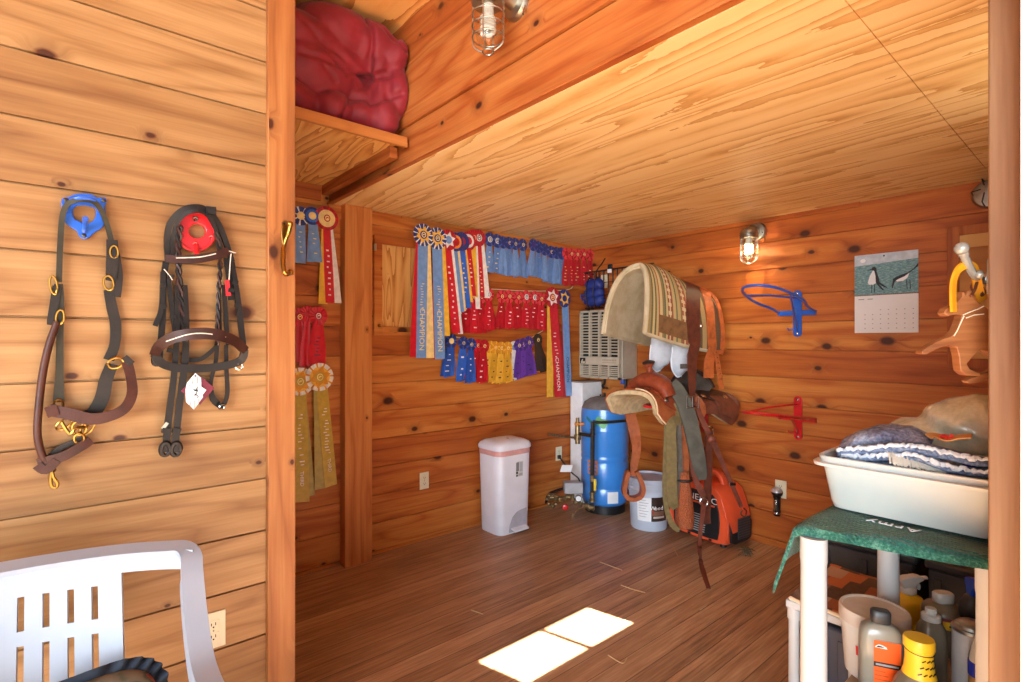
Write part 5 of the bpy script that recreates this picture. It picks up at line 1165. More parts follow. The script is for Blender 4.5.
# clump of dry hay on the floor
hc_ = PZ(746, 552, .018); t = thing('hay_clump', 'small dark clump of dry hay on the floor right of the generator', 'hay', hc_ - Vector((0, 0, .018)))
m = MB()
for k in range(60):
    a = random.uniform(0, 6.28); r = random.uniform(0, .05); d = Vector((math.cos(a)*r, math.sin(a)*r*.8, random.uniform(-.012, .022)))
    e = Vector((random.uniform(-1, 1), random.uniform(-1, 1), random.uniform(-.3, .5))).normalized()*random.uniform(.012, .03)
    z = lambda p: Vector((p.x, p.y, max(.002, p.z)))
    m.tube([z(hc_+d-e), z(hc_+d+Vector((0, 0, .006))), z(hc_+d+e)], .0018, 4)
o = m.build('straw', pbr('dry_hay', (92, 78, 56), .9, var=.3, vs=80), t); o['kind'] = 'stuff'
for k, (pp, lab) in enumerate((([(621, 585), (632, 589), (645, 592.5)], 'longest straw lying loose on the floor below the pail'), ([(673, 547), (678, 556)], 'short straw on the floor in front of the generator'),
        ([(600, 562), (622, 570)], 'dark thin straw on the floor between bin and saddle'), ([(608, 655), (622, 663), (627, 658)], 'curled straw on the floor right of the sunlit patch'), ([(471, 610), (483, 614)], 'short pale straw on the floor below the bin'), ([(700, 610), (706, 606)], 'tiny straw on the floor near the strap end'))):
    P = [PZ(x, y, .003) for x, y in pp]; t = thing('straw', lab, 'straw', P[0]); m = MB(); m.tube(catmull(P, 5) if len(P) > 2 else P, .0022, 5); m.build('stalk', pbr('pale_straw', (196, 164, 120), .8) if k == 0 else bpy.data.materials['pale_straw'], t)
# ------------------------------------------------------------------ left wall: halter, bridle, pull handle; chair; comforter
M['blk_leather'] = leather('black_brown_leather', (40, 32, 27), .5); M['brn_leather'] = leather('chestnut_leather', (74, 38, 27), .45); M['dkgreen_leather'] = leather('dark_olive_leather', (50, 44, 30), .55)
def W_(px, py, off=.012): return PY(px, py, YL-off)
def wstrap(t, name, mat, pts, w_px, th=.005, off=.014, k=5, tubes=False):
    """a strap on the left wall through photo points; width in pixels"""
    P = [W_(*(p if len(p) == 3 else (p[0], p[1], off))) for p in pts]
    P = catmull(P, k) if len(P) > 2 else P
    sc = vpx(pts[len(pts)//2][0], YL)
    ws = [interp([i/(len(w_px)-1) for i in range(len(w_px))], w_px, j/(len(P)-1))*sc for j in range(len(P))] if isinstance(w_px, (list, tuple)) else w_px*sc
    m = MB()
    if tubes: m.tube(P, [w/2 for w in ws] if isinstance(ws, list) else ws/2, 8)
    else: m.strap(P, ws, th, (0, -1, 0))
    return m.build(name, mat, t, smooth=50)
def wring(t, name, mat, cx, cy, rx, ry, r=.0026, off=.022, n=18, tilt=0):
    c = W_(cx, cy, off); sx = rx*hpx(cx, YL); sz = ry*vpx(cx, YL); m = MB()
    m.tube([c + Vector((sx*math.cos(a)*math.cos(tilt) - sz*math.sin(a)*math.sin(tilt), -.004*math.sin(a), sx*math.cos(a)*math.sin(tilt) + sz*math.sin(a)*math.cos(tilt))) for a in [2*PI*k/n for k in range(n)]], r, 6, True)
    return m.build(name, mat, t)
# blue bridle bracket: open ring plate with ears, a tongue and a hook
c = W_(83, 214, 0); t = thing('bridle_bracket', 'blue metal bridle bracket on the left wall', 'bridle bracket', c)
def ringplate(t, outer, inner, mat, off=.0, th=.010, name='plate'):
    O = [W_(x, y, off) for x, y in outer]; I = [W_(x, y, off) for x, y in inner]; n = len(O); d = Vector((0, -th, 0)); m = MB()
    vs = O + I + [p+d for p in O] + [p+d for p in I]
    fs = []
    for k in range(n):
        j = (k+1) % n; fs += [(k, j, n+j, n+k), (2*n+k, 3*n+k, 3*n+j, 2*n+j), (k, 2*n+k, 2*n+j, j), (n+k, n+j, 3*n+j, 3*n+k)]
    m.add(vs, fs); return m.build(name, mat, t, smooth=40, bevel=.002)
def ell(cx, cy, rx, ry, n=32, ph=0): return [(cx+rx*math.cos(2*PI*k/n+ph), cy+ry*math.sin(2*PI*k/n+ph)) for k in range(n)]
outer = catmull([Vector((x, y, 0)) for x, y in [(83, 194), (92, 195), (98, 199), (104, 197), (107, 201), (104.5, 207), (106, 216), (103, 227), (96, 232), (92, 235), (89, 238), (84, 239.5), (79, 237), (77.5, 232), (70, 227), (63, 220), (62, 210), (61, 203), (63, 198), (68, 198), (74, 195)]], 3, True)
inner = catmull([Vector((x, y, 0)) for x, y in [(83, 206), (90, 207), (95, 209), (95.5, 215), (94, 220), (90, 223), (85, 225), (80, 222), (75, 220), (73, 215), (73.5, 209), (77, 206.5), (80, 206), (82, 206), (83, 206), (84, 206), (85, 206), (86, 206.2), (87, 206.4), (88, 206.6), (89, 206.8)]], 3, True)
# pair the two outlines by angle so the plate does not twist
def by_angle(pts, cx, cy, n=48):
    A = sorted(((math.atan2(p[1]-cy, p[0]-cx) % (2*PI), math.hypot(p[0]-cx, p[1]-cy)) for p in pts)); xs = [a for a, r in A]; rs = [r for a, r in A]
    xs = [xs[-1]-2*PI] + xs + [xs[0]+2*PI]; rs = [rs[-1]] + rs + [rs[0]]
    return [(cx+interp(xs, rs, 2*PI*k/n)*math.cos(2*PI*k/n), cy+interp(xs, rs, 2*PI*k/n)*math.sin(2*PI*k/n)) for k in range(n)]
ringplate(t, by_angle(outer, 84, 215), by_angle(inner, 84, 215), M['blue_steel'])
m = MB(); m.tube(catmull([W_(84, 232, .01), W_(85, 226, .022), W_(85.3, 221, .045), W_(85.6, 218.5, .060)], 4), [.006]*9+[.007]*4, 8); m.build('hook', M['blue_steel'], t)
m = MB(); m.tube(catmull([W_(68, 212, .012), W_(70, 202, .035), W_(77, 198.5, .05), W_(84, 198, .055), W_(93, 199.5, .05), W_(99, 206, .03), W_(100, 213, .012)], 5), .0055, 8); m.build('front_hoop', M['blue_steel'], t)
for x, y in ((66, 200), (103.5, 200.5), (83.8, 235.5)):
    m = MB(); m.ball(W_(x, y, .011), (.006, .003, .006), 10, 6); m.build('screw', M['steel_dark'], t)
# halter
t = thing('halter', 'worn dark leather halter with brass rings on the blue bracket', 'halter', W_(84, 470, 0))
BL, BR = M['blk_leather'], M['brn_leather']
wstrap(t, 'crown_strap', M['dkgreen_leather'], [(59, 282, .016), (60, 250, .016), (62, 220, .02), (66, 206, .035), (74, 201, .048), (84, 199.6, .052), (94, 202, .048), (102, 212, .035), (108, 228, .02), (112, 245, .016)], 4.6, .006)
wstrap(t, 'buckle_strap', BL, [(112, 240), (112.5, 255), (111.5, 272), (110, 281)], [9, 10, 9, 7], .009, .020)
wstrap(t, 'billet', BL, [(115, 252), (118.5, 275), (117, 297)], [7, 7, 6], .006, .017)
wring(t, 'buckle', M['brass'], 114, 252, 4, 6, off=.026); wring(t, 'brass_ring', M['brass'], 108.5, 283, 5, 7, .0028, tilt=.1)
wstrap(t, 'cheek_strap', BL, [(108.5, 290), (112, 308), (115.5, 325), (114.5, 345), (108.5, 360)], [8, 9, 9, 8.5, 9], .007)
wstrap(t, 'cheek_strap', BL, [(57, 286), (54.5, 302), (51, 320), (50, 325)], [7, 7, 6, 4.5], .006, .017)
wstrap(t, 'cheek_strap', M['dkgreen_leather'], [(58.5, 284), (60, 300), (60, 330), (59.5, 370), (58.5, 402)], [7, 6.5, 5.5, 6, 9], .006)
wring(t, 'buckle', M['brass'], 53.5, 285, 3.6, 9, off=.024, tilt=.1); wring(t, 'brass_ring', M['brass'], 60, 317, 4, 7, off=.024, tilt=-.1)
wstrap(t, 'rolled_throat_strap', BR, [(57, 322, .024), (49, 345, .026), (42.5, 375, .026), (38.5, 410, .026), (37.5, 435, .026), (42, 455, .024), (47, 462, .022)], [6, 6.5, 6.5, 6.5, 6.5, 6.5, 7], .010, tubes=True)
wring(t, 'brass_ring', M['brass'], 115.5, 363, 8, 5, .0030, tilt=.5); wring(t, 'brass_ring', M['brass'], 58.5, 404, 5, 4, .0028)
wstrap(t, 'noseband', BL, [(112, 364, .016), (106, 380, .018), (102, 398, .016), (94, 412, .014), (84, 416, .014)], [10, 11, 12, 12, 10], .006)
wstrap(t, 'noseband', BR, [(127, 362, .020), (131, 378, .030), (132, 394, .042), (125, 408, .050), (110, 416, .052), (90, 419, .050), (70, 414, .044), (49, 410, .036)], [9, 8.5, 9, 9.5, 10, 11, 11, 10.5], .008)
wstrap(t, 'keeper_loop', BL, [(124, 357, .022), (132, 364, .024)], 6, .012); wstrap(t, 'keeper_loop', BR, [(50, 406, .040), (54, 416, .042)], 9, .012)
for x, y, rx, ry, tl in ((64, 424, 9, 4, .7), (79, 428, 7, 7, .2), (88, 426, 6, 9, -.5), (79, 438, 5, 5, 0)): wring(t, 'brass_fitting', M['brass'], x, y, rx, ry, .0028, .03, tilt=tl)
m = MB(); m.tube(catmull([W_(61, 421, .03), W_(70, 434, .034), W_(76, 428, .034), W_(86, 427, .03), W_(91, 422, .028)], 4), .0045, 6); m.build('snap', M['brass'], t)
wstrap(t, 'chin_strap', BR, [(91, 440, .022), (80, 447, .028), (66, 455, .030), (52, 460, .028), (38, 464, .024)], [9, 9, 9, 10, 10], .008)
wstrap(t, 'chin_strap', BL, [(47, 459, .012), (60, 448, .014), (76, 441, .016), (86, 437, .018)], 5, .006)
wstrap(t, 'keeper_loop', BR, [(37, 465, .028), (46, 470, .030), (57, 460, .030)], 8, .010)
wring(t, 'snap_swivel', M['brass'], 50, 470, 5, 2.6, .003, .028); m = MB()
m.tube(catmull([W_(52, 470, .028), W_(53.5, 477, .03), W_(57.5, 483, .03), W_(56, 487.5, .03), W_(51.5, 486, .03), W_(50.5, 479, .03), W_(51.5, 472, .03)], 4), .0042, 6); m.build('snap_hook', M['brass'], t)
# red bracket: round disc with a hole
t = thing('bridle_bracket', 'round red metal bridle bracket on the left wall', 'bridle bracket', W_(196, 232, 0))
ringplate(t, ell(195.5, 231.5, 20.0, 20.5, 40), ell(196, 232, 8.6, 7.2, 40), M['red_steel'], 0, .022)
ringplate(t, ell(195.5, 231.5, 20.3, 20.8, 40), ell(195.5, 231.5, 17.8, 18.3, 40), M['red_steel'], .020, .010, 'rim')
m = MB(); m.tube([W_(196.5, 246, .02), W_(196.7, 255, .045)], .008, 8); m.build('hook', M['red_steel'], t)
for x, y in ((195.5, 219), (181, 236), (211, 237.5), (195, 244)): wring(t, 'screw', M['steel_dark'] if y < 220 else M['red_steel'], x, y, 1.7, 1.7, .003, .024, 8)
# bridle
DK = leather('near_black_leather', (30, 22, 19), .48); BN = leather('padded_brown_leather', (58, 30, 23), .42); wht = pbr('white_stitching', (206, 196, 180), .7)
t = thing('bridle', 'dark brown english bridle with braided reins and a hang tag, on the round red bracket', 'bridle', W_(196, 450, 0))
wstrap(t, 'headpiece', DK, [(168, 262, .018), (167, 240, .022), (170, 224, .034), (180, 212, .048), (192, 207.5, .054), (204, 209, .052), (215, 219, .042), (222, 232, .030), (229, 252, .020), (232, 262, .018)], [5, 5, 5.2, 5.4, 5.6, 5.6, 5.4, 5.2, 5, 5], .010)
wstrap(t, 'headpiece', DK, [(173, 262, .03), (172.5, 242, .03), (176, 226, .040), (184, 215, .052), (196, 211, .06), (206, 214, .056), (214, 226, .046), (219, 240, .034), (223, 256, .03)], 3.6, .006)
wstrap(t, 'keeper_loop', DK, [(206, 210, .060), (216, 211, .062)], 7, .012)
wstrap(t, 'browband', BN, [(165, 258.5, .034), (180, 259.5, .040), (200, 258.5, .044), (218, 255, .042), (229, 250.5, .036)], [7, 7.5, 8.5, 8, 7.5], .010)
wstrap(t, 'browband_stitching', wht, [(176, 258, .0462), (200, 257, .0502), (216, 253.6, .0482)], 1.0, .0012)
# braided reins down the middle
def braid(pts, w, name):
    P = catmull([W_(*p) for p in pts], 8); sc = vpx(190, YL)*w; m = MB(); n = len(P)
    A = [p + Vector((sc*.30*math.sin(i*1.15), -.003*math.cos(i*1.15), 0)) for i, p in enumerate(P)]; B = [p + Vector((-sc*.30*math.sin(i*1.15), .003*math.cos(i*1.15), 0)) for i, p in enumerate(P)]
    m.tube(A, sc*.30, 6); m.build(name, DK, t)
    m = MB(); m.tube(B, sc*.30, 6); m.build(name, BN, t)
braid([(180, 226, .045), (178.5, 250, .03), (179, 275, .026), (182, 310, .026), (186, 345, .03)], 5.5, 'braided_rein')
braid([(216, 232, .04), (220, 260, .026), (219, 290, .024), (218, 320, .024), (217, 345, .024)], 4.6, 'braided_rein')
wstrap(t, 'rein', DK, [(185, 285, .024), (186, 320, .030), (185, 360, .034), (180, 400, .034), (176, 436, .03), (175, 452, .028)], [4, 5.5, 6, 6, 6, 7], .006)
wstrap(t, 'rein', DK, [(177, 285, .022), (177, 330, .028), (174, 375, .030), (169, 415, .028), (166.5, 440, .028), (165.5, 452, .028)], [4, 5, 5.5, 6, 6.5, 7], .006)
for x in (166, 176.5):
    wring(t, 'rein_loop', DK, x-.5, 449, 4.4, 6.5, .007, .028); wstrap(t, 'keeper_loop', DK, [(x-4, 430, .032), (x+4, 431, .032)], 5, .014)
wstrap(t, 'rein_buckle', M['galv'], [(163.5, 425, .036), (166.5, 426.5, .036)], 7, .003)
# cheek pieces either side with loose billet ends
for pts, w in (([(166, 262, .016), (163.5, 280, .016), (163, 310, .018), (161, 340, .02), (159, 362, .02)], 5.5), ([(168.5, 278, .022), (171, 300, .022), (174.5, 330, .022), (176, 345, .022)], 4), ([(231.5, 262, .016), (235, 285, .016), (239, 310, .018), (242, 335, .018), (243, 345, .018)], 5.5), ([(226, 258, .018), (229, 280, .018), (231, 300, .018)], 4.5),
               ([(163, 272, .024), (162.5, 290, .026), (161, 310, .026), (155, 326, .026)], 4.4), ([(233, 268, .024), (236, 285, .026), (240, 312, .028)], 4.4), ([(180, 290, .018), (180, 330, .018)], 4), ([(224, 285, .018), (226, 320, .018), (228, 345, .018)], 4), ([(219, 300, .018), (220, 340, .018)], 3.6)):
    wstrap(t, 'cheek_strap', DK, pts, w, .006)
for x, y in ((163, 285), (171, 276), (163.5, 306), (173, 316), (235, 282), (238, 305), (231, 290), (170, 350)): wstrap(t, 'keeper_loop', DK, [(x-3, y, .030), (x+3, y+1, .030)], 4, .012)
wstrap(t, 'red_tab', M['red_steel'], [(227, 280, .030), (228.3, 296, .030)], [3.6, 4.6], .005)
for pts in ([(164, 269, .034), (170, 276, .036), (172.5, 280, .036)], [(229, 251, .042), (236, 253, .040)], [(231, 253, .04), (230, 266, .04), (229, 280, .036)]):
    m = MB(); m.tube([W_(*p) for p in pts], .0016, 5); m.build('white_cord', wht, t)
# noseband: padded oval standing out from the wall
front = [(154.5, 354, .05), (160, 345.5, .075), (172, 338, .10), (188, 334.5, .118), (206, 333.5, .122), (222, 336, .112), (236, 342, .09), (244.5, 350, .065)]
wstrap(t, 'noseband', BN, front, [8, 9, 10, 10.5, 11, 10.5, 9.5, 8], .014)
low_ = [(244.5, 350, .065), (242, 359, .05), (232, 364, .045), (212, 367.5, .04), (190, 368.5, .04), (172, 367, .04), (160, 362, .045), (154.5, 354, .05)]
wstrap(t, 'noseband', DK, low_, [7, 7.5, 8, 8, 8, 8, 8, 7], .010)
wstrap(t, 'noseband_stitching', wht, [(166, 341.5, .0985), (188, 334.5, .1260), (206, 333.5, .1300), (226, 337, .1150)], 1.0, .0012)
wring(t, 'steel_ring', M['chrome'], 239, 366.5, 3.5, 3, .003, .045); wring(t, 'cheek_ring', DK, 156.5, 360, 3.2, 5.0, .006, .03)
wstrap(t, 'flash_strap', DK, [(182, 352, .02), (190, 360, .02), (203, 358, .022), (217, 346, .022)], 4, .005)
wstrap(t, 'throat_lash', DK, [(217, 345, .02), (216, 360, .02), (211.5, 378, .02), (210.5, 388, .02), (213, 399, .02), (218, 404, .02)], [3.6, 3.6, 3.6, 4, 6, 6], .005)
wstrap(t, 'throat_lash', DK, [(226, 345, .02), (226.5, 370, .02), (227.5, 390, .02), (225.5, 401, .02), (221, 406, .02), (214, 401, .02)], [3.6, 3.6, 3.8, 3.8, 5, 6], .005)
wring(t, 'buckle', M['chrome'], 222, 407, 3.2, 2, .0028, .03, tilt=.4)
# hang tag: white diamond on a maroon diamond
mar = pbr('maroon_card', (110, 26, 48), .5); car = pbr('tag_card', (226, 226, 226), .5, var=.04)
m = MB(); m.prism([W_(x, y, .040) for x, y in ((181, 391), (198, 374), (214.5, 388), (200, 405))], (0, .002, 0)); tg = m.build('hang_tag', mar, t)
m = MB(); m.prism([W_(x, y, .044) for x, y in ((187, 383), (195.5, 373), (201, 378), (201.5, 387), (203, 397), (194, 409.5), (186, 402), (185.5, 390))], (0, .002, 0)); ft = m.build('front_card', car, tg)
for x, y0, y1 in ((189, 384, 389), (192.5, 379, 384), (197, 377, 383), (190, 401, 406), (194.5, 400, 409), (198.5, 399, 404)): m = MB(); m.tube([W_(x, y0, .0465), W_(x, y1, .0465)], .0012, 4); m.build('card_stripe', M['grey_ink'], tg)
m = MB(); m.prism([W_(x, y, .0475) for x, y in ((194.5, 382.5), (206.5, 390), (199.5, 398.5), (194, 400.5), (188, 399), (186.3, 393), (187.5, 388))], (0, .0015, 0)); m.build('oval_card', car, tg)
m = MB(); m.tube(catmull([W_(x, y, .0492) for x, y in ((197.5, 386.5), (196, 390), (193.3, 389.5), (195.8, 391), (197.6, 389.8), (196.2, 393.5), (194.2, 395.5), (196.5, 395), (198.2, 396.8), (197, 398))], 4), .0011, 5); m.build('script_lettering', M['ink'], tg)
m = MB(); m.ball(W_(195.3, 376, .0465), (.0028, .001, .0028), 8, 5); m.build('tag_hole', M['ink'], tg)

# brass pull on the door trim
t = thing('pull_handle', 'brass pull handle on the door trim', 'handle', PY(286, 277, YL-.022))
def D_(px, py, off): return PY(px, py, YL-.022-off)
m = MB(); m.prism([D_(x, y, .0) for x, y in ((282.5, 221), (285, 220.3), (286.5, 223), (286.3, 236), (285, 247), (283.8, 254), (282.2, 247), (281.3, 236), (281.2, 224))], (0, -.004, 0)); m.build('back_plate', M['brass'], t, bevel=.001)
m = MB(); m.tube(catmull([D_(290.3, 224.5, .034), D_(289, 231, .030), D_(286, 239, .020), D_(283.6, 247, .016), D_(283, 258, .030), D_(283.3, 267, .040), D_(285.2, 273.5, .046), D_(288, 273.8, .030), D_(290.3, 271.6, .010)], 5), [.0075]*8+[.006]*8+[.008]*20+[.007]*5, 10); m.build('grip', M['brass'], t)
for x, y, o_ in ((290.2, 224, .034), (290.5, 272, .012)): m = MB(); m.ball(D_(x, y, o_), .0105, 10, 8); m.build('grip_end', M['brass'], t)
for x, y in ((284, 223.5), (283.4, 248.5)): m = MB(); m.ball(D_(x, y, .006), (.004, .003, .004), 8, 6); m.build('screw', M['hollow'], t)

# white plastic garden chair below the halter
M['resin'] = pbr('white_resin', (160, 166, 178), .42, var=.04, vs=7)
t = thing('garden_chair', 'white plastic garden chair with slotted back in front of the left wall', 'chair', (.02, 1.42, 0))
cxr, cyr = -.035, 1.0                                # plan curve of the back
def backp(u, z):
    """u -1..1 across the back; the back leans away with height"""
    x = -.012 + .283*u; y = 1.60 + .115*(z-.42)/.40*1.0 - .05*u*u - .17*u*.5 + .0
    return Vector((x, y, z))
def topz(u): return .834 + .010*u - .010*abs(u)**4
# slotted panel: columns between the slots
Us = [-1.0, -.60, .62, 1.0]
slots = [(c_-.023, c_+.023) for c_ in (-.335, -.175, -.015, .145, .305)]
m = MB(); edges = sorted({-.50, .49} | {v for s_ in slots for v in s_})
zrow = [.40, .46, .664, .695, .768]
def cell(ua, ub, z0, z1f):
    k = max(1, int((ub-ua)/.08)); 
    m.surf(lambda u, v: backp(lerp(ua, ub, u), lerp(z0, z1f(lerp(ua, ub, u)) if callable(z1f) else z1f, v)), k, 3)
for a, b in zip(edges, edges[1:]):
    sl_ = any(abs(a-s_[0]) < 1e-6 and abs(b-s_[1]) < 1e-6 for s_ in slots)
    for z0, z1 in zip(zrow, zrow[1:]):
        if sl_ and (z0, z1) in ((.46, .664), (.695, .768)): continue
        cell(a, b, z0, z1)
    cell(a, b, zrow[-1], topz)
for a, b in ((-1.0, -.50), (.49, 1.0)):
    k = 5
    m.surf(lambda u, v: backp(lerp(a, b, u), lerp(topz(lerp(a, b, u))-.046, topz(lerp(a, b, u)), v)), 6, 3)
m.build('back_panel', M['resin'], t, smooth=50, solid=.010)
# rolled top rim
m = MB(); rp = [backp(u, topz(u)) for u in [-.60+1.2*k/20 for k in range(21)]]
RAIL = {0: [p + Vector((0, .010, 0)) for p in rp]}
# arms: from the back corners forward and down, then flat
for sg in (-1, 1):
    A = backp(sg*.985, topz(sg)-.010); ox = -.014*sg
    rim_ = lambda u: backp(u, topz(u)) + Vector((0, .010, 0))
    pth = [rim_(sg*.67), rim_(sg*.80), rim_(sg*.93), A + Vector((ox*.2, -.010, -.004)), A + Vector((ox*.5, -.05, -.034)), A + Vector((ox*.9, -.13, -.110)), A + Vector((ox, -.215, -.178)), A + Vector((ox, -.34, -.195)), A + Vector((ox*.9, -.46, -.205))]
    P = catmull(pth, 6); RAIL[sg] = P
    m = MB(); Q = [p + Vector((-sg*.020, 0, -.026)) for p in P[22:]]; m.strap(Q, .046, .008, [Vector((1, 0, 0))]*len(Q)); m.build('arm_rib', M['resin'], t, smooth=60)
    F_ = P[-1]
    m = MB(); m.strap([F_ + Vector((0, .015, -.0)), F_ + Vector((0, -.02, -.05)), Vector((F_.x+.01*sg, F_.y-.035, .30)), Vector((F_.x+.03*sg, F_.y-.06, .0))], [.055, .055, .05, .042], .022, [Vector((0, -1, .1))]*4); m.build('leg', M['resin'], t, smooth=50, bevel=.004)
    B = backp(sg*.86, .44)
    m = MB(); m.strap([B, Vector((B.x+.01*sg, B.y+.03, .22)), Vector((B.x+.03*sg, B.y+.085, .0))], [.07, .055, .045], .022, [Vector((0, -1, 0))]*3); m.build('leg', M['resin'], t, smooth=50, bevel=.004)
    m = MB(); m.strap([backp(sg*.60, .40), backp(sg*.80, .44), backp(sg*.99, .64), A], [.05, .05, .04, .03], .012, [Vector((0, -1, 0))]*4)
rl = RAIL[-1][::-1] + RAIL[0] + RAIL[1]; nl = len(RAIL[-1])
m = MB(); m.strap(rl, .048, .013, [Vector((0, lerp(-.45, -.25, min(1, min(i, len(rl)-1-i)/nl*1.5)), 1)) for i in range(len(rl))]); m.build('arm_rail', M['resin'], t, smooth=60, bevel=.004)
def seatp(u, v): 
    x = lerp(-.245, .245, u); y = lerp(1.17, 1.625, v) - .17*(2*u-1)*.5*v; return Vector((x, y, .415 + .03*(2*u-1)**2 - .015*math.sin(PI*v)))
m = MB(); m.surf(seatp, 14, 14); m.build('seat', M['resin'], t, smooth=60, solid=.012)
m = MB(); m.strap([Vector((x, 1.17, .40 + .03*(x/.245)**2)) for x in [-.245+.49*k/10 for k in range(11)]], .05, .012, (0, -1, 0)); m.build('front_rim', M['resin'], t, smooth=60)
for sg in (-1, 1):
    m = MB(); m.strap([Vector((sg*.245, 1.18, .43)), Vector((sg*.262, 1.3, .44)), Vector((sg*.262, 1.45, .445)), Vector((sg*.25, 1.60, .445))], .05, .012, (1, 0, 0)); m.build('side_rim', M['resin'], t, smooth=60)
# floral cushion with a dark ruffle, propped against the back
N = NT('floral_cloth'); p = N.pos(); vo = N.n('ShaderNodeTexVoronoi'); vo.inputs['Scale'].default_value = 24; N.link(p, vo.inputs['Vector']); nz = N.noise(p, 40, 4)
fl = N.math('ADD', vo.outputs['Distance'], N.math('MULTIPLY', N.math('SUBTRACT', nz, .5), .5))
cA = N.ramp(fl, [(.12, c4((96, 36, 40))), (.24, c4((126, 72, 66))), (.34, c4((72, 76, 58))), (.46, c4((108, 98, 80))), (.7, c4((118, 104, 86)))]); M['floral'] = N.fin(cA, .9, 0, .1)
M['ruffle'] = pbr('dark_ruffle', (46, 52, 62), .9, var=.2, vs=30, spec=.1)
cc = Vector((.040, 1.47, .502)); cn = Vector((.12, -.86, .42)).normalized(); cu_ = Vector((1, .15, 0)).normalized(); cv_ = cn.cross(cu_).normalized(); cv_ = -cv_ if cv_.z < 0 else cv_
t = thing('cushion', 'floral seat cushion with dark ruffled edge propped in the white plastic chair', 'cushion', cc - Vector((0, 0, .1)))
def cush(u, v):
    a = u*2*PI; w = (v-.5)*PI; ca, sa = math.cos(a), math.sin(a); e = .55
    rx = .150*math.copysign(abs(ca)**e, ca); ry = .122*math.copysign(abs(sa)**e, sa); q = math.cos(w)**.55 if abs(w) < PI/2-1e-3 else .02
    return cc + cu_*rx*q + cv_*ry*q + cn*(.045*math.sin(w) + .004*math.sin(a*5)*math.cos(w))
m = MB(); m.surf(cush, 36, 14, wrap_u=True); m.build('cover', M['floral'], t, smooth=80)
def ruf(u, v):
    a = u*2*PI; ca, sa = math.cos(a), math.sin(a); e = .55; k = 1 + .18*v
    return cc + cu_*(.148*k*math.copysign(abs(ca)**e, ca)) + cv_*(.120*k*math.copysign(abs(sa)**e, sa)) + cn*(.016*math.sin(a*26)*v + .004)
m = MB(); m.surf(ruf, 220, 3, wrap_u=True); m.build('ruffle', M['ruffle'], t, smooth=70, solid=.002)

# red comforter stuffed on the high shelf
M['comforter'] = pbr('red_comforter', (128, 15, 30), .66, var=.10, vs=14, sheen=.08, bump=.15, bs=260)
def blob_mesh(name, blobs, mat, parent, voxel, crease=(), noise=.006, seed=1, clamp=None, smooth_it=6):
    """soft body: overlapping lobes fused into one skin, then creased along planes"""
    m = MB()
    for c, r, rot in blobs:
        Mx = Euler([math.radians(a) for a in rot]).to_matrix(); m.ball(c, r, 20, 14, M=Mx)
    o = m.build(name, mat, parent, smooth=0)
    md = o.modifiers.new('fuse', 'REMESH'); md.mode = 'VOXEL'; md.voxel_size = voxel
    md = o.modifiers.new('soft', 'SMOOTH'); md.iterations = smooth_it; md.factor = .5
    bpy.context.view_layer.update()
    me = bpy.data.meshes.new_from_object(o.evaluated_get(bpy.context.evaluated_depsgraph_get()))
    o.modifiers.clear(); o.data = me; me.materials.clear(); me.materials.append(mat)
    off = Vector((0, 0, 0)); p = parent
    while p is not None and p.parent is not None: p = p.parent
    if p is not None: off = p.location
    from mathutils import noise as NZ
    nrm = [v.normal.copy() for v in me.vertices]
    for v, n in zip(me.vertices, nrm):
        w = v.co + off; d = 0.0
        for f in crease: d += f(w)
        d += noise*(NZ.noise(w*9 + Vector((seed, 0, 0))) + .5*NZ.noise(w*22))
        v.co += n*d
        if clamp: v.co = clamp(v.co + off) - off
    for p_ in me.polygons: p_.use_smooth = True
    me.update(); return o
t = thing('comforter', 'red quilted comforter bundled on the high shelf under the ceiling', 'comforter', (.95, SHELF_Y+.4, SHELF_Z))
sy, sz = SHELF_Y, SHELF_Z
def P3(px, py, d): return PY(px, py, sy+d)
B = [(P3(335, 42, .22), (.22, .2, .13), (0, 4, 0)), (P3(368, 52, .16), (.13, .16, .13), (0, 14, 0)), (P3(388, 62, .12), (.085, .14, .11), (0, 20, 0)), (P3(392, 95, .10), (.07, .12, .14), (0, 0, 0)), ((1.02, sy+.34, sz+.36), (.20, .26, .13), (0, 10, 0)), ((1.14, sy+.22, sz+.33), (.10, .2, .12), (0, 25, 0)), ((.75, sy+.30, sz+.37), (.35, .28, .13), (0, 3, 0)), ((1.16, sy+.12, sz+.10), (.085, .12, .11), (0, 0, 0)), ((.62, sy+.42, sz+.28), (.42, .34, .23), (0, 0, 0)), ((.98, sy+.36, sz+.30), (.25, .30, .185), (0, 8, 0)), ((.85, sy+.26, sz+.26), (.28, .22, .17), (0, 5, 0)),
     ((1.10, sy+.17, sz+.085), (.125, .13, .085), (0, 0, 0)), ((.93, sy+.17, sz+.085), (.10, .13, .09), (0, -20, 10)), ((.74, sy+.20, sz+.095), (.17, .15, .095), (0, 12, 0)), ((1.145, sy+.25, sz+.20), (.075, .22, .19), (0, 0, 0)), ((1.08, sy+.22, sz+.185), (.10, .14, .06), (0, -10, 0)), ((.50, sy+.25, sz+.12), (.2, .2, .12), (0, 0, 0))]
def seam_line(p0, p1, depth=.022, wid=.011):
    """stitched seam: a dent along a line across the front of the bundle"""
    a, b = Vector(p0), Vector(p1)
    def f(w):
        ab = b-a; k = max(0, min(1, (w-a).dot(ab)/ab.length_squared)); d = (w-(a+ab*k)); r = math.hypot(d.x, d.z)
        return -depth*math.exp(-(r/wid)**2)*(1 if abs(d.y) < .35 else 0)
    return f
J = P3(366, 80, .10)
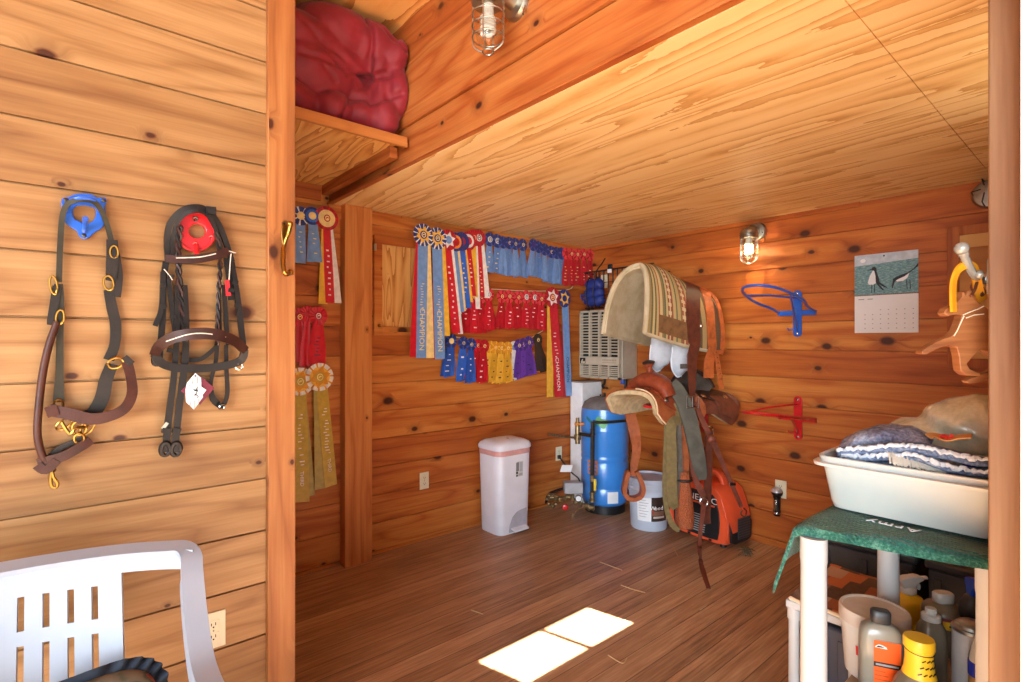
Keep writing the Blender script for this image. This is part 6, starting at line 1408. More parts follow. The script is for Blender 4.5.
cr = [seam_line(J, P3(362, 18, .10)), seam_line(J, P3(296, 56, .10), .014), seam_line(J, P3(322, 48, .1), .012, .012), seam_line(J, P3(330, 62, .1), .010, .010), seam_line(P3(345, 76, .1), P3(297, 26, .1), .012, .012), seam_line(P3(395, 60, .1), P3(370, 26, .1), .012, .012), seam_line(J, P3(382, 79, .1), .02, .014), seam_line(P3(320, 70, .1), P3(334, 84, .1), .010, .010),
      seam_line(P3(352, 100, .05), P3(344, 118, .05), .016, .016), seam_line(P3(372, 102, .05), P3(396, 98, .05), .014, .012), seam_line(P3(393, 42, .05), P3(400, 36, .05), .012, .010)]
def cl(p): return Vector((min(p.x, XL-.005), p.y, min(max(p.z, sz+.002), ZT-.012)))
blob_mesh('quilted_cover', B, M['comforter'], t, .009, cr, .008, 3, cl, 4)
# ------------------------------------------------------------------ right foreground: plastic shelving with tub, towel and bottles, wooden horse
M['shelf_white'] = pbr('shelving_plastic', (188, 190, 190), .38, var=.03, vs=6)
SZ = .912; SX0, SX1, SY0, SY1 = 1.40, 2.07, .16, .53; LZ = .405
t = thing('shelving_unit', 'white plastic shelving unit with round legs beside the door post', 'shelving', (1.8, .34, 0))
def SKX(y): return SX0 + (SY1-y)*.29              # near end runs a little askew
def tray(nm, z):
    m = MB(); m.prism([(SKX(SY0), SY0, z), (SX1, SY0, z), (SX1, SY1, z), (SX0, SY1, z)], (0, 0, -.016))
    return m.build(nm, M['shelf_white'], t, bevel=.004)
tray('top_shelf', SZ); tray('lower_shelf', LZ); tray('bottom_shelf', .09)
lxy = [(1.408, .505), (1.985, .495), (1.515, .19), (2.00, .19)]
for x, y in lxy:
    m = MB(); m.lathe([(.033, .0), (.029, .01), (.028, .075), (.030, .08), (.030, .10), (.0275, .105), (.0275, .41), (.031, .415), (.031, .47), (.0295, .475), (.0285, .83), (.030, .84), (.030, .896)], (x, y, 0), 20); m.build('leg', M['shelf_white'], t)
m = MB(); m.surf(lambda u, v: Vector((lerp(SKX(lerp(SY0, SY1, v))+.004, SX1-.004, u), lerp(SY0+.004, SY1-.004, v), LZ+.002)), 2, 2); m.build('shelf_liner', pbr('dusty_liner', (168, 138, 110), .8, var=.2), t, solid=.002)
# green towel over the top
N = NT('green_towel'); p = N.pos(); sp = N.sep(p)
wv = N.math('SINE', N.math('MULTIPLY', sp[0], 420)); nz = N.noise(p, 160, 3, .7); bl = N.noise(p, 12, 3)
gcol = N.ramp(N.math('ADD', N.math('MULTIPLY', nz, .7), N.math('MULTIPLY', bl, .4)), [(.35, c4((16, 52, 46))), (.56, c4((40, 98, 84))), (.78, c4((108, 160, 138)))])
N.bump(N.math('ADD', nz, N.math('MULTIPLY', wv, .3)), .8, .008); M['towel_green'] = N.fin(gcol, .95, 0, .1); M['towel_green'].node_tree.nodes['Principled BSDF'].inputs['Sheen Weight'].default_value = .3
t = thing('towel', 'green terry towel spread over the top of the white shelving', 'towel', (1.6, .35, SZ))
tz = SZ + .006
def tow(u, v):
    """u along the shelf from its near end, v across from the wall side (0) to the room side (1)"""
    a = -.045 + .62*u; b = -.01 + .50*v
    y = SY0 + b; x = SKX(min(y, SY1)) + a; z = tz + .0035*math.sin(x*19+y*13)*math.sin(y*23)
    if a < 0:
        x = SKX(min(y, SY1)) - .008 + .003*math.sin(y*26) + a*.1; z = tz + a*.42 - .003 + .003*math.sin(y*17)
    over = y - SY1
    if over > 0:
        y = SY1 + .012 + over*.30 + .012*math.sin(x*22)*over/.1; z = z - over*.95 - .25*max(0, .06-max(a, 0))*over/.1
        x -= .35*max(0, .12-max(a, -.02))*over/.1
    return Vector((x, y, z))
m = MB(); m.surf(tow, 44, 40); m.build('cloth', M['towel_green'], t, smooth=80, solid=.007)
text('lettering', 'Army', M['white_paint'], .040, (1.540, .375, tz+.0095), (0, 1, 0), (-1, 0, 0), t, .0015, 'CENTER', 1.15, 1.1)
# white tub
N = NT('milky_plastic'); nz = N.noise(N.pos(), 5, 3); M['tub'] = N.fin(N.mix(N.sstep(nz, .3, .7), c4((184, 190, 188)), c4((204, 202, 192))), .35, 0, .5)
M['tub'].node_tree.nodes['Principled BSDF'].inputs['Subsurface Weight'].default_value = .15
tx0, tx1, ty0, ty1, tz0, tz1 = 1.55, 2.03, .165, .552, SZ+.016, SZ+.158
t = thing('storage_tub', 'white translucent storage tub on the green towel, full of cloths', 'tub', ((tx0+tx1)/2, (ty0+ty1)/2, tz0))
def rr_ring(z, gr, e=.16, n=56):
    cx, cy, hw, hd = (tx0+tx1)/2, (ty0+ty1)/2, (tx1-tx0)/2+gr, (ty1-ty0)/2+gr; o = []
    for k in range(n):
        a = 2*PI*k/n; ca, sa = math.cos(a), math.sin(a); o.append(Vector((cx+hw*math.copysign(abs(ca)**e, ca), cy+hd*math.copysign(abs(sa)**e, sa), z)))
    return o
rs = [rr_ring(z, g) for z, g in ((tz0, -.040), (tz0+.004, -.026), (tz0+.02, -.021), (tz1-.028, -.006), (tz1-.026, .012), (tz1-.018, .014), (tz1-.016, .0), (tz1-.002, .003), (tz1, .0), (tz1-.004, -.006), (tz1-.03, -.010), (tz0+.02, -.026), (tz0+.008, -.06))]
n = 56; m = MB(); m.add([p for r in rs for p in r], [(i*n+k, i*n+(k+1) % n, (i+1)*n+(k+1) % n, (i+1)*n+k) for i in range(len(rs)-1) for k in range(n)] + [tuple(range(n))[::-1], tuple((len(rs)-1)*n+k for k in range(n))])
m.build('body', M['tub'], t, smooth=40)
# cloths in the tub
N = NT('faded_blue_towel'); p = N.pos(); nz = N.noise(p, 120, 4, .7); bl = N.noise(p, 14, 3)
N.bump(nz, .9, .01); M['towel_blue'] = N.fin(N.ramp(N.math('ADD', N.math('MULTIPLY', nz, .5), N.math('MULTIPLY', bl, .5)), [(.36, c4((66, 78, 104))), (.5, c4((124, 140, 170))), (.66, c4((186, 196, 212)))]), .95, 0, .1)
N = NT('faded_plum_towel'); p = N.pos(); nz = N.noise(p, 110, 4, .7); bl = N.noise(p, 11, 3)
N.bump(nz, .9, .01); M['towel_plum'] = N.fin(N.ramp(N.math('ADD', N.math('MULTIPLY', nz, .5), N.math('MULTIPLY', bl, .5)), [(.36, c4((84, 80, 98))), (.5, c4((136, 138, 160))), (.66, c4((196, 198, 208)))]), .95, 0, .1)
M['fringe'] = pbr('pale_fringe', (206, 214, 222), .95, var=.1, vs=90, bump=.6, bs=200)
def heap(name, label, mat, cx, cy, hx_, hy_, z0, h, seed, dx=0, extra=None):
    from mathutils import noise as NZ
    t = thing(name, label, 'cloth', (cx, cy, z0))
    def fn(u, v):
        a = (u-.5)*2; b = (v-.5)*2; e = max(0, 1-abs(a)**4)*max(0, 1-abs(b)**4)
        w = NZ.noise(Vector((a*2.2+seed, b*2.2, 0)))*.5 + .5*NZ.noise(Vector((a*5+seed, b*5, 3)))
        return Vector((cx + a*hx_ + dx*e, cy + b*hy_, z0 + h*e*(.75+.45*w) + .006*w))
    m = MB(); m.surf(fn, 40, 40); o = m.build('cloth', mat, t, smooth=80, solid=.010)
    if extra: extra(t, fn)
    return t
def fringe_at(v0, n=70):
    def f(t, fn):
        m = MB()
        P = [fn(k/n, v0) + Vector((0, 0, .008)) for k in range(n+1)]
        m.tube([p + Vector((random.uniform(-.003, .003), random.uniform(-.003, .003), random.uniform(-.003, .003))) for p in P], [random.uniform(.004, .008) for _ in P], 6); m.build('hem', M['fringe'], t)
    return f
heap('folded_towel', 'blue-grey folded towel lining the tub, lowest of the cloths', M['towel_blue'], 1.77, .36, .185, .160, tz1-.030, .035, 2)
# layered folds along the near rim: long bands, each its own towel
def band(name, label, mat, path, w, h, seed, hem=True, lab=False):
    P = catmull([Vector(p) + Vector((-.09, -.02, 0)) for p in path], 8); t = thing(name, label, 'cloth', P[len(P)//2] - Vector((0, 0, h/2)))
    from mathutils import noise as NZ
    def fn(u, v):
        i = u*(len(P)-1); k = min(int(i), len(P)-2); p = P[k].lerp(P[k+1], i-k); a = v*2*PI; q = 1 if .02 < u < .98 else .55
        r = 1 + .22*NZ.noise(Vector((u*6+seed, math.cos(a), math.sin(a))))
        return p + Vector((w*math.cos(a)*r*q, 0, h*math.sin(a)*r*q))
    m = MB(); m.surf(lambda u, v: fn(v, u), 18, 44, wrap_u=True); m.build('cloth', mat, t, smooth=80)
    if hem:
        Q = [fn(k/60, .40) + Vector((-.004, 0, .002)) for k in range(61)]
        m = MB(); m.tube([q + Vector((random.uniform(-.003, .003), 0, random.uniform(-.003, .003))) for q in Q], [random.uniform(.0035, .0075) for _ in Q], 6); m.build('hem', M['fringe'], t)
    return t, fn
zz = tz1
band('folded_towel', 'faded plum-grey towel heaped at the far end of the tub', M['towel_plum'], [(1.80, .545, zz+.005), (1.80, .50, zz+.032), (1.81, .45, zz+.048), (1.82, .40, zz+.045), (1.83, .35, zz+.035)], .085, .030, 1, False)
band('folded_towel', 'blue towel with frayed white hem along the near rim of the tub', M['towel_blue'], [(1.71, .535, zz+.003), (1.705, .48, zz+.016), (1.70, .42, zz+.032), (1.70, .36, zz+.042), (1.70, .31, zz+.036), (1.70, .25, zz+.030), (1.70, .19, zz+.032)], .034, .013, 5)
_, fb_ = band('folded_towel', 'smooth blue folded cloth with a dark blue woven tag under the frayed towel', M['towel_blue'], [(1.70, .525, zz-.008), (1.69, .46, zz+.002), (1.685, .40, zz+.016), (1.68, .35, zz+.022), (1.68, .30, zz+.008), (1.68, .25, zz+.006), (1.68, .19, zz+.012)], .022, .010, 9)
t = bpy.data.objects[[o.name for o in bpy.data.objects if o.name.startswith('folded_towel') and o.type == 'EMPTY'][-1]]
tg = PD(965, 460.5, 1.232); x_ = Vector((.6, -.55, -.5)).normalized(); n_ = Vector((-.72, -.62, .3)).normalized(); y_ = n_.cross(x_)
m = MB(); m.prism([tg + x_*(.026*math.cos(a)) + y_*(.013*math.sin(a)) for a in [2*PI*k/24 for k in range(24)]], n_*.003); tp = m.build('woven_tag', pbr('navy_tag', (34, 40, 120), .6), t)
m = MB()
for k in range(5): c_ = tg + n_*.0034 + x_*(-.016+.008*k); m.tube([c_ - y_*.005, c_ + y_*.005 + x_*.002, c_ + x_*.005 - y_*.002], .0011, 5)
m.build('tag_lettering', M['fringe'], tp)
# white brush lying under the cloths
t = thing('brush', 'pale bristled brush showing under the towels at the rim of the tub', 'brush', PD(905, 460, 1.35))
m = MB()
b0_, b1_ = PD(888, 455, 1.315), PD(940, 465, 1.26); ax = (b1_-b0_)
m.obox((b0_+b1_)/2 + Vector((.03, .02, .012)), ax*.5, Vector((.012, .010, 0)), Vector((0, 0, .010))); m.build('brush_back', M['towel_plum'], t, bevel=.005)
m = MB(); random.seed(11)
for k in range(150):
    f = random.random(); a = b0_ + ax*f + Vector((.018+random.uniform(0, .02), .012, .010)); e = b0_ + ax*(f*1.06-.03) + Vector((-.010+random.uniform(-.006, .006), -.008, -.016+random.uniform(-.004, .004)))
    m.tube([a, (a+e)/2 + Vector((-.004, -.003, .005)), e], .0016, 4)
o = m.build('bristles', pbr('cream_bristle', (214, 210, 196), .7), t); o['kind'] = 'stuff'
# clear plastic bag on top
N = NT('bag_plastic'); nz = N.noise(N.pos(), 30, 4, .65); N.bump(nz, .35, .01); M['bag'] = N.fin(N.mix(N.sstep(nz, .3, .7), c4((190, 188, 160)), c4((216, 214, 192))), .14, 0, .8); M['bag'].node_tree.nodes['Principled BSDF'].inputs['Coat Weight'].default_value = .6; M['bag'].node_tree.nodes['Principled BSDF'].inputs['Alpha'].default_value = .8
t = thing('plastic_bag', 'cloudy greenish plastic bag bulging from the top of the tub', 'bag', (1.86, .30, zz+.02))
def gc(p): return Vector((min(p.x, 2.2), p.y, p.z))
blob_mesh('bag_body', [((1.84, .24, zz+.075), (.13, .15, .085), (8, 0, 0)), ((1.83, .36, zz+.045), (.12, .10, .050), (14, 0, 0)), ((1.86, .165, zz+.085), (.11, .10, .085), (0, 0, 0))], M['bag'], t, .010, (lambda w: .005*math.sin(w.y*30 + 26*w.z), lambda w: -.007*abs(math.sin(9*math.atan2(w.z-zz-.02, w.y-.10)))**.6 + .004), .012, 8, gc, 3)
t = thing('ribbon_scrap', 'bit of red ribbon with gold on the cloths in front of the plastic bag', 'ribbon', PD(944, 437, 1.265))
m = MB(); m.strap(catmull([PD(938, 438, 1.275), PD(943, 435.5, 1.265), PD(949, 437.5, 1.25), PD(954, 436, 1.245)], 4), .014, .003, (-.4, -.3, .85)); m.build('red_tail', M['red_steel'], t)
m = MB(); m.strap(catmull([PD(928, 436.5, 1.29), PD(936, 435, 1.285), PD(946, 439.5, 1.255), PD(958, 437, 1.235), PD(972, 436, 1.215)], 4), .020, .003, (-.3, -.25, .9)); m.build('gold_tail', pbr('dull_gold_cloth', (176, 120, 66), .7), t)

# things on the lower shelf
M['clear_bottle'] = pbr('milky_bottle', (138, 134, 120), .28, var=.06, vs=12, coat=.3); M['tan_bottle'] = pbr('greyish_bottle', (116, 108, 92), .32, var=.06, coat=.2)
M['cap_white'] = pbr('white_cap', (196, 194, 186), .35, var=.03); M['label_orange'] = pbr('orange_label_print', (240, 92, 20), .4, var=.03); M['label_yellow'] = pbr('yellow_label_print', (236, 192, 40), .4, var=.04)
M['label_black'] = pbr('black_label_print', (30, 26, 24), .4); M['cap_black'] = pbr('charcoal_cap', (48, 48, 48), .4)
toC = Vector((-.757, -.653, 0)); acr = Vector((.653, -.757, 0)) ; acr = Vector((.7584, -.6517, 0)); toC = Vector((-.6517, -.7584, 0))
Lz = LZ + .006
# pail with lid
pc = PD(874, 640, 1.54); pc.z = Lz
t = thing('lidded_pail', 'white pail with a dusty lid on the lower shelf behind the bottles', 'pail', pc)
m = MB(); m.lathe([(.064, 0), (.068, .004), (.077, .110), (.077, .118), (.081, .120), (.081, .156), (.078, .160)], pc, 40); m.build('body', M['cap_white'], t)
m = MB(); m.lathe([(.0825, .134), (.0825, .160), (.080, .166), (.075, .166), (.073, .162), (.00001, .163)], pc, 40); m.build('lid', pbr('dusty_white_lid', (196, 182, 168), .6, var=.1), t)
def arc(c, r0_, r1_, z0, z1, a0, a1, d, nm, mat, par):
    m = MB(); m.surf(lambda u, v: c + Vector((math.cos(math.radians(lerp(a0, a1, u)))*(lerp(r0_, r1_, v)+d), math.sin(math.radians(lerp(a0, a1, u)))*(lerp(r0_, r1_, v)+d), lerp(z0, z1, v))), 12, 1); return m.build(nm, mat, par, solid=.0008)
lb_ = arc(pc, .070, .077, .02, .105, 168, 230, .0012, 'label', pbr('pale_blue_label', (204, 214, 222), .5), t)
for k in range(6): arc(pc, .0714+.0009*k, .0716+.0009*k, .03+.011*k, .034+.011*k, 176, 200+8*(k % 3), .0024, 'label_text', M['grey_ink'], lb_)
arc(pc, .0745, .076, .065, .088, 164, 174, .0026, 'red_mark', M['red_steel'], lb_)
t.scale = (1.06, 1.06, 1.15)
# flat bottle with the orange label
def loft(t, nm, mat, c, ax1, ax2, prof, e=.5, n=28, smooth=50):
    m = MB(); rs_ = []
    for w, d, z in prof:
        rs_.append([c + ax1*(w*math.copysign(abs(math.cos(2*PI*k/n))**e, math.cos(2*PI*k/n))) + ax2*(d*math.copysign(abs(math.sin(2*PI*k/n))**e, math.sin(2*PI*k/n))) + Vector((0, 0, z)) for k in range(n)])
    m.add([p for r in rs_ for p in r], [(i*n+k, i*n+(k+1) % n, (i+1)*n+(k+1) % n, (i+1)*n+k) for i in range(len(rs_)-1) for k in range(n)] + [tuple(range(n))[::-1], tuple((len(rs_)-1)*n+k for k in range(n))])
    return m.build(nm, mat, t, smooth=smooth)
c = PD(880.5, 660, 1.43); c.z = Lz; X1 = Vector((.45, -.893, 0)); X2 = Vector((-.893, -.45, 0))
t = thing('polish_bottle', 'flat clear bottle with orange label and black cap on the lower shelf', 'bottle', c)
loft(t, 'body', M['clear_bottle'], c, X1, X2, [(.040, .022, 0), (.046, .027, .006), (.046, .027, .15), (.045, .026, .180), (.040, .023, .196), (.028, .017, .207), (.018, .014, .210)])
loft(t, 'cap', M['cap_black'], c, X1, X2, [(.0205, .014, .210), (.0215, .015, .214), (.0215, .015, .238), (.018, .012, .243)], .6)
def flat_label(nm, mat, par, a0, a1, z0, z1, d, c=c): m = MB(); m.obox(c + X1*((a0+a1)/2) + X2*(.0272+d) + Vector((0, 0, (z0+z1)/2)), X1*((a1-a0)/2), X2*.0004, Vector((0, 0, (z1-z0)/2))); return m.build(nm, mat, par)
lb_ = flat_label('label', M['label_orange'], t, -.020, .036, .030, .172, .0006); flat_label('label_band', M['label_black'], lb_, -.020, .036, .103, .116, .0012); flat_label('band_text', M['grey_ink'], lb_, -.016, .031, .107, .112, .0018)
m = MB(); m.prism([c + X1*a + X2*.0286 + Vector((0, 0, z)) for a, z in ((-.018, .154), (-.016, .158), (-.010, .163), (-.002, .162), (.006, .158), (.008, .153))], X2*.0005); em = m.build('label_mark', M['paper'], lb_)
m = MB(); m.prism([c + X1*a + X2*.0292 + Vector((0, 0, z)) for a, z in ((-.015, .155), (-.011, .160), (-.004, .159), (.002, .156))], X2*.0005); m.build('mark_print', M['label_black'], em)
for k in range(4): flat_label('label_text', pbr('label_red_text', (190, 70, 20), .5) if k == 0 else bpy.data.materials['label_red_text'], lb_, -.018, .004+.006*(k % 3), .090-.011*k, .092-.011*k, .0012)
t.scale = (1.08, 1.08, .99)
# yellow-necked bottle
c = PD(919, 672, 1.325); c.z = Lz
t = thing('sauce_bottle', 'ribbed clear bottle with a yellow foil neck on the lower shelf', 'bottle', c)
m = MB(); rs_ = []; n = 36
for r, z in ((.036, 0), (.040, .005), (.040, .070), (.038, .088), (.031, .104), (.023, .118), (.019, .126), (.018, .13)):
    rs_.append([c + Vector((r*(1+.035*math.cos(a*12)*(1 if .01 < z < .118 else .2))*math.cos(a), r*(1+.035*math.cos(a*12)*(1 if .01 < z < .118 else .2))*math.sin(a), z)) for a in [2*PI*k/n for k in range(n)]])
m.add([p for r in rs_ for p in r], [(i*n+k, i*n+(k+1) % n, (i+1)*n+(k+1) % n, (i+1)*n+k) for i in range(len(rs_)-1) for k in range(n)]); m.build('body', M['tan_bottle'], t, smooth=70)
m = MB(); m.lathe([(.0262, .117), (.0232, .130), (.0215, .150), (.0215, .170)], c, 28); nk = m.build('neck_foil', M['label_yellow'], t)
m = MB(); m.lathe([(.0212, .168), (.0225, .171), (.0222, .174), (.0240, .176), (.0240, .192), (.0225, .197), (.00001, .198)], c, 28); m.build('cap', M['label_yellow'], t)
m = MB(); m.tube([c + Vector((.0226*math.cos(a), .0226*math.sin(a), .1715 - .003*math.cos(a-4))) for a in [2*PI*k/24 for k in range(24)]], .0009, 5, True); m.build('tear_line', M['label_black'], t)
for r_ in range(3):
    for k in range(5):
        a = math.radians(195+k*20+r_*8); R2 = lerp(.0240, .0217, r_/2)
        p = c + Vector((R2*math.cos(a), R2*math.sin(a), .130+.014*r_)); tx = Vector((-math.sin(a), math.cos(a), 0))
        m = MB(); m.obox(p, (tx+Vector((0, 0, .7)))*.0030, Vector((math.cos(a), math.sin(a), 0))*.0005, Vector((0, 0, .0009))-tx*.0004); m.build('foil_print', M['label_black'], nk)
t.scale = (1.38, 1.38, 1.14)
# spray bottle, white trigger
c = PD(908, 620, 1.80); c.z = Lz
t = thing('spray_bottle', 'spray bottle with white trigger head behind the lidded pail', 'bottle', c)
loft(t, 'body', M['label_yellow'], c, acr, toC, [(.036, .026, 0), (.040, .030, .008), (.040, .030, .120), (.034, .026, .142), (.016, .015, .158), (.014, .014, .165)], .7)
loft(t, 'collar', M['cap_white'], c, acr, toC, [(.0205, .0205, .160), (.0215, .0215, .164), (.0205, .0205, .186), (.016, .016, .190)], 1)
def head(t, c, mat, zb, dr):
    m = MB(); pr_ = [(-.020, .0), (.014, .0), (.018, .018), (.030, .030), (.040, .036), (.042, .050), (.026, .058), (-.012, .052), (-.030, .044), (-.032, .030), (-.024, .020)]
    sd = Vector((-dr.y, dr.x, 0)); m.prism([c + dr*(-a if False else a) + Vector((0, 0, zb+z)) - sd*.013 for a, z in pr_], sd*.026); h = m.build('trigger_head', mat, t, bevel=.004)
    m = MB(); m.strap(catmull([c + dr*.022 + Vector((0, 0, zb+.030)), c + dr*.032 + Vector((0, 0, zb+.010)), c + dr*.030 + Vector((0, 0, zb-.012))], 4), .014, .005, dr); m.build('trigger', mat, t, bevel=.001)
    m = MB(); q = c + dr*.044 + Vector((0, 0, zb+.043)); m.lathe([(.008, 0), (.008, .012), (.003, .013)], q, 10, dr.to_track_quat('Z', 'Y').to_matrix()); m.build('nozzle', mat, t)
head(t, c, M['cap_white'], .186, Vector((.80, -.60, 0)))
t.scale = (1.15, 1.15, .70)
# big round bottle, white cap, yellow label
c = PD(943, 628, 1.66); c.z = Lz
t = thing('shampoo_bottle', 'wide round-shouldered bottle with white cap and yellow label, behind yellow-necked one', 'bottle', c)
m = MB(); m.lathe([(.044, 0), (.047, .006), (.047, .13), (.045, .142), (.036, .156), (.022, .163), (.017, .166)], c, 32); m.build('body', M['tan_bottle'], t)
loft(t, 'cap', M['cap_white'], c, acr, toC, [(.0235, .0165, .164), (.0245, .0175, .167), (.0245, .0175, .192), (.022, .015, .196)], .8)
arc(c, .047, .047, .095, .122, 190, 268, .0012, 'yellow_band', M['label_yellow'], t); arc(c, .047, .0465, .122, .132, 190, 268, .0012, 'plum_band', pbr('plum_band', (120, 40, 60), .5), t)
arc(c, .047, .047, .106, .111, 205, 245, .0024, 'label_text', M['label_black'], t)
m = MB(); m.surf(lambda u, v: c + Vector((math.cos(math.radians(lerp(lerp(214, 231, v), lerp(262, 233, v), u)))*.0484, math.sin(math.radians(lerp(lerp(214, 231, v), lerp(262, 233, v), u)))*.0484, lerp(.094, .058, v))), 6, 4); m.build('white_point', M['cap_white'], t, solid=.0008)
t.scale = (1.18, 1.18, .91)
# slim bottle with white flip cap
c = PD(931, 655, 1.52); c.z = Lz
t = thing('lotion_bottle', 'slim greyish bottle with white flip cap right behind the yellow-necked bottle', 'bottle', c)
loft(t, 'body', M['tan_bottle'], c, acr, toC, [(.032, .024, 0), (.036, .028, .006), (.036, .028, .115), (.032, .025, .140), (.022, .018, .158), (.016, .015, .162)], .75)
m = MB(); m.lathe([(.022, .160), (.0225, .163), (.0225, .174), (.017, .177), (.0135, .178), (.0135, .190), (.012, .192), (.00001, .192)], c, 24); m.build('flip_cap', M['cap_white'], t)
t.scale = (1.05, 1.05, 1.04)
# spray with blue head, dark bottle
c = PD(974, 600, 1.60); c.z = Lz
t = thing('spray_bottle', 'dark spray bottle with a bright blue trigger head, half behind shelving leg', 'bottle', c)
loft(t, 'body', M['cap_black'], c, acr, toC, [(.032, .026, 0), (.036, .030, .008), (.036, .030, .150), (.034, .028, .175), (.022, .020, .195), (.015, .015, .200)], .8)
head(t, c, pbr('blue_trigger', (28, 78, 206), .35), .196, Vector((-.86, -.5, 0)))
m = MB(); m.obox(c + toC*.031 + acr*-.016 + Vector((0, 0, .160)), acr*.005, toC*.0005, Vector((0, 0, .004))); m.build('pale_print', M['cap_white'], t)
# white tin and white bottle with blue collar
c = PD(972, 655, 1.44); c.z = Lz
t = thing('tin', 'white round tin with a metal lid on the lower shelf beside shelving leg', 'tin', c)
m = MB(); m.lathe([(.037, 0), (.0375, .004), (.0375, .148), (.0385, .150)], c, 32); m.build('body', pbr('tin_white', (214, 214, 214), .4), t)
m = MB(); m.lathe([(.039, .148), (.0395, .152), (.038, .156), (.033, .157), (.031, .163), (.024, .168), (.00001, .169)], c, 32); m.build('lid', M['galv'], t)
arc(c, .0375, .0375, .03, .125, 205, 300, .001, 'grey_print', pbr('tin_grey_print', (164, 166, 170), .5), t)
t.scale = (1.15, 1.15, 1.20)
c = PD(981, 678, 1.335); c.z = Lz
t = thing('squeeze_bottle', 'small bottle with white top and blue collar, nearest the door post', 'bottle', c)
m = MB(); m.lathe([(.020, 0), (.0225, .005), (.0225, .075), (.021, .082)], c, 24); m.build('body', pbr('amber_bottle', (188, 148, 92), .3, coat=.3), t)
m = MB(); m.lathe([(.0232, .082), (.0235, .084), (.0235, .104), (.0232, .106)], c, 24); m.build('collar', pbr('blue_collar', (44, 60, 180), .4), t)
m = MB(); m.lathe([(.0215, .106), (.0215, .112), (.017, .130), (.012, .145), (.009, .150), (.00001, .151)], c, 24); m.build('cap', M['cap_white'], t)
t.scale = (1.1, 1.1, 1.48)
# dark storage boxes behind, low white rack with a patterned mat
M['charcoal'] = pbr('charcoal_plastic', (44, 46, 50), .5, var=.1)
for k, (x0, y0, x1, y1, lab) in enumerate(((2.45, .52, 2.95, .87, 'charcoal plastic storage box behind the shelving, left one'), (2.45, .15, 2.95, .50, 'charcoal plastic storage box behind the shelving, right one'))):
    t = thing('storage_box', lab, 'box', ((x0+x1)/2, (y0+y1)/2, 0))
    m = MB(); m.box((x0+.01, y0+.01, 0), (x1-.01, y1-.01, .53)); m.build('body', M['charcoal'], t, bevel=.012)
    for j in range(3): yy = lerp(y0+.04, y1-.04, j/2); m = MB(); m.box((x0+.002, yy-.012, .03), (x0+.011, yy+.012, .50)); m.build('rib', M['charcoal'], t, bevel=.003)
    m = MB(); m.box((x0, y0, .53), (x1, y1, .565)); m.build('lid', M['cap_black'], t, bevel=.010)
rx0, rx1, ry0, ry1, rz = 1.885, 2.27, .545, .765, .50
t = thing('low_rack', 'low white plastic rack under the patterned mat, left of the shelving', 'rack', ((rx0+rx1)/2, (ry0+ry1)/2, 0))
for x in (rx0+.02, rx1-.02):
    for y in (ry0+.02, ry1-.02):
        m = MB(); m.lathe([(.019, 0), (.0175, .005), (.0165, .43), (.0205, .432), (.0205, rz-.006), (.017, rz-.002)], (x, y, 0), 16); m.build('leg', M['shelf_white'], t)
m = MB(); m.box((rx0, ry0, rz-.030), (rx1, ry1, rz-.004)); m.build('top', M['shelf_white'], t, bevel=.004)
M['slate'] = pbr('slate_blue_plastic', (56, 62, 78), .45, var=.08)
t = thing('tub', 'slate blue plastic tub standing under the low white rack', 'tub', ((rx0+rx1)/2, .655, 0))
m = MB(); m.box((rx0+.045, ry0-.005, .0), (rx1-.05, ry1-.045, .435)); m.build('body', M['slate'], t, bevel=.01)
for j in range(3): xx = rx0+.08+j*.08; m = MB(); m.box((xx, ry0-.009, .03), (xx+.05, ry0-.004, .40)); m.build('side_panel', M['slate'], t, bevel=.002)
for j in range(2): yy = ry0+.02+j*.08; m = MB(); m.box((rx0+.041, yy, .03), (rx0+.046, yy+.055, .40)); m.build('side_panel', M['slate'], t, bevel=.002)
N = NT('patchwork_mat'); s = N.sep(N.pos())
gx = N.math('FLOOR', N.math('MULTIPLY', s[0], 11)); gy = N.math('FLOOR', N.math('MULTIPLY', N.math('ADD', s[1], N.math('MULTIPLY', gx, .031)), 16))
wn = N.n('ShaderNodeTexWhiteNoise', noise_dimensions='2D'); N.link(N.xyz(gx, gy, 0), wn.inputs['Vector'])
nz = N.noise(N.pos(), 60, 3); pc_ = N.ramp(wn.outputs['Value'], [(0, c4((146, 76, 38))), (.25, c4((110, 92, 82))), (.45, c4((62, 38, 28))), (.6, c4((172, 140, 112))), (.8, c4((182, 96, 44)))], 'CONSTANT')
M['mat_patch'] = N.fin(N.mix(N.math('MULTIPLY', nz, .35), pc_, c4((150, 122, 100))), .85)
t = thing('mat', 'brown, orange and grey patterned mat on the low white rack', 'mat', ((rx0+rx1)/2, .655, rz))
m = MB(); m.surf(lambda u, v: Vector((lerp(rx0+.004, rx1+.01, u), lerp(ry0-.008, ry1-.01, v), rz + .006 + .003*math.sin(u*9+v*5))), 16, 8); m.build('cloth', M['mat_patch'], t, solid=.008)
m = MB(); m.tube(catmull([Vector((rx0+.002, ry1-.015, rz+.006)), Vector((rx0-.006, ry1-.06, rz+.004)), Vector((rx0, ry1-.10, rz+.008)), Vector((rx0-.004, ry1-.16, rz+.005)), Vector((rx0+.002, ry0, rz+.006))], 4), .006, 6); m.build('frayed_edge', M['cord'], t)

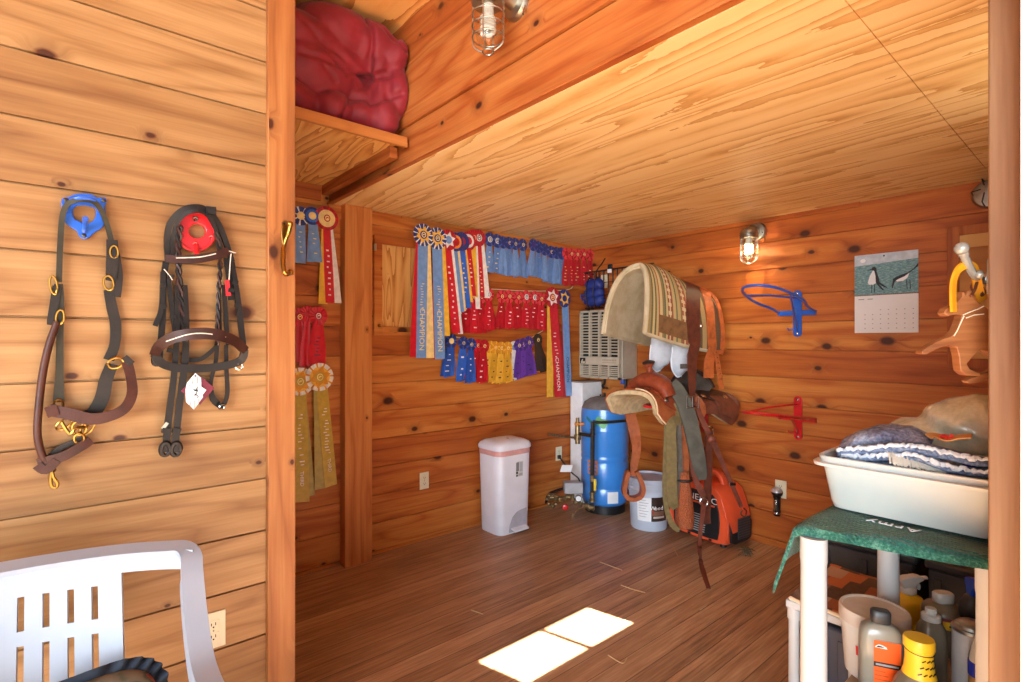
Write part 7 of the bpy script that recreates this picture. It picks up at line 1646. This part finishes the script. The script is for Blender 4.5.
# coat hook by the door post with a yellow strap and a wooden horse
M['hook_white'] = pbr('enamel_hook', (150, 148, 140), .25, .3, var=.04)
hk = [PD(988, 281, 1.02), PD(980, 279.5, 1.02), PD(974, 275, 1.00), PD(968, 265, .985), PD(963.5, 254, .975), PD(961.5, 248.5, .97)]
t = thing('coat_hook', 'white metal coat hook on the inner side of the door post', 'hook', hk[0])
m = MB(); m.tube(catmull(hk, 4), [.007]*16+[.0085]*5, 10); m.build('prong', M['hook_white'], t)
m = MB(); m.ball(hk[-1], (.0115, .0115, .0115), 14, 10); m.build('knob', M['hook_white'], t)
m = MB(); m.ball(PD(979.5, 274.5, .99), .008, 10, 8); m.build('lower_knob', M['hook_white'], t)
q = PD(990, 281, 1.03); m = MB(); m.box((1.30, .165, q.z-.03), (1.34, .172, q.z+.035)); m.build('plate', M['hook_white'], t, bevel=.002)
m = MB(); m.tube([q + Vector((.0, .0, 0)), Vector((1.32, .170, q.z))], .007, 8); m.build('stem', M['hook_white'], t)
M['strap_yellow'] = pbr('yellow_strap', (214, 140, 20), .45, var=.06)
t = thing('yellow_loop', 'yellow strap loop hanging from the coat hook above the wooden horse', 'loop', PD(965, 300, .99))
LP = catmull([PD(x, y, d) for x, y, d in ((953.5, 312, .99), (953, 298, .99), (953.5, 282, .99), (958, 270, .985), (966, 265, .985), (973, 267.5, .995), (976.5, 280, 1.01), (979.5, 294, 1.015), (983, 300, 1.02))], 6)
m = MB(); m.strap(LP, .0145, .0045, [toC*.75 + acr*.35*(1 if i < len(LP)*.5 else -.9) for i in range(len(LP))]); m.build('strap', M['strap_yellow'], t, smooth=60)
N = NT('pine_cutout'); s = N.sep(N.pos()); nz = N.noise(N.xyz(N.math('MULTIPLY', s[0], 8), N.math('MULTIPLY', s[1], 8), N.math('MULTIPLY', s[2], 90)), 1, 4)
M['cutout'] = N.fin(N.ramp(nz, [(.3, c4((158, 98, 52))), (.6, c4((134, 76, 36))), (.8, c4((104, 54, 24)))]), .55)
t = thing('wooden_horse', 'wooden running horse cutout hanging by the door post', 'wooden horse', PD(965, 340, 1.0))
horse = [(944, 313), (947, 308.5), (952, 306), (957, 303), (960, 299), (962.5, 296.5), (963.5, 291), (966.5, 296), (968, 291), (971, 290), (973, 296), (977, 301), (983, 305), (990, 310), (999, 318), (1007, 326), (1014, 322), (1021, 318), (1026, 322), (1024, 330), (1018, 335), (1012, 338), (1009, 346), (1006, 354), (1013, 358), (1021, 366), (1027, 371), (1022, 376), (1013, 370), (1003, 363), (996, 358), (990, 353), (982, 350), (976, 354), (971, 359), (967, 364), (970, 369), (976, 371.5), (981, 373), (980, 376), (973, 376), (966, 375), (961, 371), (960, 364), (959.5, 357), (957, 347), (950, 345.5), (942, 347), (934, 350.5), (927, 354.5), (922.5, 354), (922, 351), (927, 347.5), (935, 342.5), (943, 339), (951, 336.5), (957, 330), (960, 322), (962.5, 315), (958, 314.5), (952, 315), (948, 316.5)]
m = MB(); m.prism([PD(x, y, 1.0) for x, y in horse], FWD*.018); m.build('body', M['cutout'], t, bevel=.0015, smooth=30)
leg2 = [(966, 381), (972, 378), (980, 375), (990, 371), (998, 366), (1006, 362), (1010, 365), (1004, 371), (996, 376), (986, 380), (977, 383), (969, 383.5)]
m = MB(); m.prism([PD(x, y, 1.010) for x, y in leg2], FWD*.012); m.build('far_leg', M['cutout'], t, bevel=.001)
wc = pbr('white_scoring', (222, 206, 176), .7)
for pts in (((964, 316), (957, 331), (954, 336)), ((963, 315), (970, 312), (978, 309), (984, 306)), ((966, 318), (974, 315), (984, 314))):
    m = MB(); m.tube([PD(x, y, .9990) for x, y in pts], .0010, 5); m.build('scored_line', wc, t)
m = MB(); m.tube(catmull([PD(971, 296, .998), PD(975, 289, 1.005), PD(977, 281, 1.012), PD(977, 278.5, 1.014)], 4), .003, 6); m.build('hanging_cord', M['brown'], t)
for k in range(2): m = MB(); m.ball(PD(976.5+k*3, 287+k*5, 1.02), (.010, .010, .012), 10, 8); m.build('bead', M['brown'], t)
